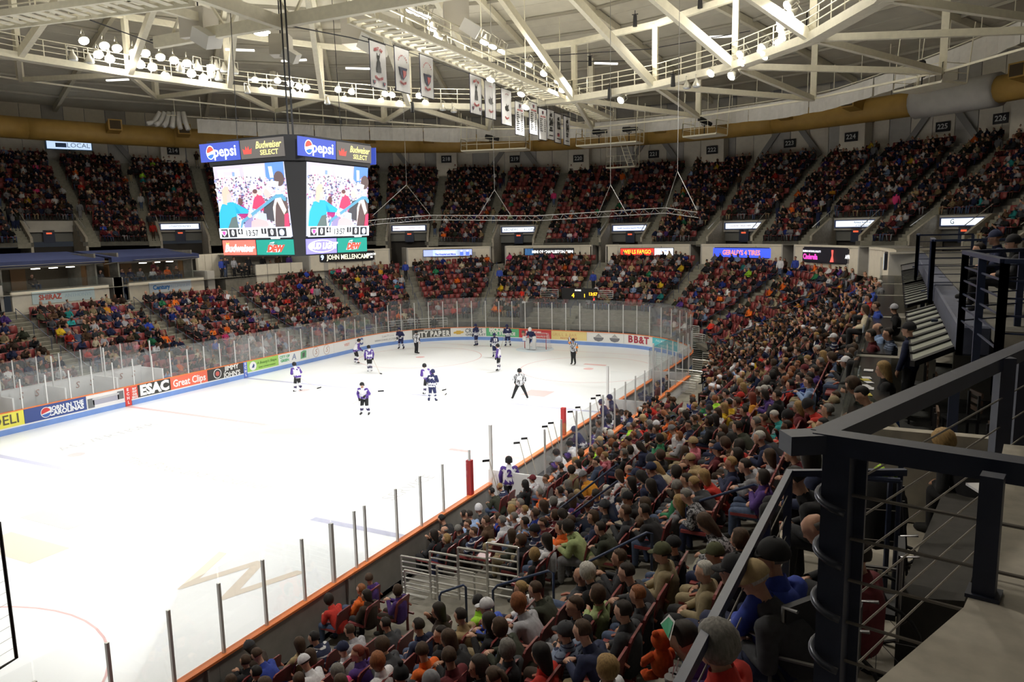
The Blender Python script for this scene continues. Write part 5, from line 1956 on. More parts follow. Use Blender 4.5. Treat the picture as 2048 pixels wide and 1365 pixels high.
# ------------------------------------------------------------------ named spectators of the near stand: pixel of the head, clothing, hair
SP = """1027,988 plaid maroon grey short 0|1008,1015 white blond bob 0|1040,1019 white blond short 0|1063,1007 white grey short 0|1063,984 orange grey short 0|988,1024 blue brown pony 0|970,1031 brown brown short 0|1011,1032 white grey short 0|1040,1041 light blue dark short 0|1078,1037 maroon brown short 0|938,1012 black dark short 0|912,1019 black black short 0|924,1042 black brown short sit_side|878,1046 light grey grey bald 0|900,1034 charcoal grey short 0|946,1060 navy brown short 0|931,1072 black blond bob 0|888,1070 black dark long 0|853,1082 black dark long 0|817,1075 brown grey bald 0|839,1066 black black short 0|1032,1066 dark olive brown long 0|1105,1053 orange dark short 0|1100,1012 maroon brown bob 0|1119,983 white dark short 0|1141,1019 black dark long 0|1158,1008 charcoal brown short 0|1165,990 black black short 0|1187,979 navy dark short sit_turn|1237,984 light grey grey bob 0|1261,981 black dark long 0|1295,993 black dark short cap.black|1326,990 grey blond long 0|1360,981 green grey short 0|1189,943 amber grey short cap.grey|1213,926 pink blond short 0|1116,930 black black short 0|1134,930 light grey grey short cap.light grey|1162,919 pink blond long 0|1251,909 black grey short 0|1254,931 orange grey bald 0|1264,950 maroon dark short cap.navy|1300,937 charcoal dark short cap.charcoal|1326,923 navy brown short cap.navy|1288,964 black dark long 0|1146,1094 pale green dark curly 0|1121,1118 charcoal brown bald 0|1071,1126 black blond bob sit_turn|1251,1068 dark olive dark short 0|1217,1111 charcoal brown short 0|1309,1065 black dark short cap.black|1333,1025 black dark short 0|1258,1046 charcoal brown short 0|1275,1036 brown brown long 0|1385,1010 camouflage grey short 0|1428,1015 camouflage brown long 0|1364,1118 khaki dark short cap.olive|1239,1157 black white curly 0|1199,1191 pale green brown bob 0|1290,1179 charcoal ginger short 0|1258,1217 charcoal dark short 0|1223,1244 navy brown short 0|1146,1244 striped blue dark short cap.charcoal|1042,1207 royal grey short cap.white|1080,1256 dark olive brown bob sit_lean|947,1230 tan dark short 0|1003,1165 white blond pony 0|1008,1258 charcoal grey bob 0|948,1155 lime black short 0|960,1183 black dark long 0|923,1179 dark brown dark long 0|892,1191 black dark short 0|829,1167 purple brown bob 0|815,1200 charcoal dark short 0|764,1183 dark brown dark long 0|740,1196 orange ginger short 0|704,1184 red dark bob 0|731,1142 purple brown short sit_turn|810,1118 navy black short 0|868,1254 navy dark short 0|789,1278 charcoal brown curly 0|924,1278 black brown long 0|950,1306 black dark bob 0|1117,1285 red black long 0|1223,1289 white blond curly 0|1078,1319 black brown pony sit_down|1141,1323 black brown short sit_side|964,1333 maroon brown short 0|892,1323 orange brown short 0|844,1319 charcoal brown short beanie.grey|820,1326 black dark short pom.black|808,1306 white ginger bob sit_turn|752,1316 purple red pony sit_side|706,1295 white dark short cap.navy|707,1343 charcoal brown long 0|1247,1330 navy grey short pom.light blue|1462,964 red blond long 0|1502,920 purple dark bob 0|1478,926 charcoal dark bob 0|1416,906 tan dark short cap.tan|1546,940 grey dark short 0|1567,940 light grey brown long 0|1362,947 light grey dark short 0|1368,909 maroon dark short 0|1597,823 teal white short 0|1676,799 khaki brown short cap.khaki|1450,806 yellow black short 0|1656,676 navy white short cap.white|1703,688 navy blond short 0|1678,693 black white short 0|1608,660 green dark short 0|1614,690 red dark short 0|1413,782 maroon dark short 0|1498,812 pink dark short 0|1514,798 amber red long 0|1476,800 red dark short cap.red|1640,650 grey dark short cap.white|1714,643 green dark short 0|512,1325 navy black short 0|570,1283 tan brown long 0|612,1322 dark brown brown long 0|668,1312 white dark short cap.white|645,1195 navy black short sit_lean|1265,862 maroon ginger short 0|1290,873 white dark short 0|1330,867 charcoal blond bob 0|1380,860 white grey short cap.grey|1222,1010 charcoal dark short cap.charcoal|1200,1063 navy brown bob 0|1346,1060 charcoal dark short 0|1480,1010 black brown bob 0|1440,1240 khaki white short 0|1330,1215 black dark short 0|1040,1320 white brown short 0|1190,1330 charcoal brown short 0|985,1345 black dark short 0|1160,1200 dark olive brown short 0|1400,1160 black dark short cap.olive|1450,880 charcoal dark long 0|1540,870 navy white short 0|1520,850 light grey grey short 0|1490,880 brown brown bob 0|1345,840 orange ginger long 0|1310,820 charcoal dark short 0|1240,830 hot pink brown bob 0|1265,830 light blue brown short 0"""
def parse(t):
    xy, rest = t.split(' ', 1)
    w = rest.split(' ')
    # colour may be two words; hair, style and extra are the last three (extra may hold a space)
    j = next(i for i in range(1, len(w)) if w[i] in HC and w[i + 1] in HM)
    top, hair, style, ex = ' '.join(w[:j]), w[j], w[j + 1], ' '.join(w[j + 2:])
    x, y = xy.split(',')
    return float(x), float(y), top, hair, style, ex
listed = [parse(t) for t in SP.split('|')]
free = {}
for i, t in enumerate(near):
    q = proj(t[2] + Vector((0, 0, 1.15)))
    free[i] = (q[0], q[1], q[2])
assign = {}
for L_ in listed:
    b = min(free, key=lambda i: (free[i][0] - L_[0]) ** 2 + (free[i][1] - L_[1]) ** 2)
    d = math.hypot(free[b][0] - L_[0], free[b][1] - L_[1])
    if d > 2.2 * 520 / free[b][2]:
        continue
    assign[b] = L_
    del free[b]
TOPS = ['black'] * 16 + ['charcoal'] * 12 + ['navy'] * 10 + ['grey'] * 5 + ['light grey'] * 3 + ['white'] * 7 + ['maroon'] * 6 + ['red'] * 4 + ['orange'] * 3 + ['brown'] * 6 + ['dark brown'] * 6 + ['dark olive'] * 6 + ['khaki'] * 3 + ['tan'] * 3 + ['cream'] * 2 + ['blue'] * 3 + ['light blue'] * 2 + ['purple'] * 3 + ['green'] * 2 + ['teal', 'pink', 'hot pink', 'yellow', 'amber', 'lime', 'pale green'] + ['denim'] * 3
DULL = ['black'] * 8 + ['charcoal'] * 5 + ['navy'] * 5 + ['grey', 'dark brown', 'dark brown', 'dark olive', 'dark olive', 'brown', 'maroon', 'white', 'khaki', 'light grey']
HAIRS = ['dark'] * 11 + ['brown'] * 10 + ['black'] * 7 + ['blond'] * 4 + ['grey'] * 4 + ['white'] * 1 + ['ginger'] * 2
STY = ['short'] * 9 + ['bob'] * 3 + ['long'] * 4 + ['curly'] * 1 + ['bald'] * 1 + ['pony'] * 1
POSES = ['sit_lap', 'sit_lean', 'sit_cross', 'sit_turn', 'sit_cup', 'sit_back', 'sit_down', 'sit_side', 'sit_clap', 'sit_lap', 'sit_cross', 'sit_lean']
LOWS = ['denim', 'denim', 'navy', 'black', 'charcoal', 'khaki', 'grey', 'dark brown']
BLK = {}
def blockname(b):
    sb0 = blocks[b]
    y = CY - (sb0 - S_E)
    if sb0 < S_E - 12:
        return 'far end block'
    return 'nearest block' if y < -14 else 'second block' if y < -6 else 'third block' if y < 2 else 'fourth block' if y < 10 else 'fifth block' if y < 18 else 'corner block'
HW_ = {'black': 'black', 'dark': 'dark', 'brown': 'brown', 'blond': 'blond', 'grey': 'grey', 'white': 'white', 'ginger': 'ginger', 'red': 'red'}
STW = {'short': 'short %s hair', 'bald': 'thin %s hair', 'bob': 'bobbed %s hair', 'curly': 'curly %s hair', 'long': 'long %s hair', 'pony': '%s ponytail'}
nper = 0
used = set()
order = sorted(range(len(near)), key=lambda i: dist(near[i][2]))
GNEAR = 'spectators in the near stand'
# empty seats the photograph shows, around pixel centres
EMPTY_PX = [(1590, 905, 26), (1480, 1075, 26), (1500, 1090, 20), (1390, 1195, 34), (1260, 1000, 10), (1160, 1190, 16), (1550, 885, 10), (1135, 1110, 14), (1015, 1200, 14), (1280, 1145, 14)]
for i in order:
    k, s, loc, rz, b, num = near[i]
    q = proj(loc + Vector((0, 0, 1.15)))
    if i in assign:
        _, _, top, hair, style, ex = assign[i]
    else:
        if nper >= 300 or rnd.random() < .07 or any(math.hypot(q[0] - a, q[1] - c) < d for a, c, d in EMPTY_PX):
            if nper < 300:
                used.add(i)
            continue
        top, hair, style, ex = rnd.choice(TOPS), rnd.choice(HAIRS), rnd.choice(STY), '0'
        if rnd.random() < .16:
            ex = rnd.choice(['cap', 'cap', 'cap', 'beanie']) + '.' + rnd.choice(['black', 'navy', 'charcoal', 'white', 'tan', 'maroon', 'grey', 'black'])
    if nper >= 300:
        break
    used.add(i)
    hat = hatc = None
    pose = rnd.choice(POSES)
    if ex.startswith('sit'):
        pose = ex
    elif '.' in ex:
        hat, hatc = ex.split('.')
    low = rnd.choice(LOWS)
    if style in ('long', 'bob', 'curly', 'pony') and hat and hat != 'pom':
        style = 'short' if style != 'long' else 'long'
    desc = '%s top' % top + (', %s %s' % (hatc, {'cap': 'cap', 'beanie': 'knit hat', 'pom': 'bobble hat'}[hat]) if hat else ', ' + STW[style] % HW_[hair])
    sc = rnd.uniform(.93, 1.04)
    if i not in assign and rnd.random() < .07:
        sc = .78
    sk = SK[rnd.choice([0, 0, 1, 1, 2, 2, 3, 3, 4]) if i not in assign else rnd.choice([0, 1, 2])]
    person(pose, loc + Vector((-.03 * math.cos(rz), -.03 * math.sin(rz), -.045 * sc)), rz + rnd.uniform(-.18, .18), top, hair, style, low, hat, hatc or 'black', sc, sk,
           'seated, %s, %s, row %s, seat %s' % (desc, blockname(b), NW_[k + 1], NW_[num]), GNEAR, fat=rnd.choice([1.0, 1.0, 1.14]), pattern=('bold' if (i in assign and assign[i][0] == 1078 and assign[i][1] == 1319) else 'jersey' if top in ('navy', 'maroon') and rnd.random() < .35 else 'plaid' if top in ('grey', 'brown') and rnd.random() < .2 else None))
    nper += 1

# ------------------------------------------------------------------ everyone else in the stands
TM = [crowd_template(k_, 300) for k_ in ('sit_lap', 'sit_lean', 'sit_cross', 'sit_turn', 'sit_side')]
TF = [crowd_template(k_, 110) for k_ in ('sit_lap', 'sit_lean', 'sit_cross', 'sit_back')]
TS = [crowd_template('stand', 150), crowd_template('stand_photo', 150)]
CR_ = Merge()
r3 = random.Random(11)
def crowd_add(tpl, loc, rz, sc=1., top=None, low=None, hair=None):
    co, tri, mi = tpl
    tops = CN[top or r3.choice(TOPS if r3.random() < (.30 if loc[2] > 7 else .5) else DULL)]
    v = r3.uniform(.45, 1.0) * (.8 if r3.random() < .7 else 1.1) * (1.25 if loc[2] < 7 else 1)
    pal = np.array([SK[r3.choice([0, 0, 1, 2, 3, 4])], [min(.85, c * v) for c in tops], CN[low or r3.choice(LOWS)], HC[hair or r3.choice(HAIRS)] if r3.random() > .1 else CN[r3.choice(['black', 'navy', 'white', 'maroon'])], (.02, .02, .02)])
    CR_.add(co, tri, mtx(loc, rz, sc), (pal * [[.8], [1], [1], [1], [1]])[mi])
def fill_lower(s, k):
    """share of taken seats, as the photograph shows it"""
    if s > S_E - 1:
        return .93
    if S_NE + 5 < s:
        return .42 if s < S_NE + 9.5 and k < 8 else .75
    if S_NE - 1 < s:
        return .8
    if S_N + 4.9 < s:
        return .86
    if S_NW + 10.8 < s:
        return .85
    if S_NW + 6.6 < s:
        return .42 if 1 < k < 10 else .8
    return .84
for i, t in enumerate(near):
    if i in used:
        continue
    k, s, loc, rz, b, num = t
    if r3.random() > fill_lower(s, k):
        continue
    d = dist(loc)
    crowd_add(r3.choice(TM if d < 45 else TF), loc + Vector((0, 0, -.05)), rz + r3.uniform(-.25, .25), r3.uniform(.92, 1.05) if r3.random() > .1 else .76)
for k, az, loc, rz in upper:
    if not inview(loc + Vector((0, 0, 1))):
        continue
    f = 1.
    if 86 < az < 108:
        f = .66 if k > 2 else .8
    if az > 130:
        f = .97
    if r3.random() > f * (1 - .4 * (math.sin(az * 1.7 + k * .9) > .9)):
        continue
    crowd_add(r3.choice(TF), loc + Vector((0, 0, -.05)), rz + r3.uniform(-.3, .3), r3.uniform(.92, 1.05) if r3.random() > .1 else .76)
for _ in range(46):                        # people standing on the stairs and in the openings
    a = r3.choice(UAIS)
    k = r3.randrange(0, UR)
    p = U(a + r3.uniform(-.3, .3), ur(k), uz(k))
    if inview(p):
        crowd_add(r3.choice(TS), p, rad(a) + pi * r3.choice([0, 1]), r3.uniform(.92, 1.05))
crowd = CR_.build('crowd', CROWDM)
crowd['kind'] = 'stuff'
crowd['label'] = 'the rest of the seated crowd filling the far, side and upper stands'
# ------------------------------------------------------------------ players and officials on the ice
BANDS = {}
def band(kind, key, fn, off, color, parent, name, fat=1.0):
    if (kind, key, fat) not in BANDS:
        co, tri, reg, loc = BODY[(kind, fat)]['raw']
        cen = co[tri].mean(1)
        m_ = fn(cen, reg)
        BANDS[(kind, key, fat)] = tomesh(name, co + vnormals(co, tri) * off, tri[m_], CLOTH) if m_.any() else None
    me = BANDS[(kind, key, fat)]
    if me is not None:
        return obj(name, me, parent, color=color)
helm = MB()
vs, fs = [], []
for j in range(7):
    t = .5 * pi * j / 6
    for k in range(14):
        a = 2 * pi * k / 14
        vs.append((-.01 + .135 * math.sin(t) * math.cos(a), .12 * math.sin(t) * math.sin(a), .045 + .13 * math.cos(t)))
for k in range(14):
    a = 2 * pi * k / 14
    x = math.cos(a)
    vs.append((-.01 + .133 * x, .118 * math.sin(a), .03 if x > .4 else -.03))
for j in range(7):
    for k in range(14):
        a, b = j * 14 + k, j * 14 + (k + 1) % 14
        fs.append((a, a + 14, b + 14, b))
helm.add(vs, fs)
HELMET = helm.mesh('helmet', CLOTH, True)
VISOR = MB().tube([(.095, -.085, .005), (.135, -.05, .0), (.15, 0, 0), (.135, .05, .0), (.095, .085, .005)], .006, 5)
VISOR.add([(.098, -.088, .055), (.15, -.04, .05), (.15, .04, .05), (.098, .088, .055), (.098, -.088, -.01), (.15, -.04, -.02), (.15, .04, -.02), (.098, .088, -.01)], [(0, 1, 5, 4), (1, 2, 6, 5), (2, 3, 7, 6)])
VISM = VISOR.mesh('visor', MATS['suite_glass'])
WHT, PUR, NVY, BLK_ = (.80, .80, .84), (.085, .04, .26), (.018, .022, .085), (.012, .012, .014)
def number(o, body_kind, num, col, sz=.30, z=None):
    J = BODY[(body_kind, 1.14)]['J']
    c = J['chest'] * .6 + J['neck'] * .4
    text('lettering', num, sz, paint('num%s' % (col,), col), parent_world(o) @ Vector((c.x - .19, 0, c.z - .08)), parent_world(o).to_3x3() @ Vector((0, -1, 0)), (0, 0, 1), o, bold=.02)
def skater(team, kind, px, py, heading, label, num='', ice=True, loc=None):
    q = loc or on(2, .0, px, py)
    q = Vector((q.x, q.y, (loc.z if loc else .04)))
    body(kind, 1.14)
    top = WHT if team != 'B' else NVY
    low = BLK_ if team in ('A', 'R') else NVY
    G = {'A': 'skaters in white and purple', 'B': 'skaters in navy', 'R': 'striped officials'}[team]
    o = person(kind, q, heading, top, 'black', 'none', low, None, sc=1.03, skin=SK[0], label=label, group=G, fat=1.14)
    hm = BODY[(kind, 1.14)]['R'].to_4x4()
    hm.translation = BODY[(kind, 1.14)]['J']['head']
    h = obj('helmet', HELMET, o, color=BLK_ if team != 'B' else NVY)
    h.matrix_basis = hm
    v = obj('visor', VISM, o)
    v.matrix_basis = hm
    hz = BODY[(kind, 1.14)]['J']['hip'].z
    kz = hz * .53
    if team == 'A':
        band(kind, 'slv', lambda c, r: (r == 'arm') | ((r == 'torso') & (c[:, 2] > hz + .42) & (np.abs(c[:, 1]) > .10)), .024, PUR, o, 'sleeve_trim', 1.14)
        band(kind, 'wst', lambda c, r: np.isin(r, ['torso']) & (c[:, 2] < hz + .08) & (c[:, 2] > hz - .04), .026, PUR, o, 'waist_stripe', 1.14)
        band(kind, 'sock', lambda c, r: (r == 'leg') & (c[:, 2] < kz + .03), .02, WHT, o, 'socks', 1.14)
        band(kind, 'sockb', lambda c, r: (r == 'leg') & (c[:, 2] < kz - .12) & (c[:, 2] > kz - .24), .026, (.03, .02, .08), o, 'sock_stripe', 1.14)
    elif team == 'B':
        band(kind, 'w1', lambda c, r: (r == 'torso') & (c[:, 2] < hz + .12) & (c[:, 2] > hz + .05), .026, WHT, o, 'waist_stripe', 1.14)
        band(kind, 'w2', lambda c, r: (r == 'torso') & (c[:, 2] < hz + .01) & (c[:, 2] > hz - .06), .026, WHT, o, 'waist_stripe', 1.14)
        band(kind, 'a1', lambda c, r: (r == 'arm') & (np.abs(np.abs(c[:, 2]) - hz - .12) < .04), .026, WHT, o, 'sleeve_stripe', 1.14)
        band(kind, 's1', lambda c, r: (r == 'leg') & (c[:, 2] < kz - .03) & (c[:, 2] > kz - .10), .024, WHT, o, 'sock_stripe', 1.14)
        band(kind, 's2', lambda c, r: (r == 'leg') & (c[:, 2] < kz - .19) & (c[:, 2] > kz - .26), .024, WHT, o, 'sock_stripe', 1.14)
    else:
        band(kind, 'st', lambda c, r: np.isin(r, ['torso', 'arm']) & (np.sin(c[:, 1] * 78) > .1) & (c[:, 2] > hz - .04), .024, (.02, .02, .02), o, 'shirt_stripe', 1.14)
    band(kind, 'glv', lambda c, r: r == 'hand', .025, BLK_ if team != 'R' else SK[0], o, 'gloves', 1.14) if team != 'R' else None
    if num:
        number(o, kind, num, PUR if team == 'A' else WHT if team == 'B' else (.8, .8, .8))
    return o
STM = mat('stick_shaft', (.55, .50, .42), .5)
def stick(a, b, label, blade=.3, col=None):
    a, b = Vector(a), Vector(b)
    d = (b - a)
    h = Vector((d.x, d.y, 0)).normalized() if Vector((d.x, d.y, 0)).length > .05 else Vector((1, 0, 0))
    o = T(empty('hockey_stick'), label, 'stick', 'hockey sticks')
    MB().bar(a, b, .03, .02).build('shaft', col or STM, o)
    e = b + h * blade + Vector((0, 0, .0))
    MB().bar(b + Vector((0, 0, .02)), e + Vector((0, 0, .04)), .015, .075).build('blade', BLACK, o)
    return o
def head_away(px, py, turn=0.):
    q = on(2, 0, px, py)
    d = q - CAM
    return math.atan2(d.y, d.x) + turn
SKT = [('A', 'stand_hockey', 597, 785, .5, 'white and purple skater near the far boards, back turned, number 3', '3'),
       ('A', 'stand_hockey', 712, 728, -1.2, 'white and purple skater standing left of number 28, seen from the side', ''),
       ('A', 'stand', 740, 745, .15, 'white and purple skater seen from behind, number 28', '28'),
       ('A', 'stand_hockey', 731, 831, 2.8, 'white and purple skater facing the camera on the grey centre emblem', ''),
       ('A', 'stand_hockey', 856, 790, .5, 'white and purple skater half hidden behind navy number 22', ''),
       ('B', 'stand_hockey', 865, 805, -.25, 'navy skater seen from behind, number 22', '22'),
       ('B', 'stand', 953, 693, .8, 'navy skater before the white car dealer advert', ''),
       ('B', 'stand_hockey', 1016, 694, .2, 'navy skater before the green advert, number 7', '7'),
       ('B', 'stand', 990, 716, .3, 'navy skater standing behind a white skater, number 13', '13'),
       ('A', 'stand', 998, 743, 1.3, 'white and purple skater in front of navy number 13', ''),
       ('B', 'stand_hockey', 803, 699, 2.7, 'navy skater facing the camera beside the linesman', ''),
       ('R', 'stand', 833, 709, -.8, 'striped linesman beside a navy skater at the far left boards', ''),
       ('R', 'stand_raise', 1147, 730, 2.9, 'striped referee facing the camera with one arm raised and orange armbands', ''),
       ('R', 'stand_wide', 1040, 800, .05, 'striped linesman seen from behind, legs wide apart, number 43', '43')]
for tm, kd, px, py, tn, lb, nm in SKT:
    o = skater(tm, kd, px, py, head_away(px, py, tn), lb, nm)
    if kd == 'stand_raise':
        band(kd, 'orange', lambda c, r: (r == 'arm') & ((np.abs(c[:, 2] - 1.42) < .07) | ((c[:, 1] > .2) & (np.abs(c[:, 2] - 1.16) < .06))), .034, (.85, .25, .02), o, 'armband', 1.14)
def sp(px, py, z=.03):
    return on(2, z, px, py)
def at_h(px0, py0, z):
    """point above the ice spot px0, py0"""
    q = on(2, 0, px0, py0)
    return Vector((q.x, q.y, z))
def stick_to(fx, fy, ex, ey, lb, h=.85):
    stick(at_h(fx, fy, h), sp(ex, ey), lb)
stick_to(603, 785, 634, 778, 'stick of number 3, blade on the ice to his right')
stick_to(872, 804, 890, 791, 'stick of navy number 22, blade on the ice')
stick_to(850, 789, 0 + 884, 752 + 30, 'stick of the white skater behind number 22')
stick_to(1010, 694, 1000, 699, 'stick of navy number 7')
stick_to(797, 699, 786, 686, 'stick held out left by the navy skater beside the linesman')
q = on(2, 0, 731, 831)
qq = RT
stick(q + Vector((-.55, -.30, .62)) , q + Vector((.62, .32, 1.22)), 'stick held level across the body by the skater on the centre emblem')
stick_to(748, 745, 760, 748, 'stick of number 28')
# goalkeeper with pads, goal
g0 = on(2, 0, 1064, 700)
gk = skater('B', 'goalie', 1064, 700, -pi / 2, 'goalkeeper in navy with big white leg pads and white mask')
for s in (-1, 1):
    p = g0 + Vector((.24 * s, -.16, 0))
    MB().box((0, 0, 0), (.12, .30, .78), top=(.8, .85)).build('leg_pad', SOCKM, gk, loc=(.17, .26 * s, .42))
    MB().box((0, 0, 0), (.10, .26, .34)).build('blocker' if s > 0 else 'catcher', SOCKM, gk, loc=(.42, .42 * s, .86))
hm = BODY[('goalie', 1.14)]['R'].to_4x4()
hm.translation = BODY[('goalie', 1.14)]['J']['head'] + Vector((.01, 0, -.005))
MB().ball((0, 0, .03), .155, 12, 9, sc=(1, .9, 1.05)).build('mask', SOCKM, gk, smooth=True).matrix_basis = hm
gl = T(empty('goal'), 'hockey goal with red posts and white net at the far end', 'goal')
GR = mat('goal_red', (.45, .03, .03), .5)
gx, gy = -.22, 26.05
fr_ = MB()
fr_.tube([(gx - .92, gy, 0), (gx - .92, gy, 1.22), (gx + .92, gy, 1.22), (gx + .92, gy, 0)], .03, 6)
fr_.build('frame', GR, gl)
MB().tube([(gx - .92, gy, .03), (gx - 1.0, gy + .9, .03), (gx + 1.0, gy + .9, .03), (gx + .92, gy, .03)], .025, 6).build('base_bar', SOCKM, gl)
MB().tube([(gx - .92, gy, 1.22), (gx - .80, gy + .5, 1.2), (gx + .80, gy + .5, 1.2), (gx + .92, gy, 1.22)], .02, 6).build('top_bar', SOCKM, gl)
net = MB()
for i in range(19):
    t = i / 18
    x = gx - .92 + 1.84 * t
    net.tube([(x * 1, gy + .5, 1.2), (gx + (x - gx) * 1.08, gy + .9, .03)], .005, 3)
for i in range(9):
    t = i / 8
    y, z, w = gy + .5 + .4 * t, 1.2 - 1.17 * t, .92 + .08 * t
    net.tube([(gx - .92, gy, z), (gx - w, y, z), (gx + w, y, z), (gx + .92, gy, z)], .005, 3)
for sd in (-1, 1):
    for i in range(6):
        net.tube([(gx + sd * .92, gy + .1 * i, 1.2), (gx + sd * .96, gy + .15 * i, .03)], .005, 3)
net.build('net', SOCKM, gl)['kind'] = 'stuff'

# team members on the near benches
def bench_person(px, py, o, team, kind, zf, lab_, num='', heading=pi):
    q = on(0, HW + o, px, py)
    y = q.y
    return skater(team, kind, 0, 0, heading, lab_, num, loc=Vector((HW + o, y, zf)))
bench_person(1018, 932, .75, 'A', 'stand', .26, 'white and purple player standing at the bench door, back turned, number 2', '2', 2.1)
bench_person(1166, 845, .9, 'B', 'sit_lean', .28, 'navy player seated behind the bench glass, nearest the red post', '', pi)
bench_person(1216, 800, .9, 'B', 'stand_hockey', .28, 'navy player standing on the far bench, first of two', '', pi)
bench_person(1233, 785, .9, 'B', 'stand_hockey', .28, 'navy player standing on the far bench, second of two', '', pi + .3)
r4 = random.Random(3)
for i, y in enumerate([-2.6, -1.4, .5, 1.3, 2.1, 2.9, 3.7, 6.6, 7.4, 8.2, 9.0, 9.8, 10.6, 11.4]):
    tm = 'A' if y < 5 else 'B'
    w = ('white and purple', 'navy')[tm == 'B']
    skater(tm, r4.choice(['sit_lean', 'sit_lap']), 0, 0, pi + r4.uniform(-.3, .3), '%s player seated on the %s team bench, %s from the camera' % (w, 'near' if y < 5 else 'far', ORD[i if y < 5 else i - 7]), loc=Vector((HW + 1.35, y, .18)))
for i, (y, c) in enumerate([(-.2, 'grey'), (1.9, 'black'), (7.8, 'maroon'), (9.6, 'black')]):
    person('stand', (HW + 1.75, y, .28), pi, c, 'brown', 'short', 'black', label='bench staff standing behind the players in a %s jacket, %s' % (c, ['nearest', 'second', 'third', 'farthest'][i]), group='bench staff', sc=.98)
for i, (px, py, dx) in enumerate([(985, 940, -.6), (1045, 890, .5), (1060, 900, -.4), (1100, 858, -.8), (1112, 860, .4), (1150, 838, -.6), (1195, 798, -.6), (1205, 815, .3), (1165, 860, .2)]):
    q = on(0, HW + .35, px, py)
    a = Vector((HW + .5, q.y + .2, .6))
    b = Vector((HW + .3, q.y - .1, 2.0))
    stick(a, b, 'stick propped upright on the team bench boards, number %s from the camera' % ['one', 'two', 'three', 'four', 'five', 'six', 'seven', 'eight', 'nine'][i], .25)

# ------------------------------------------------------------------ helpers that drop things onto the near stand
def on_stand(px, py, h=0.):
    d = ray(px, py).normalized()
    t = 2.
    while t < 110:
        p = CAM + d * t
        ax, ay = abs(p.x), p.y
        if p.x > HW + 1.3 and ay < CY:
            o = p.x - HW
            z = rowz(max(0, (o - .95) / .8), s_at_y(min(ay, CY)))
            if p.z - h <= z:
                return p
        elif ay >= CY:
            c = Vector((max(-CX, min(CX, p.x)), CY, 0))
            v = Vector((p.x, p.y, 0)) - c
            o = v.length - CR
            if o > 1.3:
                a = math.atan2(v.y, v.x)
                s = S_NE + (pi / 2 - a) * CR
                z = rowz(max(0, (o - .95) / .8), max(0, min(S_END, s)))
                if p.z - h <= z:
                    return p
        t += .05
    return CAM + d * 40
RAILM = mat('rail_navy', (.03, .05, .12), .35)
def handrail(px0, py0, px1, py1, lb, h=.92, M=None, r=.024):
    a, b = on_stand(px0, py0), on_stand(px1, py1)
    o = T(empty('handrail'), lb, 'handrail', 'navy handrails of the near stand')
    up = Vector((0, 0, h))
    c = (b - a) * .08
    MB().tube([a, a + up * .93, a + up + c, b + up - c, b + up * .93, b], r, 8).build('rail_tube', M or RAILM, o, smooth=True)
    if (b - a).length > 1.6:
        m_ = (a + b) / 2
        MB().tube([m_, m_ + up], r * .9, 8).build('middle_post', M or RAILM, o)
    return o
for i, t in enumerate([(988, 1270, 1108, 1240), (882, 1275, 934, 1258), (1168, 1234, 1303, 1165), (1190, 970, 1228, 966), (1372, 1110, 1519, 1075), (1522, 858, 1618, 845), (1392, 905, 1432, 885), (1270, 945, 1345, 915), (1060, 1120, 1120, 1095), (1405, 805, 1462, 790), (1467, 738, 1560, 700), (1300, 905, 1350, 880), (1480, 860, 1530, 840), (1560, 640, 1640, 610), (1510, 690, 1570, 660), (1230, 1070, 1290, 1040), (1620, 700, 1660, 680), (1570, 770, 1620, 750)]):
    handrail(*t, 'navy tubular handrail over the near stand steps, near frame position %s' % ['bottom centre', 'by the dark jersey', 'by the white-haired woman', 'above the orange shirt', 'over the camouflage shirts', 'by the teal jacket', 'by the yellow jacket', 'under the grey hood', 'at the tunnel', 'by the maroon jackets', 'upper middle', 'left of the yellow jacket', 'beside the pink top', 'high right', 'mid right', 'right of the tunnel', 'by the green shirt', 'by the suite glass'][i])
# the vomitory tunnel cut into the near stand: navy side wall and sloping parapet
a, b, c_ = on_stand(1120, 1100, .3), on_stand(1235, 1050, .7), on_stand(1190, 1120, .2)
tw = T(empty('tunnel_parapet'), 'navy and cream parapet beside the tunnel through the near stand', 'parapet')
MB().bar(a + Vector((0, 0, .1)), b + Vector((0, 0, .2)), .08, .5).build('side_wall', NAVY, tw)
a2, b2 = on_stand(1190, 1105, .4), on_stand(1238, 1048, .9)
MB().bar(a2, b2, .16, .12).build('coping', CONCW, tw)
for dz in (.6, .95):
    MB().tube([a + Vector((0, 0, dz)), b + Vector((0, 0, dz + .3))], .024, 8).build('rail_tube', RAILM, tw)
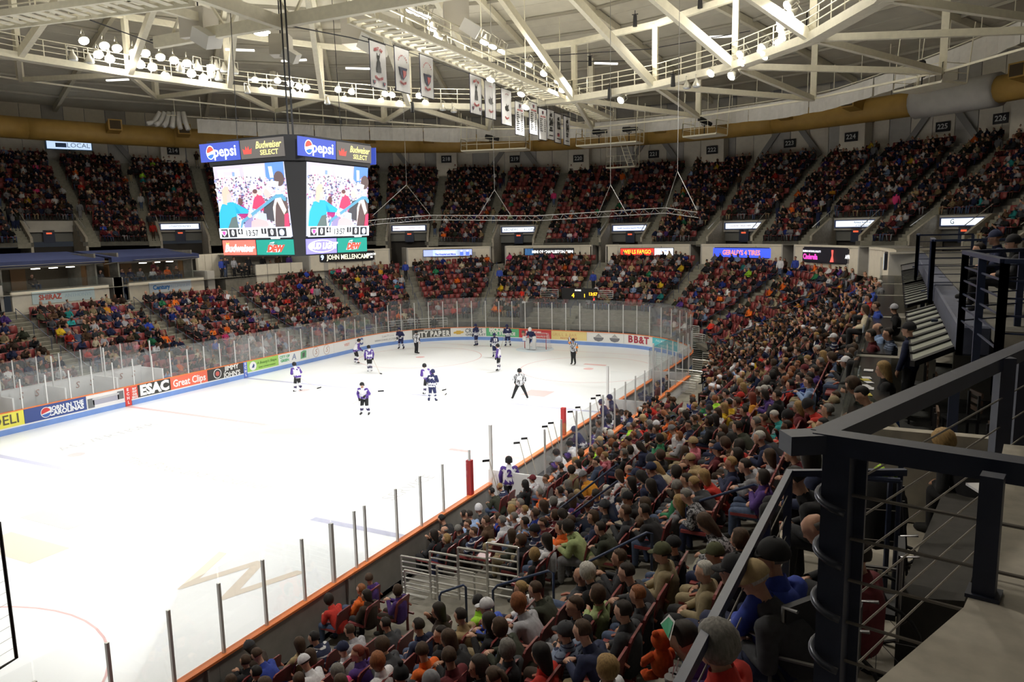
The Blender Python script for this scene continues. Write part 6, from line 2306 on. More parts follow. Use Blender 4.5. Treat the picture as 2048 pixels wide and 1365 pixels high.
# aluminium crowd barriers
def barrier(p, q, h, lb, rails=8, grp='aluminium barriers'):
    p, q = Vector(p), Vector(q)
    q.z = p.z = (p.z + q.z) / 2
    o = T(empty('crowd_barrier'), lb, 'barrier', grp)
    for e in (p, q):
        MB().tube([e, e + Vector((0, 0, h))], .028, 6).build('post', CHROME, o)
    for i in range(rails):
        z = h * (i + 1) / rails
        MB().tube([p + Vector((0, 0, z)), q + Vector((0, 0, z))], .022 if i < rails - 1 else .03, 6).build('rail', CHROME, o)
    return o
bi = 0
BARS = [((760, 1194), (806, 1205), 1.0, 8), ((806, 1196), (862, 1207), 1.08, 8), ((863, 1198), (918, 1209), 1.15, 8), ((919, 1200), (976, 1211), 1.2, 8), ((977, 1202), (1038, 1213), 1.25, 8),
        ((690, 1210), (748, 1222), .8, 4), ((748, 1208), (810, 1226), .8, 4), ((812, 1204), (872, 1218), .8, 4), ((876, 1200), (950, 1216), .8, 4),
        ((945, 1000), (988, 1008), .5, 3), ((988, 1020), (1035, 1030), .95, 6), ((440, 1362), (500, 1378), .9, 4), ((1290, 770), (1345, 778), .6, 5), ((1318, 752), (1372, 760), .7, 5), ((1345, 733), (1398, 740), .7, 5), ((1372, 716), (1425, 722), .7, 5),
        ((1385, 745), (1440, 752), .8, 6), ((1375, 700), (1408, 704), .7, 5), ((1378, 685), (1405, 688), .7, 5), ((1376, 670), (1398, 672), .7, 5), ((1405, 728), (1448, 733), .7, 5), ((1300, 755), (1330, 760), .5, 4), ((1330, 790), (1392, 798), .8, 6), ((1300, 776), (1352, 784), .7, 5), ((1350, 765), (1405, 772), .8, 6), ((1360, 720), (1405, 726), .8, 6), ((1372, 690), (1410, 695), .9, 6)]
WB = ['row behind the glass, %s panel' % w for w in ('first', 'second', 'third', 'fourth', 'tallest right')] + ['lower row, %s panel' % w for w in ('first', 'second', 'third', 'fourth')] + ['by the red padded post', 'behind bench player 2', 'bottom left corner'] + ['far corner stack, number %s from the left' % w for w in 'one two three four five six seven eight nine ten eleven twelve thirteen fourteen fifteen'.split()]
for (a, b, h, n) in BARS:
    zc = on_stand((a[0] + b[0]) / 2, (a[1] + b[1]) / 2).z
    barrier(on(2, zc, *a), on(2, zc, *b), h, 'silver horizontal rail barrier, ' + WB[bi], n, 'silver rail barriers')
    bi += 1
def bar_at(s0, s1, o, z, h, n, lb):
    barrier(P(s0, o, z), P(s1, o, z), h, lb, n, 'silver rail barriers')
for i in range(6):
    bar_at(S_NW + 1.5 + 1.15 * i, S_NW + 2.6 + 1.15 * i, 1.3, .3, 1.5 if i > 1 else 1.1, 7, 'silver rail barrier behind the far left corner glass, panel %s' % ['one', 'two', 'three', 'four', 'five', 'six'][i])
for i in range(4):
    w0 = s_of_px(1082 + 37 * i, 4.2, 3)
    w1 = s_of_px(1116 + 37 * i, 4.2, 3)
    if i != 1:
        bar_at(w0, w1, 4.2, 3.1, .95, 6, 'silver rail barrier over the doorway behind the goal, panel %s' % 'abcd'[i])
for ai, s in enumerate(AIS):                # rails down the middle of the aisles
    if s > S_E + 2 or s < TER0:
        continue
    o_ = T(empty('aisle_handrail'), 'dark rail down the %s lower aisle, counted along the far side' % ORD[ai], 'handrail', 'aisle rails of the far stand')
    for k0, k1 in ((2, 6), (7, 11)):
        a, b = P(s, rowo(k0), rowz(k0, s)), P(s, rowo(k1), rowz(k1, s))
        MB().tube([a, a + Vector((0, 0, .9)), b + Vector((0, 0, .9)), b], .022, 5).build('rail_tube', RAILM, o_)
        m_ = (a + b) / 2
        MB().tube([m_, m_ + Vector((0, 0, .9))], .02, 5).build('post', RAILM, o_)
for i, (px, py, c, hr, kd, lb) in enumerate([(1187, 582, 'blue', 'dark', 'stand', 'usher in blue jacket standing in the opening beside the bank sign'), (1590, 560, 'blue', 'dark', 'stand', 'usher in blue jacket standing in the opening before the last sign'), (812, 560, 'blue', 'black', 'stand', 'usher in blue jacket beside the opening right of the scoreboard'),
                                           (1000, 572, 'royal', 'dark', 'stand', 'usher in bright blue jacket on the centre aisle stairs'), (636, 612, 'grey', 'white', 'stand', 'man in grey climbing the aisle below the scoreboard'), (358, 690, 'teal', 'brown', 'stand', 'person in teal standing low on the far aisle'), (440, 660, 'khaki', 'dark', 'stand_photo', 'person in khaki taking a picture in the far stand'),
                                           (258, 605, 'royal', 'grey', 'stand', 'person in bright blue standing at the top of the far aisle'), (745, 1190, 'royal', 'black', 'stand', 'man in white cap and blue jacket standing at the boards'), (868, 672, 'black', 'dark', 'stand', 'person in black standing behind the end glass'), (1560, 560, 'white', 'brown', 'stand', 'person in white standing by the last opening')]):
    q = on_stand(px, py)
    person(kd, q + Vector((0, 0, .02)), math.atan2(-q.y, -q.x), c, hr, 'short', 'denim' if i > 4 else 'black', 'cap' if i == 8 else None, 'white', label=lb, group='people standing in the stands')
# doorway behind the goal: dark wall, small score clock
dw = ST(empty('wall_tunnel'))
s0, s1 = S_N + .8, S_NE + 3.0
wallstrip(MB(), s0, s1, 4.3, 4.5, 0, 3.15, 1).build('tunnel_wall', mat('tunnel_grey', (.13, .125, .12), .9, var=.1), dw)
for s in (s0, s1):
    p, n = pos(s, 3)
    MB().box((p.x, p.y, 1.5), (3.0, .2, 3.0), math.atan2(n.y, n.x)).build('side_wall', MATS['tunnel_grey'], dw)
for s in (S_NE - 1.6, S_NE + .4):
    p, n = pos(s, 4.25)
    MB().box((p.x, p.y, 1.2), (.06, 1.1, 2.4), math.atan2(n.y, n.x)).build('door_leaf', NAVY, dw)
wallstrip(MB(), S_NW + 8.8, S_N + .8, 1.25, 1.34, .2, 1.42, 1).build('front_wall', MATS['tunnel_grey'], dw)
p = P(s_of_px(1160, 3.9, 3.4), 3.9)
ck = T(empty('score_clock', (p.x, p.y, 3.75)), 'small black score clock with amber digits behind the goal glass', 'scoreboard')
MB().box((0, 0, 0), (3.2, .2, .95)).build('case', BLACK, ck)
AMB, REDL = led('amber', (1., .45, .02), 2.), led('red', (1., .05, .05), 2.)
for t, x, z, sz, M in (('4', -.55, -.15, .5, AMB), ('1', .5, -.15, .4, AMB), ('13:57', 1.25, .0, .36, AMB), ('5', 1.35, -.42, .3, REDL), ('DATEK-IN-BOX' if False else 'SCORE', -.1, .3, .18, led('dimw', (.8, .8, .8), .8))):
    text('lettering', t, sz, M, (p.x + x, p.y - .11, 3.75 + z), (1, 0, 0), (0, 0, 1), ck, bold=.01)

# ------------------------------------------------------------------ lit advertising signs on the concourse walls
def wall_sign(px, py, wpx, hgt, faces, lb, frame=(.02, .02, .03)):
    s = s_of_px(px, OW - .1, 7.1)
    p, n = pos(s, OW - .12)
    z = proj_z(p, py)
    D = proj((p.x, p.y, z))[2]
    rz = math.atan2(n.y, n.x)
    u = Vector((n.y, -n.x, 0))
    # true width from the apparent one
    wv = abs(u.dot(RT))
    w = wpx / FPX * D / max(.35, wv)
    e = T(empty('wall_sign', (p.x, p.y, z), 0), lb, 'sign', 'lit signs on the concourse walls')
    MB().box((0, 0, 0), (.14, w, hgt), rz).build('case', paint('case%s' % (frame,), frame), e)
    for (a, b, c, e_) in faces:
        cx = u * ((a + b) / 2 - .5) * w - n * .08
        MB().box((cx.x, cx.y, 0), (.02, (b - a) * w, hgt * .86), rz).build('lit_face', led('ws%s' % (c,), c, e_), e)
    return e, Vector((p.x, p.y, z)), u, n, w
def proj_z(p, py):
    lo, hi = 0., 20.
    for _ in range(40):
        m_ = (lo + hi) / 2
        if proj((p.x, p.y, m_))[1] > py:
            lo = m_
        else:
            hi = m_
    return lo
def sgt(S_, t, f, dz, size, col, sx=1., bold=0., em=1.):
    e, p, u, n, w = S_
    q = p + u * (f - .5) * w - n * .10 + Vector((0, 0, dz))
    text('lettering', t, size, led('wst%s' % (col,), col, em) if em else paint('wst%s' % (col,), col), q, u, (0, 0, 1), e, sx=sx, bold=bold)
W1 = wall_sign(693, 513, 98, .95, [(0.01, .99, (.012, .012, .014), .3)], 'black lit sign reading John Mellencamp below the scoreboard')
sgt(W1, 'JOHN MELLENCAMP', .52, -.05, .62, (.95, .9, .65), .76, .012)
sgt(W1, 'MARCH\n26', .93, 0, .26, (.9, .9, .9), 1, .01)
sgt(W1, '9', .06, -.05, .6, (.5, .6, .95), 1, .03)
W2 = wall_sign(896, 506, 98, .72, [(.01, .99, (.35, .42, .80), .9), (.2, .7, (.45, .52, .95), .9)], 'blue and white lit sign with two lines of lettering, left of the car dealer sign')
sgt(W2, 'The Lowcountry', .46, .10, .30, (.9, .92, 1.), .95, .008)
sgt(W2, 'The Hospital and More', .45, -.14, .24, (.05, .06, .3), .9, .01)
e_, p_, u_, n_, w_ = W2
for f in (.78, .90):
    q = u_ * (f - .5) * w_ - n_ * .11
    MB().box((q.x, q.y, -.1), (.02, .34, .34), math.atan2(n_.y, n_.x)).build('lit_face', led('wsb', (.08, .15, .75), 1), e_)
    MB().ball((q.x, q.y, .16), .10, 8, 6).build('lit_face', led('wsf', (.6, .6, .65), 1), e_)
W3 = wall_sign(1097, 504, 98, .72, [(.01, .99, (.016, .016, .018), .4), (.03, .2, (.04, .12, .28), .9)], 'black lit sign reading Mini of Charleston.com')
sgt(W3, 'MINI OF CHARLESTON.COM', .58, -.0, .36, (.9, .9, .9), .92, .015)
sgt(W3, '=O=', .93, 0, .3, (.7, .75, .75), 1.1, .01)
W4 = wall_sign(1294, 504, 98, .74, [(.01, .64, (.62, .03, .02), 1.), (.65, .99, (.75, .8, .95), 1.)], 'red and white lit sign reading Wells Fargo ATM')
sgt(W4, 'WELLS FARGO', .325, -.01, .50, (.95, .72, .05), .80, .008)
sgt(W4, 'ATM', .82, .08, .28, (.25, .28, .4), 1., .004)
W5 = wall_sign(1482, 506, 94, .90, [(.01, .99, (.04, .08, .80), 1.1)], "blue lit sign reading Gerald's 4 Tires in orange letters")
sgt(W5, "GERALD'S 4 TIRES", .5, 0, .56, (.95, .25, .12), .84, .014)
W6 = wall_sign(1653, 511, 78, 1.15, [(.01, .99, (.012, .012, .016), .4)], 'black lit sign reading Cinderella in pink')
sgt(W6, 'Cinderella', .28, -.16, .56, (1., .08, .55), .80, .014)
sgt(W6, "RUSSIAN NATIONAL BALLET'S", .30, .25, .2, (.8, .8, .9), .85, .006)
sgt(W6, 'APRIL 7', .86, -.05, .36, (.9, .9, .95), .8, .012)
e_, p_, u_, n_, w_ = W6
q = u_ * .12 * w_ - n_ * .1
MB().tube([(q.x, q.y, .4), (q.x, q.y, 0), (q.x, q.y, -.45)], [.09, .05, .16], 6).build('lit_face', led('wsr', (.9, .1, .08), 1), e_)
W7 = wall_sign(1772, 522, 40, .8, [(.02, .98, (.62, .68, .72), .7)], 'pale sign at the end of the wall above the near suites')
sgt(W7, 'lowcountry', .5, 0, .3, (.3, .35, .4), .8, .0, 0)
# ------------------------------------------------------------------ west side: suites with blue fascia, press platform
SUF = 5.75
wst = T(empty('west_suites'), 'row of open suites with blue sloping fascia roof and small ceiling lights across the rink', 'suite')
XW = -24.35
for i, (y0, y1) in enumerate([(-7.2, -.9), (.9, 7.45), (9.0, 15.6)]):
    MB().box((XW, (y0 + y1) / 2, 5.35), (.16, y1 - y0, 1.35)).build('front_wall', WALLP, wst)
    MB().box((XW - .2, (y0 + y1) / 2, 6.05), (.5, y1 - y0, .08)).build('counter', CONC2, wst)
    MB().box((XW - 4.2, (y0 + y1) / 2, 6.8), (.15, y1 - y0 + 1.6, 2.3)).build('rear_wall', mat('suite_rear', (.13, .11, .08), .8, var=.1), wst)
    MB().box((XW - 1.0, (y0 + y1) / 2, 7.72), (.35, y1 - y0 + 1.0, .34)).build('fascia', BLUER, wst)
    vs = [(XW - .9, y0 - .5, 7.9), (XW - .9, y1 + .5, 7.9), (XW - 5.0, y1 + .5, 8.35), (XW - 5.0, y0 - .5, 8.35)]
    MB().add(vs + [(a, b, c - .1) for a, b, c in vs], [(0, 1, 2, 3), (7, 6, 5, 4), (0, 4, 5, 1), (1, 5, 6, 2), (2, 6, 7, 3), (3, 7, 4, 0)]).build('roof', BLUER, wst)
    n = 8
    for k in range(n):
        a, b = y0 - .4 + (y1 - y0 + .8) * k / n, y0 - .4 + (y1 - y0 + .8) * (k + 1) / n
        vs = [(XW - .85, a + .03, 7.54), (XW - .85, b - .03, 7.54), (XW - 1.9, b - .03, 7.38), (XW - 1.9, a + .03, 7.38)]
        MB().add(vs + [(p[0], p[1], p[2] + .04) for p in vs], [(3, 2, 1, 0), (4, 5, 6, 7), (0, 1, 5, 4), (1, 2, 6, 5), (2, 3, 7, 6), (3, 0, 4, 7)]).build('soffit_panel', WALLD, wst)
    for yy in (y0 + .1, y1 - .1):
        MB().box((XW - 2.2, yy, 6.75), (.5, .3, 2.0)).build('pier', mat('suite_wood', (.22, .12, .05), .6), wst)
        MB().box((XW - 2.6, yy, 6.9), (3.2, .12, 2.6)).build('side_wall', CONC, wst)
    MB().box((XW - 4.1, y0 + 2.9, 6.75), (.08, 1.0, 1.9)).build('door_leaf', MATS['suite_wood'], wst)
    MB().box((XW - .95, (y0 + y1) / 2, 6.35), (.012, y1 - y0, .55)).build('glass_front', GLASS2, wst)
    for k in range(3):
        MB().box((XW - 2.2, y0 + 3.0 + 1.2 * k, 7.33), (.28, .45, .05)).build('ceiling_lamp', led('suite_lamp', (1, .95, .85), 5), wst)
    for yy in (y0 - .8, y1 + .8):
        MB().box((XW - 1.3, yy, 5.7), (2.6, .7, 1.6)).build('return_wall', WALLD, wst)
for i, (y0, y1, c, t1, c1, t2, c2, w) in enumerate([(2.1, 6.3, (.66, .80, .82), 'SHIRAZ', (.62, .12, .08), 'ANTHONYS', (.55, .72, .80), 'red and pale lettering, left'), (10.6, 14.3, (.72, .80, .88), 'Century', (.03, .22, .62), 'ALUMINUM', (.55, .66, .80), 'reading Century in blue, right')]):
    s_ = T(MB().box((XW + .12, (y0 + y1) / 2, 5.55), (.06, y1 - y0, .78)).build('suite_sign', [paint('sign%d' % i, c)]), 'pale wall sign under the far suites, ' + w, 'sign')
    text('lettering', t1, .46, paint('sgl%d' % i, c1), (XW + .17, y0 + (y1 - y0) * .27, 5.55), (0, 1, 0), (0, 0, 1), s_, bold=.015, sx=.95)
    text('lettering', t2, .34, paint('sgm%d' % i, c2), (XW + .17, y0 + (y1 - y0) * .72, 5.55), (0, 1, 0), (0, 0, 1), s_)
ix = 0
for y in (-5.2, -3.4, 8.1, 9.8, 10.6, 11.3, 12.2, 12.9, 13.7, 14.5, 3.4):
    ix += 1
    person(POSES[ix % 6], (XW - 1.7, y, 5.75), 0, TOPS[(ix * 7) % len(TOPS)], HAIRS[ix % len(HAIRS)], 'short', label='spectator seated in the far suites, %s, %s top' % (ORD[ix - 1], TOPS[(ix * 7) % len(TOPS)]), group='people in the far suites')
person('stand', (XW - 1.6, 12.4, 5.75), .3, 'maroon', 'grey', 'short', label='man in maroon standing in the far suite above the Century sign', group='people in the far suites')
# press platform left of the scoreboard foot
pp0, pp1, pp2 = s_of_px(418, OW + 1.6, 6.4), s_of_px(508, OW, 6), s_of_px(604, OW, 6)
plat = T(empty('press_platform'), 'press platform with cream panel front and dark railing under the scoreboard', 'platform')
def poly_s(sa, sb, oa, ob, z0, z1, name, M):
    wallstrip(MB(), sa, sb, oa, ob, z0, z1, 1).build(name, M, plat)
poly_s(pp0, pp2, OW - .2, OW + 3.2, 4.4, 5.75, 'platform_base', CONC)
poly_s(pp0 + .1, pp2 - .2, OW + 3.0, OW + 3.2, 5.75, 7.75, 'rear_wall', WALLP)
n = 7
for k in range(n):
    a, b = pp0 + .1 + (pp2 - pp0 - .3) * k / n, pp0 + .1 + (pp2 - pp0 - .3) * (k + 1) / n
    wallstrip(MB(), a + .02, b - .02, OW + 2.93, OW + 3.0, 5.75, 7.7, 1).build('panel', WALLP, plat)
for k in range(4):
    a, b = pp1 + (pp2 - pp1) * k / 4, pp1 + (pp2 - pp1) * (k + 1) / 4
    wallstrip(MB(), a + .015, b - .015, OW - .25, OW - .18, 5.15, 6.75, 1).build('panel', WALLP, plat)
wallstrip(MB(), pp1, pp2, OW - .18, OW - .1, 5.1, 6.78, 1).build('panel_core', JOINT, plat)
wallstrip(MB(), pp1, pp2, OW - .2, OW + .5, 6.7, 6.76, 1).build('desk', DARK, plat)
rr = MB()
railing(rr, P(pp0 + .3, OW - .1, 5.75), P(pp1 - .1, OW - .1, 5.75), n=6, r=.015, mid=3)
rr.build('railing', BLACK, plat)
for i, (f, kd, c, px) in enumerate([(.06, 'stand', 'blue', 0), (.13, 'stand_photo', 'navy', 0), (.30, 'stand', 'light grey', 0), (.40, 'sit_lap', 'black', 0), (.47, 'sit_lean', 'black', 0), (.62, 'stand', 'charcoal', 0), (.74, 'stand', 'black', 0), (.80, 'sit_cup', 'grey', 0), (.86, 'stand', 'brown', 0), (.95, 'stand', 'purple', 0)]):
    s = pp0 + (pp2 - pp0) * f
    p, n_ = pos(s, OW + (.5 if f < .5 else 1.0))
    person(kd, (p.x, p.y, 5.75 if f < .5 else 6.05 - .3), math.atan2(-n_.y, -n_.x), c, 'dark', 'short', 'denim' if i == 1 else 'black', label='%s person in %s on the press platform, %s along' % ('standing' if kd.startswith('stand') else 'seated', c, ORD[i]), group='people on the press platform', hat='cap' if i == 0 else None, hatc='navy')

# small sign high on the left wall, section boards
q = on_circle(138, 287, 50.5)
lsg = T(MB().box((0, 0, 0), (.15, 3.9, 1.25)).build('lit_wall_sign', [paint('lsf', (.1, .2, .3))], None, loc=q, rz=rad(152.5)), 'pale blue lit sign reading Local high on the left wall', 'sign')
MB().box((-.09, 0, 0), (.03, 3.7, 1.1)).build('lit_face', led('lsign', (.50, .64, .85), .85), lsg)
nn = rnd_dir(rad(152.5))
qq = q - nn * .12
uu = Vector((nn.y, -nn.x, 0))
text('lettering', 'LOCAL', .62, paint('lsw', (.80, .86, .92)), qq + uu * .75 + Vector((0, 0, -.2)), uu, (0, 0, 1), lsg)
MB().box((-.12, .7, -.2), (.02, .9, .4)).build('logo_block', paint('lsb', (.15, .28, .60)), lsg)

# ------------------------------------------------------------------ east side (near): suites under navy beams and glass canopies
es = T(empty('near_suites'), 'row of open suites with black counters and glass fronts along the near stand', 'suite')
EW = mat('suite_wall', (.20, .19, .165), .85, var=.08, scale=3)
MB().box((26.4, 1.0, SUF - .08), (5.6, 34.0, .16)).build('suite_floor', mat('suite_carpet', (.035, .036, .033), .95, var=.2), es)
MB().box((29.0, 1.0, 6.7), (.2, 34.0, 2.0)).build('rear_wall', EW, es)
MB().box((23.92, 1.0, 5.5), (.14, 34.0, .9)).build('front_wall', CONC2, es)
YS = [-15.6, -9.4, -2.0, 5.4, 11.5, 17.5]
CNT = mat('counter_black', (.012, .012, .013), .25)
for i in range(5):
    y0, y1 = YS[i], YS[i + 1]
    MB().box((24.32, (y0 + y1) / 2, 6.5), (.55, y1 - y0 - .5, .05)).build('counter', CNT, es)
    MB().box((24.02, (y0 + y1) / 2, 6.2), (.014, y1 - y0 - .1, 1.35)).build('glass_front', GLASS2, es)
    MB().box((24.7, y1, 6.12), (1.4, .30, .80)).build('dividing_wall', CONC, es)
    MB().box((27.3, y1, 6.7), (3.2, .2, 2.0)).build('dividing_wall', EW, es)
    MB().bar((25.35, y0 + .3, 5.8), (25.35, y0 + .3, 7.3), .12, .12).build('column', NAVY, es)
MB().box((24.85, -16.85, 6.3), (1.75, .16, 1.1)).build('end_wall', CONCW, es)
MB().box((25.9, -16.95, 6.35), (.03, .2, 1.2)).build('end_wall_joint', CONC2, es)
# canopies, beams
CF = mat('canopy_pane', (.33, .35, .30), .35, var=.05, scale=2)
for i, (y0, y1, n, solid, w) in enumerate([(-14.1, -7.2, 8, 0, 'nearest'), (-5.4, .9, 8, 0, 'second'), (2.2, 8.4, 8, 0, 'third'), (9.6, 14.4, 1, 1, 'farthest, plain grey')]):
    c = T(empty('glass_canopy'), 'sloping canopy of pale panes in dark bars over the near suites, %s' % w, 'canopy', 'canopies over the near suites')
    A_ = lambda y, f: Vector((24.88 + .60 * f, y + 1.35 * f, 7.2 + .06 * f))
    for k in range(n):
        a, b = y0 + (y1 - y0) * k / n, y0 + (y1 - y0) * (k + 1) / n
        vs = [A_(a + .05, 0), A_(b - .05, 0), A_(b - .05, 1), A_(a + .05, 1)]
        MB().add(vs + [v - Vector((0, 0, .03)) for v in vs], [(3, 2, 1, 0), (4, 5, 6, 7), (0, 1, 5, 4), (1, 2, 6, 5), (2, 3, 7, 6), (3, 0, 4, 7)]).build('pane', mat('canopy_grey', (.10, .10, .11), .5) if solid else CF, c)
    for k in range(n + 1):
        a = y0 + (y1 - y0) * k / n
        MB().bar(A_(a, -.02) - Vector((0, 0, .01)), A_(a, 1.02) - Vector((0, 0, .01)), .07, .09).build('glazing_bar', BLACK, c)
    MB().bar(A_(y0, 0) - Vector((0, 0, .03)), A_(y1, 0) - Vector((0, 0, .03)), .05, .06).build('edge_bar', BLACK, c)
    bm = T(MB().box((25.70, (y0 + y1) / 2 + 1.3, 7.47), (.44, y1 - y0 + 1.3, .46)).build('roof_beam', NAVYL), 'navy boxed roof edge beam above the near suites, %s' % w, 'beam', 'roof edge beams of the near suites')
    bv = bm.modifiers.new('b', 'BEVEL')
    bv.width = .03
MB().box((33.2, 2.2, 7.62), (14.6, 32.6, .2)).build('floor_near_concourse', CONC2)['kind'] = 'structure'
MB().prism([(25.9, -14.2), (27.6, -14.2), (40, -3), (40, 4), (26.2, -9)], 7.5, 7.7).build('floor_landing', CONCW)['kind'] = 'structure'
# things on the counters
PAPER = mat('paper', (.72, .72, .74), .7)
YEL = mat('folder_yellow', (.55, .45, .04), .6)
for i, (px, py, M, sx_, sy_, w) in enumerate([(1737, 741, PAPER, .16, .22, 'farthest'), (1733, 756, PAPER, .15, .2, 'behind the yellow folder'), (1730, 772, PAPER, .15, .2, 'beside the bottle'), (1736, 777, PAPER, .18, .2, 'in the middle'), (1732, 789, YEL, .16, .22, 'yellow folder, near'), (1731, 760, YEL, .14, .2, 'yellow folder, far'), (1731, 837, PAPER, .24, .16, 'large white sheet nearest the rail'), (1735, 857, PAPER, .14, .1, 'small sheet nearest the rail'), (1738, 765, PAPER, .12, .16, 'under the hand')]):
    p = on(2, 6.535, px, py)
    T(MB().box((0, 0, 0), (sx_, sy_, .006)).build('paper_sheet' if M is PAPER else 'folder', M, None, loc=p, rz=.2 * (i % 3)), '%s on the black suite counter, %s' % ('white paper' if M is PAPER else 'folder', w), 'paper' if M is PAPER else 'folder')
BOT = mat('bottle_clear', (.45, .5, .55), .1, alpha=.75)
for i, (px, py) in enumerate([(1719, 757), (1716, 776), (1715, 800), (1727, 852), (1727, 666)]):
    p = on(2, 6.53, px, py)
    b = T(empty('water_bottle', p), 'clear water bottle on the suite counter, %s' % ['beside the sheets', 'middle of the counter', 'next to the navy rail', 'nearest the camera', 'far suite'][i], 'bottle', 'water bottles')
    MB().tube([(0, 0, 0), (0, 0, .14), (0, 0, .18), (0, 0, .2)], [.032, .032, .016, .013], 8).build('bottle_body', BOT, b)
    MB().tube([(0, 0, .2), (0, 0, .22)], .014, 8).build('lid', SOCKM, b)
# suite guests
def at_x(px, py, x, z):
    q = on(2, z, px, py)
    return q
for i, (px, py, top, hair, style, kd, w) in enumerate([(1775, 727, 'black', 'blond', 'long', 'sit_lap', 'blonde woman in black in the nearest suite'), (1768, 752, 'dark olive', 'brown', 'bob', 'sit_down', 'woman in olive leaning over the suite counter'), (1790, 770, 'cream', 'black', 'short', 'sit_down', 'person in cream collar bending at the suite counter'),
                                       (1748, 662, 'maroon', 'dark', 'short', 'sit_lap', 'man in dark red sweater in the second suite'), (1783, 659, 'striped blue', 'dark', 'short', 'sit_lap', 'man in striped shirt in the second suite'), (1761, 648, 'light blue', 'grey', 'bald', 'sit_lap', 'balding man in pale blue in the second suite'),
                                       (1792, 611, 'black', 'grey', 'short', 'sit_turn', 'man in black with white cap in the third suite'), (1757, 606, 'royal', 'brown', 'short', 'sit_lap', 'person in bright blue in the third suite'), (1741, 590, 'red', 'dark', 'short', 'sit_lap', 'person in red in the third suite'),
                                       (1735, 612, 'cream', 'brown', 'long', 'sit_lap', 'brown-haired person in cream, third suite'), (1748, 572, 'royal', 'dark', 'short', 'sit_lap', 'person in blue in the fourth suite'), (1763, 562, 'grey', 'white', 'short', 'sit_lap', 'grey person in the fourth suite')]):
    q = on(2, 6.95, px, py)
    person(kd, (q.x, q.y, SUF - .05), pi + .1 * (i % 3), top, hair, style, 'black', 'cap' if i == 6 else None, 'light grey', label=w, group='guests in the near suites')
q = on(2, 7.25, 1824, 672)
person('stand', (q.x, q.y, SUF), pi * .9, 'navy', 'dark', 'short', 'black', 'cap', 'black', label='person in navy jacket standing half under the nearest canopy', group='guests in the near suites')
q = on(2, 7.0, 1946, 868)
person('sit_down', (q.x + .1, q.y, SUF - .02), pi * .8, 'black', 'blond', 'curly', 'black', label='blonde person in black seen through the near railing cables')
CH = mat('chair_dark', (.02, .02, .022), .5)
CHW = mat('chair_brown', (.12, .07, .045), .5)
for i, (x, y, rz) in enumerate([(25.0, -14.6, 0), (25.6, -13.2, .3), (25.1, -11.8, 0), (25.7, -15.4, .5), (25.0, -10.6, 0)]):
    c = T(empty('suite_chair', (x, y, SUF), rz), 'dark slatted chair behind the nearest suite counter, %s from the end wall' % ['second', 'fourth', 'third', 'first', 'fifth'][i], 'chair', 'suite chairs')
    MB().box((0, 0, .46), (.42, .42, .05)).build('seat', CH, c)
    for k in range(3):
        MB().box((.21, 0, .62 + .12 * k), (.03, .42, .07)).build('back_slat', CHW, c)
    for a in (-.18, .18):
        for b in (-.18, .18):
            MB().box((a, b, .23 if a < 0 else .43), (.035, .035, .46 if a < 0 else .86)).build('leg', CH, c)
bag = on(2, 6.0, 1778, 853)
T(MB().ball((0, 0, 0), .16, 8, 6, sc=(1, .8, 1.2)).build('carrier_bag', mat('bag_blue', (.06, .16, .55), .5), None, loc=bag), 'crumpled bright blue bag on the suite floor', 'bag')
T(MB().box((28.6, -18.3, 7.35), (.1, 1.2, 1.5)).build('door_notice_board', WALLP), 'white notice board on the wall behind the near railing', 'board')

# ------------------------------------------------------------------ platform for wheelchairs and the foreground railing
MB().box((25.6, -20.7, 5.62), (4.2, 8.2, .22)).build('floor_platform', CONCW)['kind'] = 'structure'
MB().box((23.58, -22.2, 5.2), (.16, 6.3, 1.1)).build('wall_platform_front', CONC)['kind'] = 'structure'
LOWR = mat('low_roof', (.045, .042, .038), .9, var=.2, scale=6)
pts = [on(2, 6.33, *q) for q in ((1796, 1194), (1929, 1203), (1998, 985), (1965, 925), (1912, 925))]
T(MB().prism([(p.x, p.y) for p in pts], 5.72, 6.33).build('low_block', LOWR), 'low dark topped block between the platform and the pale ledge', 'block')
prt = [(24.38, -25.6), (24.57, -24.69), (24.79, -24.18), (24.83, -24.0), (24.965, -23.1), (25.10, -22.2), (27.5, -22.2), (27.5, -25.6)]
LEDG = mat('ledge_concrete', (.47, .43, .36), .9, var=.12, scale=14, bump=.2)
MB().prism([(x, y) for x, y in prt], 7.3, 8.15).build('floor_ledge', LEDG)['kind'] = 'structure'
nr = T(empty('foreground_railing'), 'dark navy steel railing with cables and looped bars in the near right corner', 'railing')
RAILF = mat('rail_foreground', (.024, .030, .058), .55, var=.1, scale=12, bump=.05)
C0 = Vector((24.36, -23.84, 8.55))
Aend = Vector((25.9, -24.17, 8.55))
Bdir = Vector((.89, 2.42, 0)).normalized()
Bend = C0 + Bdir * 4.6
adir = (Aend - C0).normalized()
MB().bar(C0 - adir * .02 + Vector((0, 0, -.03)), Aend + Vector((0, 0, -.03)), .085, .07).build('top_rail', RAILF, nr)
MB().bar(C0 + Vector((0, 0, -.031)), Bend + Vector((0, 0, -.031)), .085, .07).build('top_rail', RAILF, nr)
MB().bar(C0 + Vector((0, 0, -.032)), C0 + Vector((-.115, -.07, -.032)), .10, .068).build('rail_end', RAILF, nr)
def ibeam(p, z0, z1, rz, w=.085, name='post', M=NAVY):
    mb = MB()
    c, s = math.cos(rz), math.sin(rz)
    for sg in (-1, 1):
        mb.box((p.x + c * sg * w / 2, p.y + s * sg * w / 2, (z0 + z1) / 2), (.012, w * 1.0, z1 - z0), rz)
    mb.box((p.x, p.y, (z0 + z1) / 2), (w, .02, z1 - z0), rz)
    return mb.build(name, M, nr)
pc = C0 + Vector((.06, -.0, 0))
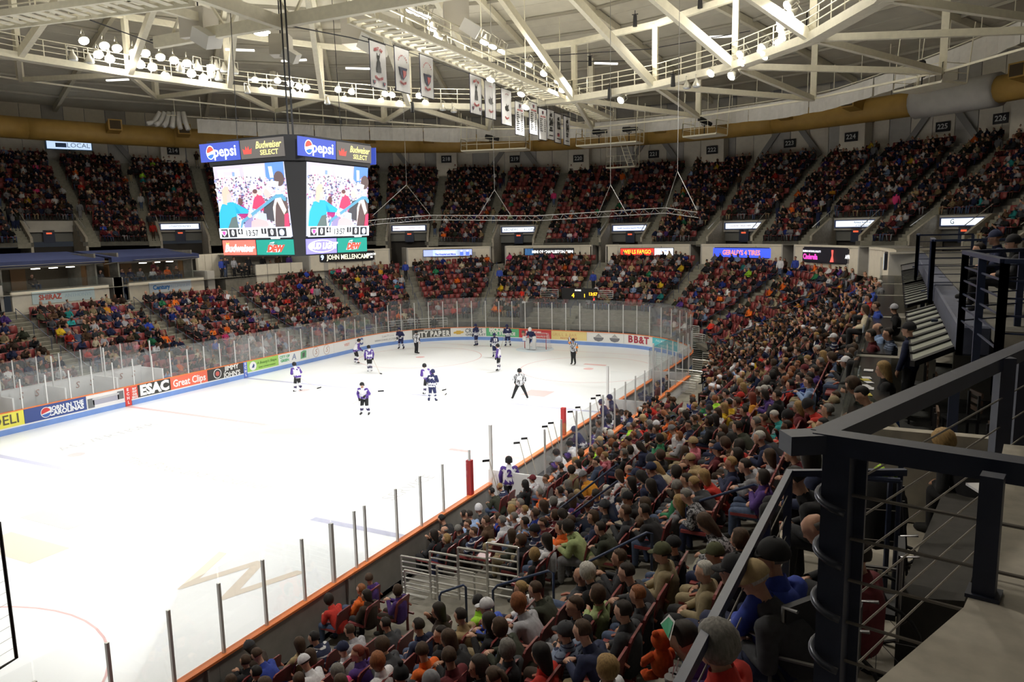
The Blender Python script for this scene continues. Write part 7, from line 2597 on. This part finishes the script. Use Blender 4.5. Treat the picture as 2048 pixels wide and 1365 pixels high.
MB().box((pc.x, pc.y, 7.35), (.09, .09, 2.3), math.radians(-12)).build('corner_post', RAILF, nr)
MB().box((pc.x + .045, pc.y + .045, 7.35), (.09, .02, 2.3), math.radians(-12)).build('post_flange', RAILF, nr)
p2 = Vector((24.85, -24.07, 0))
MB().box((p2.x, p2.y, 8.33), (.06, .06, .40), math.radians(-12)).build('post', RAILF, nr)
MB().box((p2.x, p2.y, 8.155), (.09, .09, .012), math.radians(-12)).build('base_plate', RAILF, nr)
for f in (2.6,):
    p3 = C0 + Bdir * f
    MB().box((p3.x, p3.y, 8.0), (.075, .075, 1.1), math.radians(20)).build('post', RAILF, nr)
p3 = C0 + Bdir * 2.1 + Vector((.03, -.03, 0))
MB().box((p3.x, p3.y, 8.0), (.075, .075, 1.1), math.radians(20)).build('post', RAILF, nr)
CAB = mat('steel_cable', (.20, .18, .16), .5, .4)
for k, dz in enumerate((.175, .335, .49, .65, .80, .95)):
    a = pc + Vector((.03, 0, -dz - .04))
    MB().tube([a, a + (Aend - C0) * 1.0], .0065, 6).build('cable', CAB, nr)
    b = pc + Vector((.0, .03, -dz - .04))
    MB().tube([b, b + Bdir * 4.4], .0045, 6).build('cable', CAB, nr)
LOOP = mat('loop_metal', (.06, .065, .085), .3, .6)
for k in range(4):
    z = 8.33 - .195 * k
    cx, cy = pc.x - .03, pc.y - .03
    pts = []
    for j in range(13):
        a = rad(80) + rad(195) * j / 12
        pts.append((cx + .05 + .085 * math.cos(a), cy + .025 + .085 * math.sin(a), z + .035 - .07 * j / 12))
    MB().tube(pts, .0135, 8).build('looped_bar', LOOP, nr, smooth=True)
# platform guard rail
gr_ = T(empty('platform_guard_rail'), 'long navy guard rail with cables in front of the wheelchair platform', 'railing')
G0, G1_, G2_ = Vector((23.64, -25.0, 6.95)), Vector((23.77, -19.35, 6.95)), Vector((24.75, -18.9, 6.95))
MB().bar(G0, G1_, .055, .075).build('top_rail', NAVY, gr_)
MB().bar(G1_, G2_, .055, .06).build('top_rail', NAVY, gr_)
for y in (-19.4, -20.6, -22.25, -23.9):
    x = 23.64 + (y + 25) / 5.65 * .13
    MB().box((x, y, 6.3), (.07, .07, 1.25)).build('post', NAVY, gr_)
for k in range(4):
    z = 6.75 - .2 * k
    MB().tube([(G0.x, G0.y, z), (G1_.x, G1_.y, z)], .006, 5).build('cable', CAB, gr_)
MB().box((24.72, -18.2, 6.3), (.05, .05, 1.2)).build('post', NAVY, gr_)
g2 = T(empty('platform_gate_rail'), 'navy rail frame at the back of the wheelchair platform', 'railing')
a, b = on(2, 6.9, 1732, 957), on(2, 6.9, 1800, 962)
MB().tube([a, b], .028, 8).build('top_rail', NAVY, g2)
for p in (a.lerp(b, .72), b):
    MB().tube([p, Vector((p.x, p.y, 5.73))], .024, 6).build('post', NAVY, g2)
for z in (6.6, 6.3, 6.0):
    MB().tube([(a.x, a.y, z), (b.x, b.y, z)], .006, 5).build('cable', CAB, g2)
# railings on the landing to the right
LR = [((25.45, -14.2), (25.62, -17.0), 'nearest'), ((25.62, -17.0), (27.2, -17.4), 'turning away to the right'), ((25.45, -14.2), (27.0, -12.6), 'behind the nearest one'), ((25.35, -6.6), (25.4, -4.2), 'over the second beam'), ((25.35, -6.6), (27.4, -6.0), 'beyond the landing'), ((25.2, 1.5), (25.3, 4.4), 'over the third beam'), ((25.2, 1.5), (26.8, 2.2), 'far, dark against the crowd')]
for i, (a, b, w) in enumerate(LR):
    o = T(empty('landing_railing'), 'navy railing with posts and rungs on the near landing, ' + w, 'railing', 'landing railings')
    a, b = Vector((*a, 7.72)), Vector((*b, 7.72))
    L0 = (b - a).length
    MB().bar(a + Vector((0, 0, 1.12)), b + Vector((0, 0, 1.12)), .10, .05).build('top_rail', NAVY, o)
    n = 3 if L0 > 2 else 2
    for k in range(n):
        p = a.lerp(b, k / (n - 1))
        MB().bar(p - Vector((0, 0, .35)), p + Vector((0, 0, 1.1)), .085, .085).build('post', NAVY, o)
    for k in range(5):
        z = .15 + .19 * k
        MB().bar(a + Vector((0, 0, z)), b + Vector((0, 0, z)), .02, .02).build('rung', NAVY, o)
# people at the landing rail
for i, (px, py, z, top, hair, hat, w) in enumerate([(2005, 488, 9.1, 'black', 'dark', None, 'dark-haired person leaning on the landing rail holding a white cup'), (1998, 470, 9.2, 'navy', 'ginger', 'cap', 'person in navy cap behind the landing rail'), (2035, 480, 9.2, 'black', 'dark', 'cap', 'person in black cap at the right edge')]):
    q = CAM + ray(px, py) / FPX * (14 - 1.5 * (i == 2))
    z = q.z
    person('sit_lean' if i == 0 else 'sit_lap', (q.x, q.y, z - 1.2), pi, top, hair, 'short', 'black', hat, 'navy' if i == 1 else 'black', label=w)
for i, (px, py, c, w) in enumerate([(1998, 553, (.75, .12, .04), 'red paper cup on the landing'), (2023, 560, (.75, .75, .75), 'tall white cup on the landing')]):
    q = on(2, 7.95, px, py)
    cp = T(empty('paper_cup', q), w, 'cup')
    MB().tube([(0, 0, -.08), (0, 0, .08)], [.035, .045], 10).build('cup_body', paint('cup%d' % i, c), cp)
    MB().tube([(0, 0, .08), (0, 0, .095)], .048, 10).build('lid', SOCKM, cp)

# wheelchair users and companions on the platform
WCM = mat('wheelchair_metal', (.22, .22, .23), .35, .6)
def wheelchair(loc, rz, lb):
    w = T(empty('wheelchair', loc, rz), lb, 'wheelchair', 'wheelchairs on the platform')
    MB().box((.02, 0, .48), (.44, .42, .05)).build('seat', DARK, w)
    MB().box((-.22, 0, .75), (.05, .42, .5)).build('backrest', DARK, w)
    for s in (-1, 1):
        pts = [(.30 * math.cos(a / 9 * pi) - .08, .27 * s, .31 + .30 * math.sin(a / 9 * pi)) for a in range(19)]
        MB().tube(pts, .017, 6).build('wheel', BLACK, w)
        sp_ = MB()
        for a in range(8):
            sp_.tube([(-.08, .27 * s, .31), (-.08 + .29 * math.cos(a * pi / 4), .27 * s, .31 + .29 * math.sin(a * pi / 4))], .003, 4)
        sp_.build('spokes', WCM, w)
        MB().tube([(.09 * math.cos(a / 6 * pi) + .38, .2 * s, .1 + .09 * math.sin(a / 6 * pi)) for a in range(13)], .016, 6).build('caster', BLACK, w)
        MB().tube([(-.22, .22 * s, .3), (-.22, .22 * s, 1.0), (-.34, .22 * s, 1.02)], .013, 6).build('push_handle', WCM, w)
        MB().tube([(.25, .22 * s, .48), (.25, .22 * s, .68), (-.2, .22 * s, .7)], .015, 6).build('armrest', WCM, w)
        MB().tube([(.22, .18 * s, .46), (.40, .18 * s, .12), (.5, .18 * s, .1)], .013, 6).build('footrest', WCM, w)
    return w
PZ = 5.73
def plat_person(px, py, hz, kd, rz, top, hair, style, low, hat, hatc, lb, wc=None, sc=1., sk=SK[0], fat=1.14):
    q = on(2, PZ + hz, px, py)
    J, _, _ = mkpose(kd)
    h = J['head']
    c, s = math.cos(rz), math.sin(rz)
    x, y = q.x - (h.x * c - h.y * s) * sc, q.y - (h.x * s + h.y * c) * sc
    if wc:
        wheelchair((x, y, PZ), rz, wc)
    return person(kd, (x, y, PZ + hz - h.z * sc), rz, top, hair, style, low, hat, hatc, sc, sk, lb, 'people on the wheelchair platform', fat=fat)
plat_person(1512, 1168, 1.06, 'sit_down', pi - .1, 'charcoal', 'white', 'short', 'navy', 'cap', 'tan', 'elderly person in tan cap and charcoal sweater bending forward in a wheelchair', 'dark wheelchair under the person in the tan cap')
plat_person(1543, 1122, 1.16, 'sit_side', pi - .6, 'blue', 'grey', 'short', 'navy', 'cap', 'black', 'bearded man in black cap and blue jacket looking down', 'wheelchair beside the man in the blue jacket')
plat_person(1433, 1300, 1.12, 'sit_lap', pi - .2, 'red', 'grey', 'curly', 'black', None, 'black', 'grey-haired woman in red vest at the bottom edge')
plat_person(1374, 1290, .92, 'sit_down', pi - .2, 'purple', 'dark', 'short', 'purple', None, 'black', 'person in navy and purple bending low beside the orange toy bear', sc=.95)
plat_person(1632, 1062, 1.02, 'sit_down', pi, 'black', 'grey', 'bald', 'black', None, 'black', 'bald man in black bending forward behind the corner post', 'wheelchair of the bald man behind the post')
plat_person(1712, 1120, 1.0, 'sit_lap', pi - .3, 'maroon', 'dark', 'short', 'black', None, 'black', 'person in red sweater hidden behind the corner post')
plat_person(1618, 915, 1.1, 'sit_turn', pi, 'navy', 'dark', 'long', 'black', None, 'black', 'smiling long-haired woman turned to the camera left of the post')
plat_person(1594, 965, 1.02, 'sit_down', pi, 'black', 'black', 'short', 'black', None, 'black', 'person in white and red striped sleeves looking at their hands')
plat_person(1468, 1148, .80, 'sit_side', pi - .5, 'black', 'grey', 'short', 'navy', 'cap', 'black', 'bearded man in black cap and black coat behind the guard rail', sc=.97)
q = on(2, PZ + .75, 1757, 1000)
ct = T(empty('draped_coat', (q.x, q.y, PZ)), 'black winter coat with lime trim draped over a walker', 'coat')
vs, fs = [], []
for j, (z, r) in enumerate(((0.35, .30), (.6, .31), (.8, .28), (.98, .2), (1.06, .08))):
    for k in range(12):
        a = 2 * pi * k / 12
        rr_ = r * (1 + .16 * math.sin(3 * a + j))
        vs.append((rr_ * .8 * math.cos(a), rr_ * math.sin(a), z))
for j in range(4):
    for k in range(12):
        a, b = j * 12 + k, j * 12 + (k + 1) % 12
        fs.append((a, b, b + 12, a + 12))
fs.append(tuple(range(48, 60)))
MB().add(vs, fs).build('coat_body', mat('coat_black', (.01, .01, .011), .9, bump=.4, scale=14), ct, smooth=True)
MB().tube([(.05, -.12, 1.05), (.0, .05, 1.08), (-.05, .16, 1.0), (-.02, .22, .86)], [.03, .035, .03, .015], 6).build('lime_lining', mat('lime_cloth', (.45, .7, .05), .8), ct)
MB().tube([(.12, .26, .98), (.16, .34, .8)], [.04, .05], 6).build('lime_cuff', MATS['lime_cloth'], ct)
for s in (-1, 1):
    for x in (-.2, .22):
        MB().tube([(x, .24 * s, .85), (x * 1.3, .26 * s, .1)], .014, 6).build('walker_leg', BLACK, ct)
        MB().tube([(x * 1.3 + .09 * math.cos(a / 6 * pi), .26 * s, .1 + .09 * math.sin(a / 6 * pi)) for a in range(13)], .018, 6).build('wheel', BLACK, ct)
for i, (px, py) in enumerate([(1745, 1213), (1722, 1247)]):
    q = on(2, PZ + .11, px, py)
    w_ = T(empty('caster_wheel', q, .6), 'black caster wheel with grey hub on the platform floor, %s' % ('upper' if i == 0 else 'lower'), 'wheel')
    MB().tube([(.075 * math.cos(a / 8 * pi), 0, .075 * math.sin(a / 8 * pi)) for a in range(17)], .022, 8).build('tyre', BLACK, w_, smooth=True)
    MB().ball((0, 0, 0), .03, 8, 6, sc=(1, .6, 1)).build('hub', mat('hub_grey', (.12, .12, .12), .5), w_)
    MB().tube([(0, 0, .0), (.05, .03, .18), (.08, .1, .3)], .016, 6).build('fork', BLACK, w_)
# soft orange toy bear, drink lids, pennant
q = on(2, PZ + .75, 1324, 1325)
br = T(empty('toy_bear', q, pi * .75), 'fluffy orange toy bear at the bottom edge', 'toy')
FUR = mat('orange_fur', (.62, .09, .015), .95, var=.15, scale=40, bump=.8)
MB().ball((0, 0, 0), .085, 12, 9, sc=(.8, .9, 1.25)).build('torso', FUR, br, smooth=True)
hd_ = MB().ball((.01, 0, .15), .07, 12, 9, sc=(.95, 1, .95))
hd_.ball((.07, 0, .135), .03, 8, 6)
for s in (-1, 1):
    hd_.ball((0, .05 * s, .205), .024, 8, 6)
hd_.build('head', FUR, br, smooth=True)
for s in (-1, 1):
    MB().tube([(.0, .06 * s, .06), (.05, .1 * s, .0), (.07, .1 * s, -.04)], [.03, .028, .02], 8).build('arm', FUR, br, smooth=True)
    MB().tube([(.01, .04 * s, -.08), (.08, .07 * s, -.13), (.11, .07 * s, -.11)], [.035, .032, .03], 8).build('leg', FUR, br, smooth=True)
    MB().ball((.065, .022 * s, .165), .007, 6, 4).build('eye', BLACK, br)
for i, (px, py) in enumerate([(1344, 1358), (1352, 1346)]):
    q = on(2, PZ + .8, px, py)
    cp = T(empty('drink_cup', q), 'grey lidded drink cup with straw at the bottom edge, %s' % ('left' if i == 0 else 'right'), 'cup')
    MB().tube([(0, 0, -.14), (0, 0, 0)], [.034, .045], 12).build('cup_body', paint('cup_dark', (.06, .06, .08)), cp)
    MB().tube([(0, 0, 0), (0, 0, .012)], .048, 12).build('lid', mat('lid_grey', (.35, .35, .36), .3), cp)
    MB().tube([(0, 0, .01), (.015, 0, .10)], .004, 5).build('straw', SOCKM, cp)
q = on(2, PZ + 1.0, 1330, 1268)
pn = T(empty('pennant', q, .6), 'small green and white printed card held above the guard rail', 'card')
MB().add([(0, -.09, 0), (0, .09, .02), (.05, .07, .09), (.05, -.04, .10)], [(0, 1, 2, 3)]).build('card_back', SOCKM, pn)
MB().add([(-.004, -.07, .008), (-.004, .07, .024), (.042, .055, .08), (.042, -.03, .088)], [(0, 1, 2, 3)]).build('card_front', paint('card_green', (.05, .38, .2)), pn)
q = on(2, 7.75, 1988, 985)
sg_ = T(MB().box((0, 0, 0), (.12, .22, .012)).build('loose_notice', PAPER, None, loc=on(2, 8.0, 1982, 984), rz=.4), 'small white and red notice beside the second post', 'sign')
MB().box((0, -.04, .008), (.10, .03, .004)).build('red_bar', paint('notice_red', (.5, .05, .05)), sg_)
# black rimmed net frame edge at the far left bottom
nf = T(empty('net_frame'), 'black framed fine net panel hanging in from the left bottom edge', 'net')
pA, pB, pC = on(0, 14.5, -2, 1045), on(0, 14.5, 33, 1317), on(0, 14.5, -40, 1362)
MB().tube([pA, pB, pC], .022, 6).build('frame', BLACK, nf)
rp = MB()
for i in range(12):
    f = i / 12
    rp.tube([pA.lerp(pB, f), pA.lerp(pC, f)], .0025, 3)
rp.build('mesh', mat('net_thread', (.45, .43, .42), .8), nf)['kind'] = 'stuff'

# ------------------------------------------------------------------ follow-spot platforms under the roof
def spot_platform(px0, px1, py, R, w, lamps, lb, dep=2.0):
    a, b = on_circle(px0, py, R), on_circle(px1, py, R)
    b.z = a.z
    mid = (a + b) / 2
    d = (b - a).normalized()
    nrm = Vector((-d.y, d.x, 0))
    if nrm.dot(mid) < 0:
        nrm = -nrm
    o = T(empty('spotlight_platform'), lb, 'platform', 'hanging spotlight platforms')
    c = mid + nrm * dep / 2
    L_ = (b - a).length
    rz = math.atan2(d.y, d.x)
    MB().box((c.x, c.y, c.z), (L_, dep, .12), rz).build('deck', STEEL, o)
    f = MB()
    railing(f, a, b, 1.1, 4, .022, 1)
    railing(f, a, a + nrm * dep, 1.1, 1, .022, 1)
    railing(f, b, b + nrm * dep, 1.1, 1, .022, 1)
    f.build('railing', STEEL, o)
    h = MB()
    for p in (a, b, a + nrm * dep, b + nrm * dep):
        h.tube([p, Vector((p.x, p.y, p.z + 3.5)) + nrm * .4], .035, 5)
    h.build('hanger', STEEL, o)
    for i, (f_, el, az_) in enumerate(lamps):
        p = a.lerp(b, f_) + nrm * .6 + Vector((0, 0, 1.15))
        s_ = T(empty('follow_spotlight', p), 'black follow spotlight on the %s, %s' % (lb.replace('cream ', ''), 'first' if i == 0 else 'second'), 'lamp', 'follow spotlights')
        dd = Vector((math.cos(az_) * math.cos(el), math.sin(az_) * math.cos(el), -math.sin(el)))
        dd.rotate(Matrix.Rotation(rz, 3, 'Z'))
        MB().tube([-dd * .6, -dd * .55, dd * .1, dd * .12, dd * .75], [.12, .22, .22, .17, .16], 12).build('barrel', BLACK, s_, smooth=False)
        MB().tube([(0, 0, -1.1), (0, 0, -.3)], .04, 8).build('stand', BLACK, s_)
        MB().bar((-.2, 0, -.3), (.2, 0, -.3), .05, .05).bar((-.2, 0, -.3), (-.2, 0, 0), .04, .04).bar((.2, 0, -.3), (.2, 0, 0), .04, .04).build('fork', BLACK, s_)
spot_platform(922, 1052, 302, 38.4, 0, [(.45, .2, .4)], 'cream spotlight platform left of the number banners')
spot_platform(1152, 1272, 292, 38.4, 0, [(.35, .0, .2), (.85, .0, .2)], 'cream spotlight platform right of the number banners')
spot_platform(1365, 1432, 274, 38.4, 0, [(.55, .3, 1.2)], 'cream spotlight platform before the right curtain')
spot_platform(1786, 1882, 184, 37.0, 0, [(.45, .45, 2.2)], 'cream spotlight platform at the upper right')
spot_platform(1212, 1270, 336, 45.5, 0, [], 'small cream platform with a ladder hanging above section 221', 1.2)
a, b = on_circle(1240, 300, 44.5), on_circle(1262, 332, 44.5)
ld = MB()
for sg in (-.3, .3):
    ld.bar((a.x + sg, a.y, a.z + 1.5), (b.x + sg, b.y, b.z), .06, .06)
for i in range(9):
    p = (a + Vector((0, 0, 1.5))).lerp(b, i / 9)
    ld.bar((p.x - .3, p.y, p.z), (p.x + .3, p.y, p.z), .04, .04)
T(ld.build('access_ladder', STEEL), 'cream ladder leading down to the small hanging platform', 'ladder')
# ------------------------------------------------------------------ the hung lighting truss over the far end
tp = [on(1, 14, *q) for q in ((700, 447), (752, 440), (860, 431), (1070, 432), (1185, 425), (1330, 416), (1395, 425))]
tz = sum(p.z for p in tp) / len(tp)
TRM = mat('truss_grey', (.30, .29, .27), .5, .3)
tr = T(empty('hung_truss'), 'long thin aluminium truss hung over the far end of the ice', 'truss')
for i in range(len(tp) - 1):
    a, b = tp[i], tp[i + 1]
    off = Vector((0, .22, -.28))
    MB().tube([a, b], .022, 5).build('chord', TRM, tr)
    MB().tube([a + off, b + off], .018, 5).build('chord', TRM, tr)
    lz_ = MB()
    n = max(2, int((b - a).length / .55))
    for k in range(n):
        lz_.bar(a.lerp(b, k / n), a.lerp(b, (k + .5) / n) + off, .016, .016)
        lz_.bar(a.lerp(b, (k + .5) / n) + off, a.lerp(b, (k + 1) / n), .016, .016)
    lz_.build('lacing', TRM, tr)
for ax_, ay_, l, r in ((813, 370, 745, 862), (989, 380, 957, 1022), (1221, 370, 1195, 1256), (1355, 343, 1330, 1393)):
    A_ = on(1, 14, ax_, ay_)
    m_ = MB()
    for q in (l, r):
        yy = 432 if q < 1300 else 420
        m_.tube([A_, on(1, 14, q, yy)], .018, 4)
    m_.tube([A_, Vector((A_.x, A_.y, 24))], .014, 4)
    m_.build('bridle', TRM, tr)
# loose roof cables
rc_ = T(empty('roof_cables'), 'dark cables strung across under the roof deck', 'cable')
for pts in (((1000, 118, 21.5), (1300, 98, 21.5), (1500, 62, 21.5)), ((960, 125, 21.2), (1250, 122, 21.2)), ((560, 48, 19.2), (700, 75, 19.2), (740, 85, 19.2)), ((300, 80, 20.5), (420, 70, 20.5)), ((180, 40, 20.), (330, 95, 20.))):
    MB().tube([on(2, z, x, y) for x, y, z in pts], .03, 4).build('cable', DARK, rc_)
for i, (px, py) in enumerate([(1219, 190), (1346, 165), (825, 218), (1180, 125), (1270, 45), (1400, 8)]):
    p = on_circle(px, py, 24.6) if i < 3 else on(2, 22.5, px, py)
    s_ = T(empty('stage_lamp', p), 'small black stage lamp clamped under the roof, %s' % ['right of the banners', 'on the right ring walkway', 'behind the third banner', 'above the last banners', 'high in the roof', 'highest right'][i], 'lamp', 'small black stage lamps')
    MB().tube([(0, 0, .45), (0, 0, -.25)], [.12, .15], 8).build('barrel', BLACK, s_)
    MB().bar((-.2, 0, .5), (.2, 0, .5), .05, .05).bar((0, 0, .45), (0, 0, .75), .04, .04).build('clamp', BLACK, s_)
# ------------------------------------------------------------------ lettering becomes plain meshes
_dg = bpy.context.evaluated_depsgraph_get()
_dg.update()
for o in [o for o in S.objects if o.type == 'FONT']:
    me = bpy.data.meshes.new_from_object(o.evaluated_get(_dg))
    nm, par, mb_ = o.name, o.parent, o.matrix_basis.copy()
    bpy.data.objects.remove(o)
    n = bpy.data.objects.new('lettering', me)
    COL.objects.link(n)
    n.parent = par
    n.matrix_basis = mb_
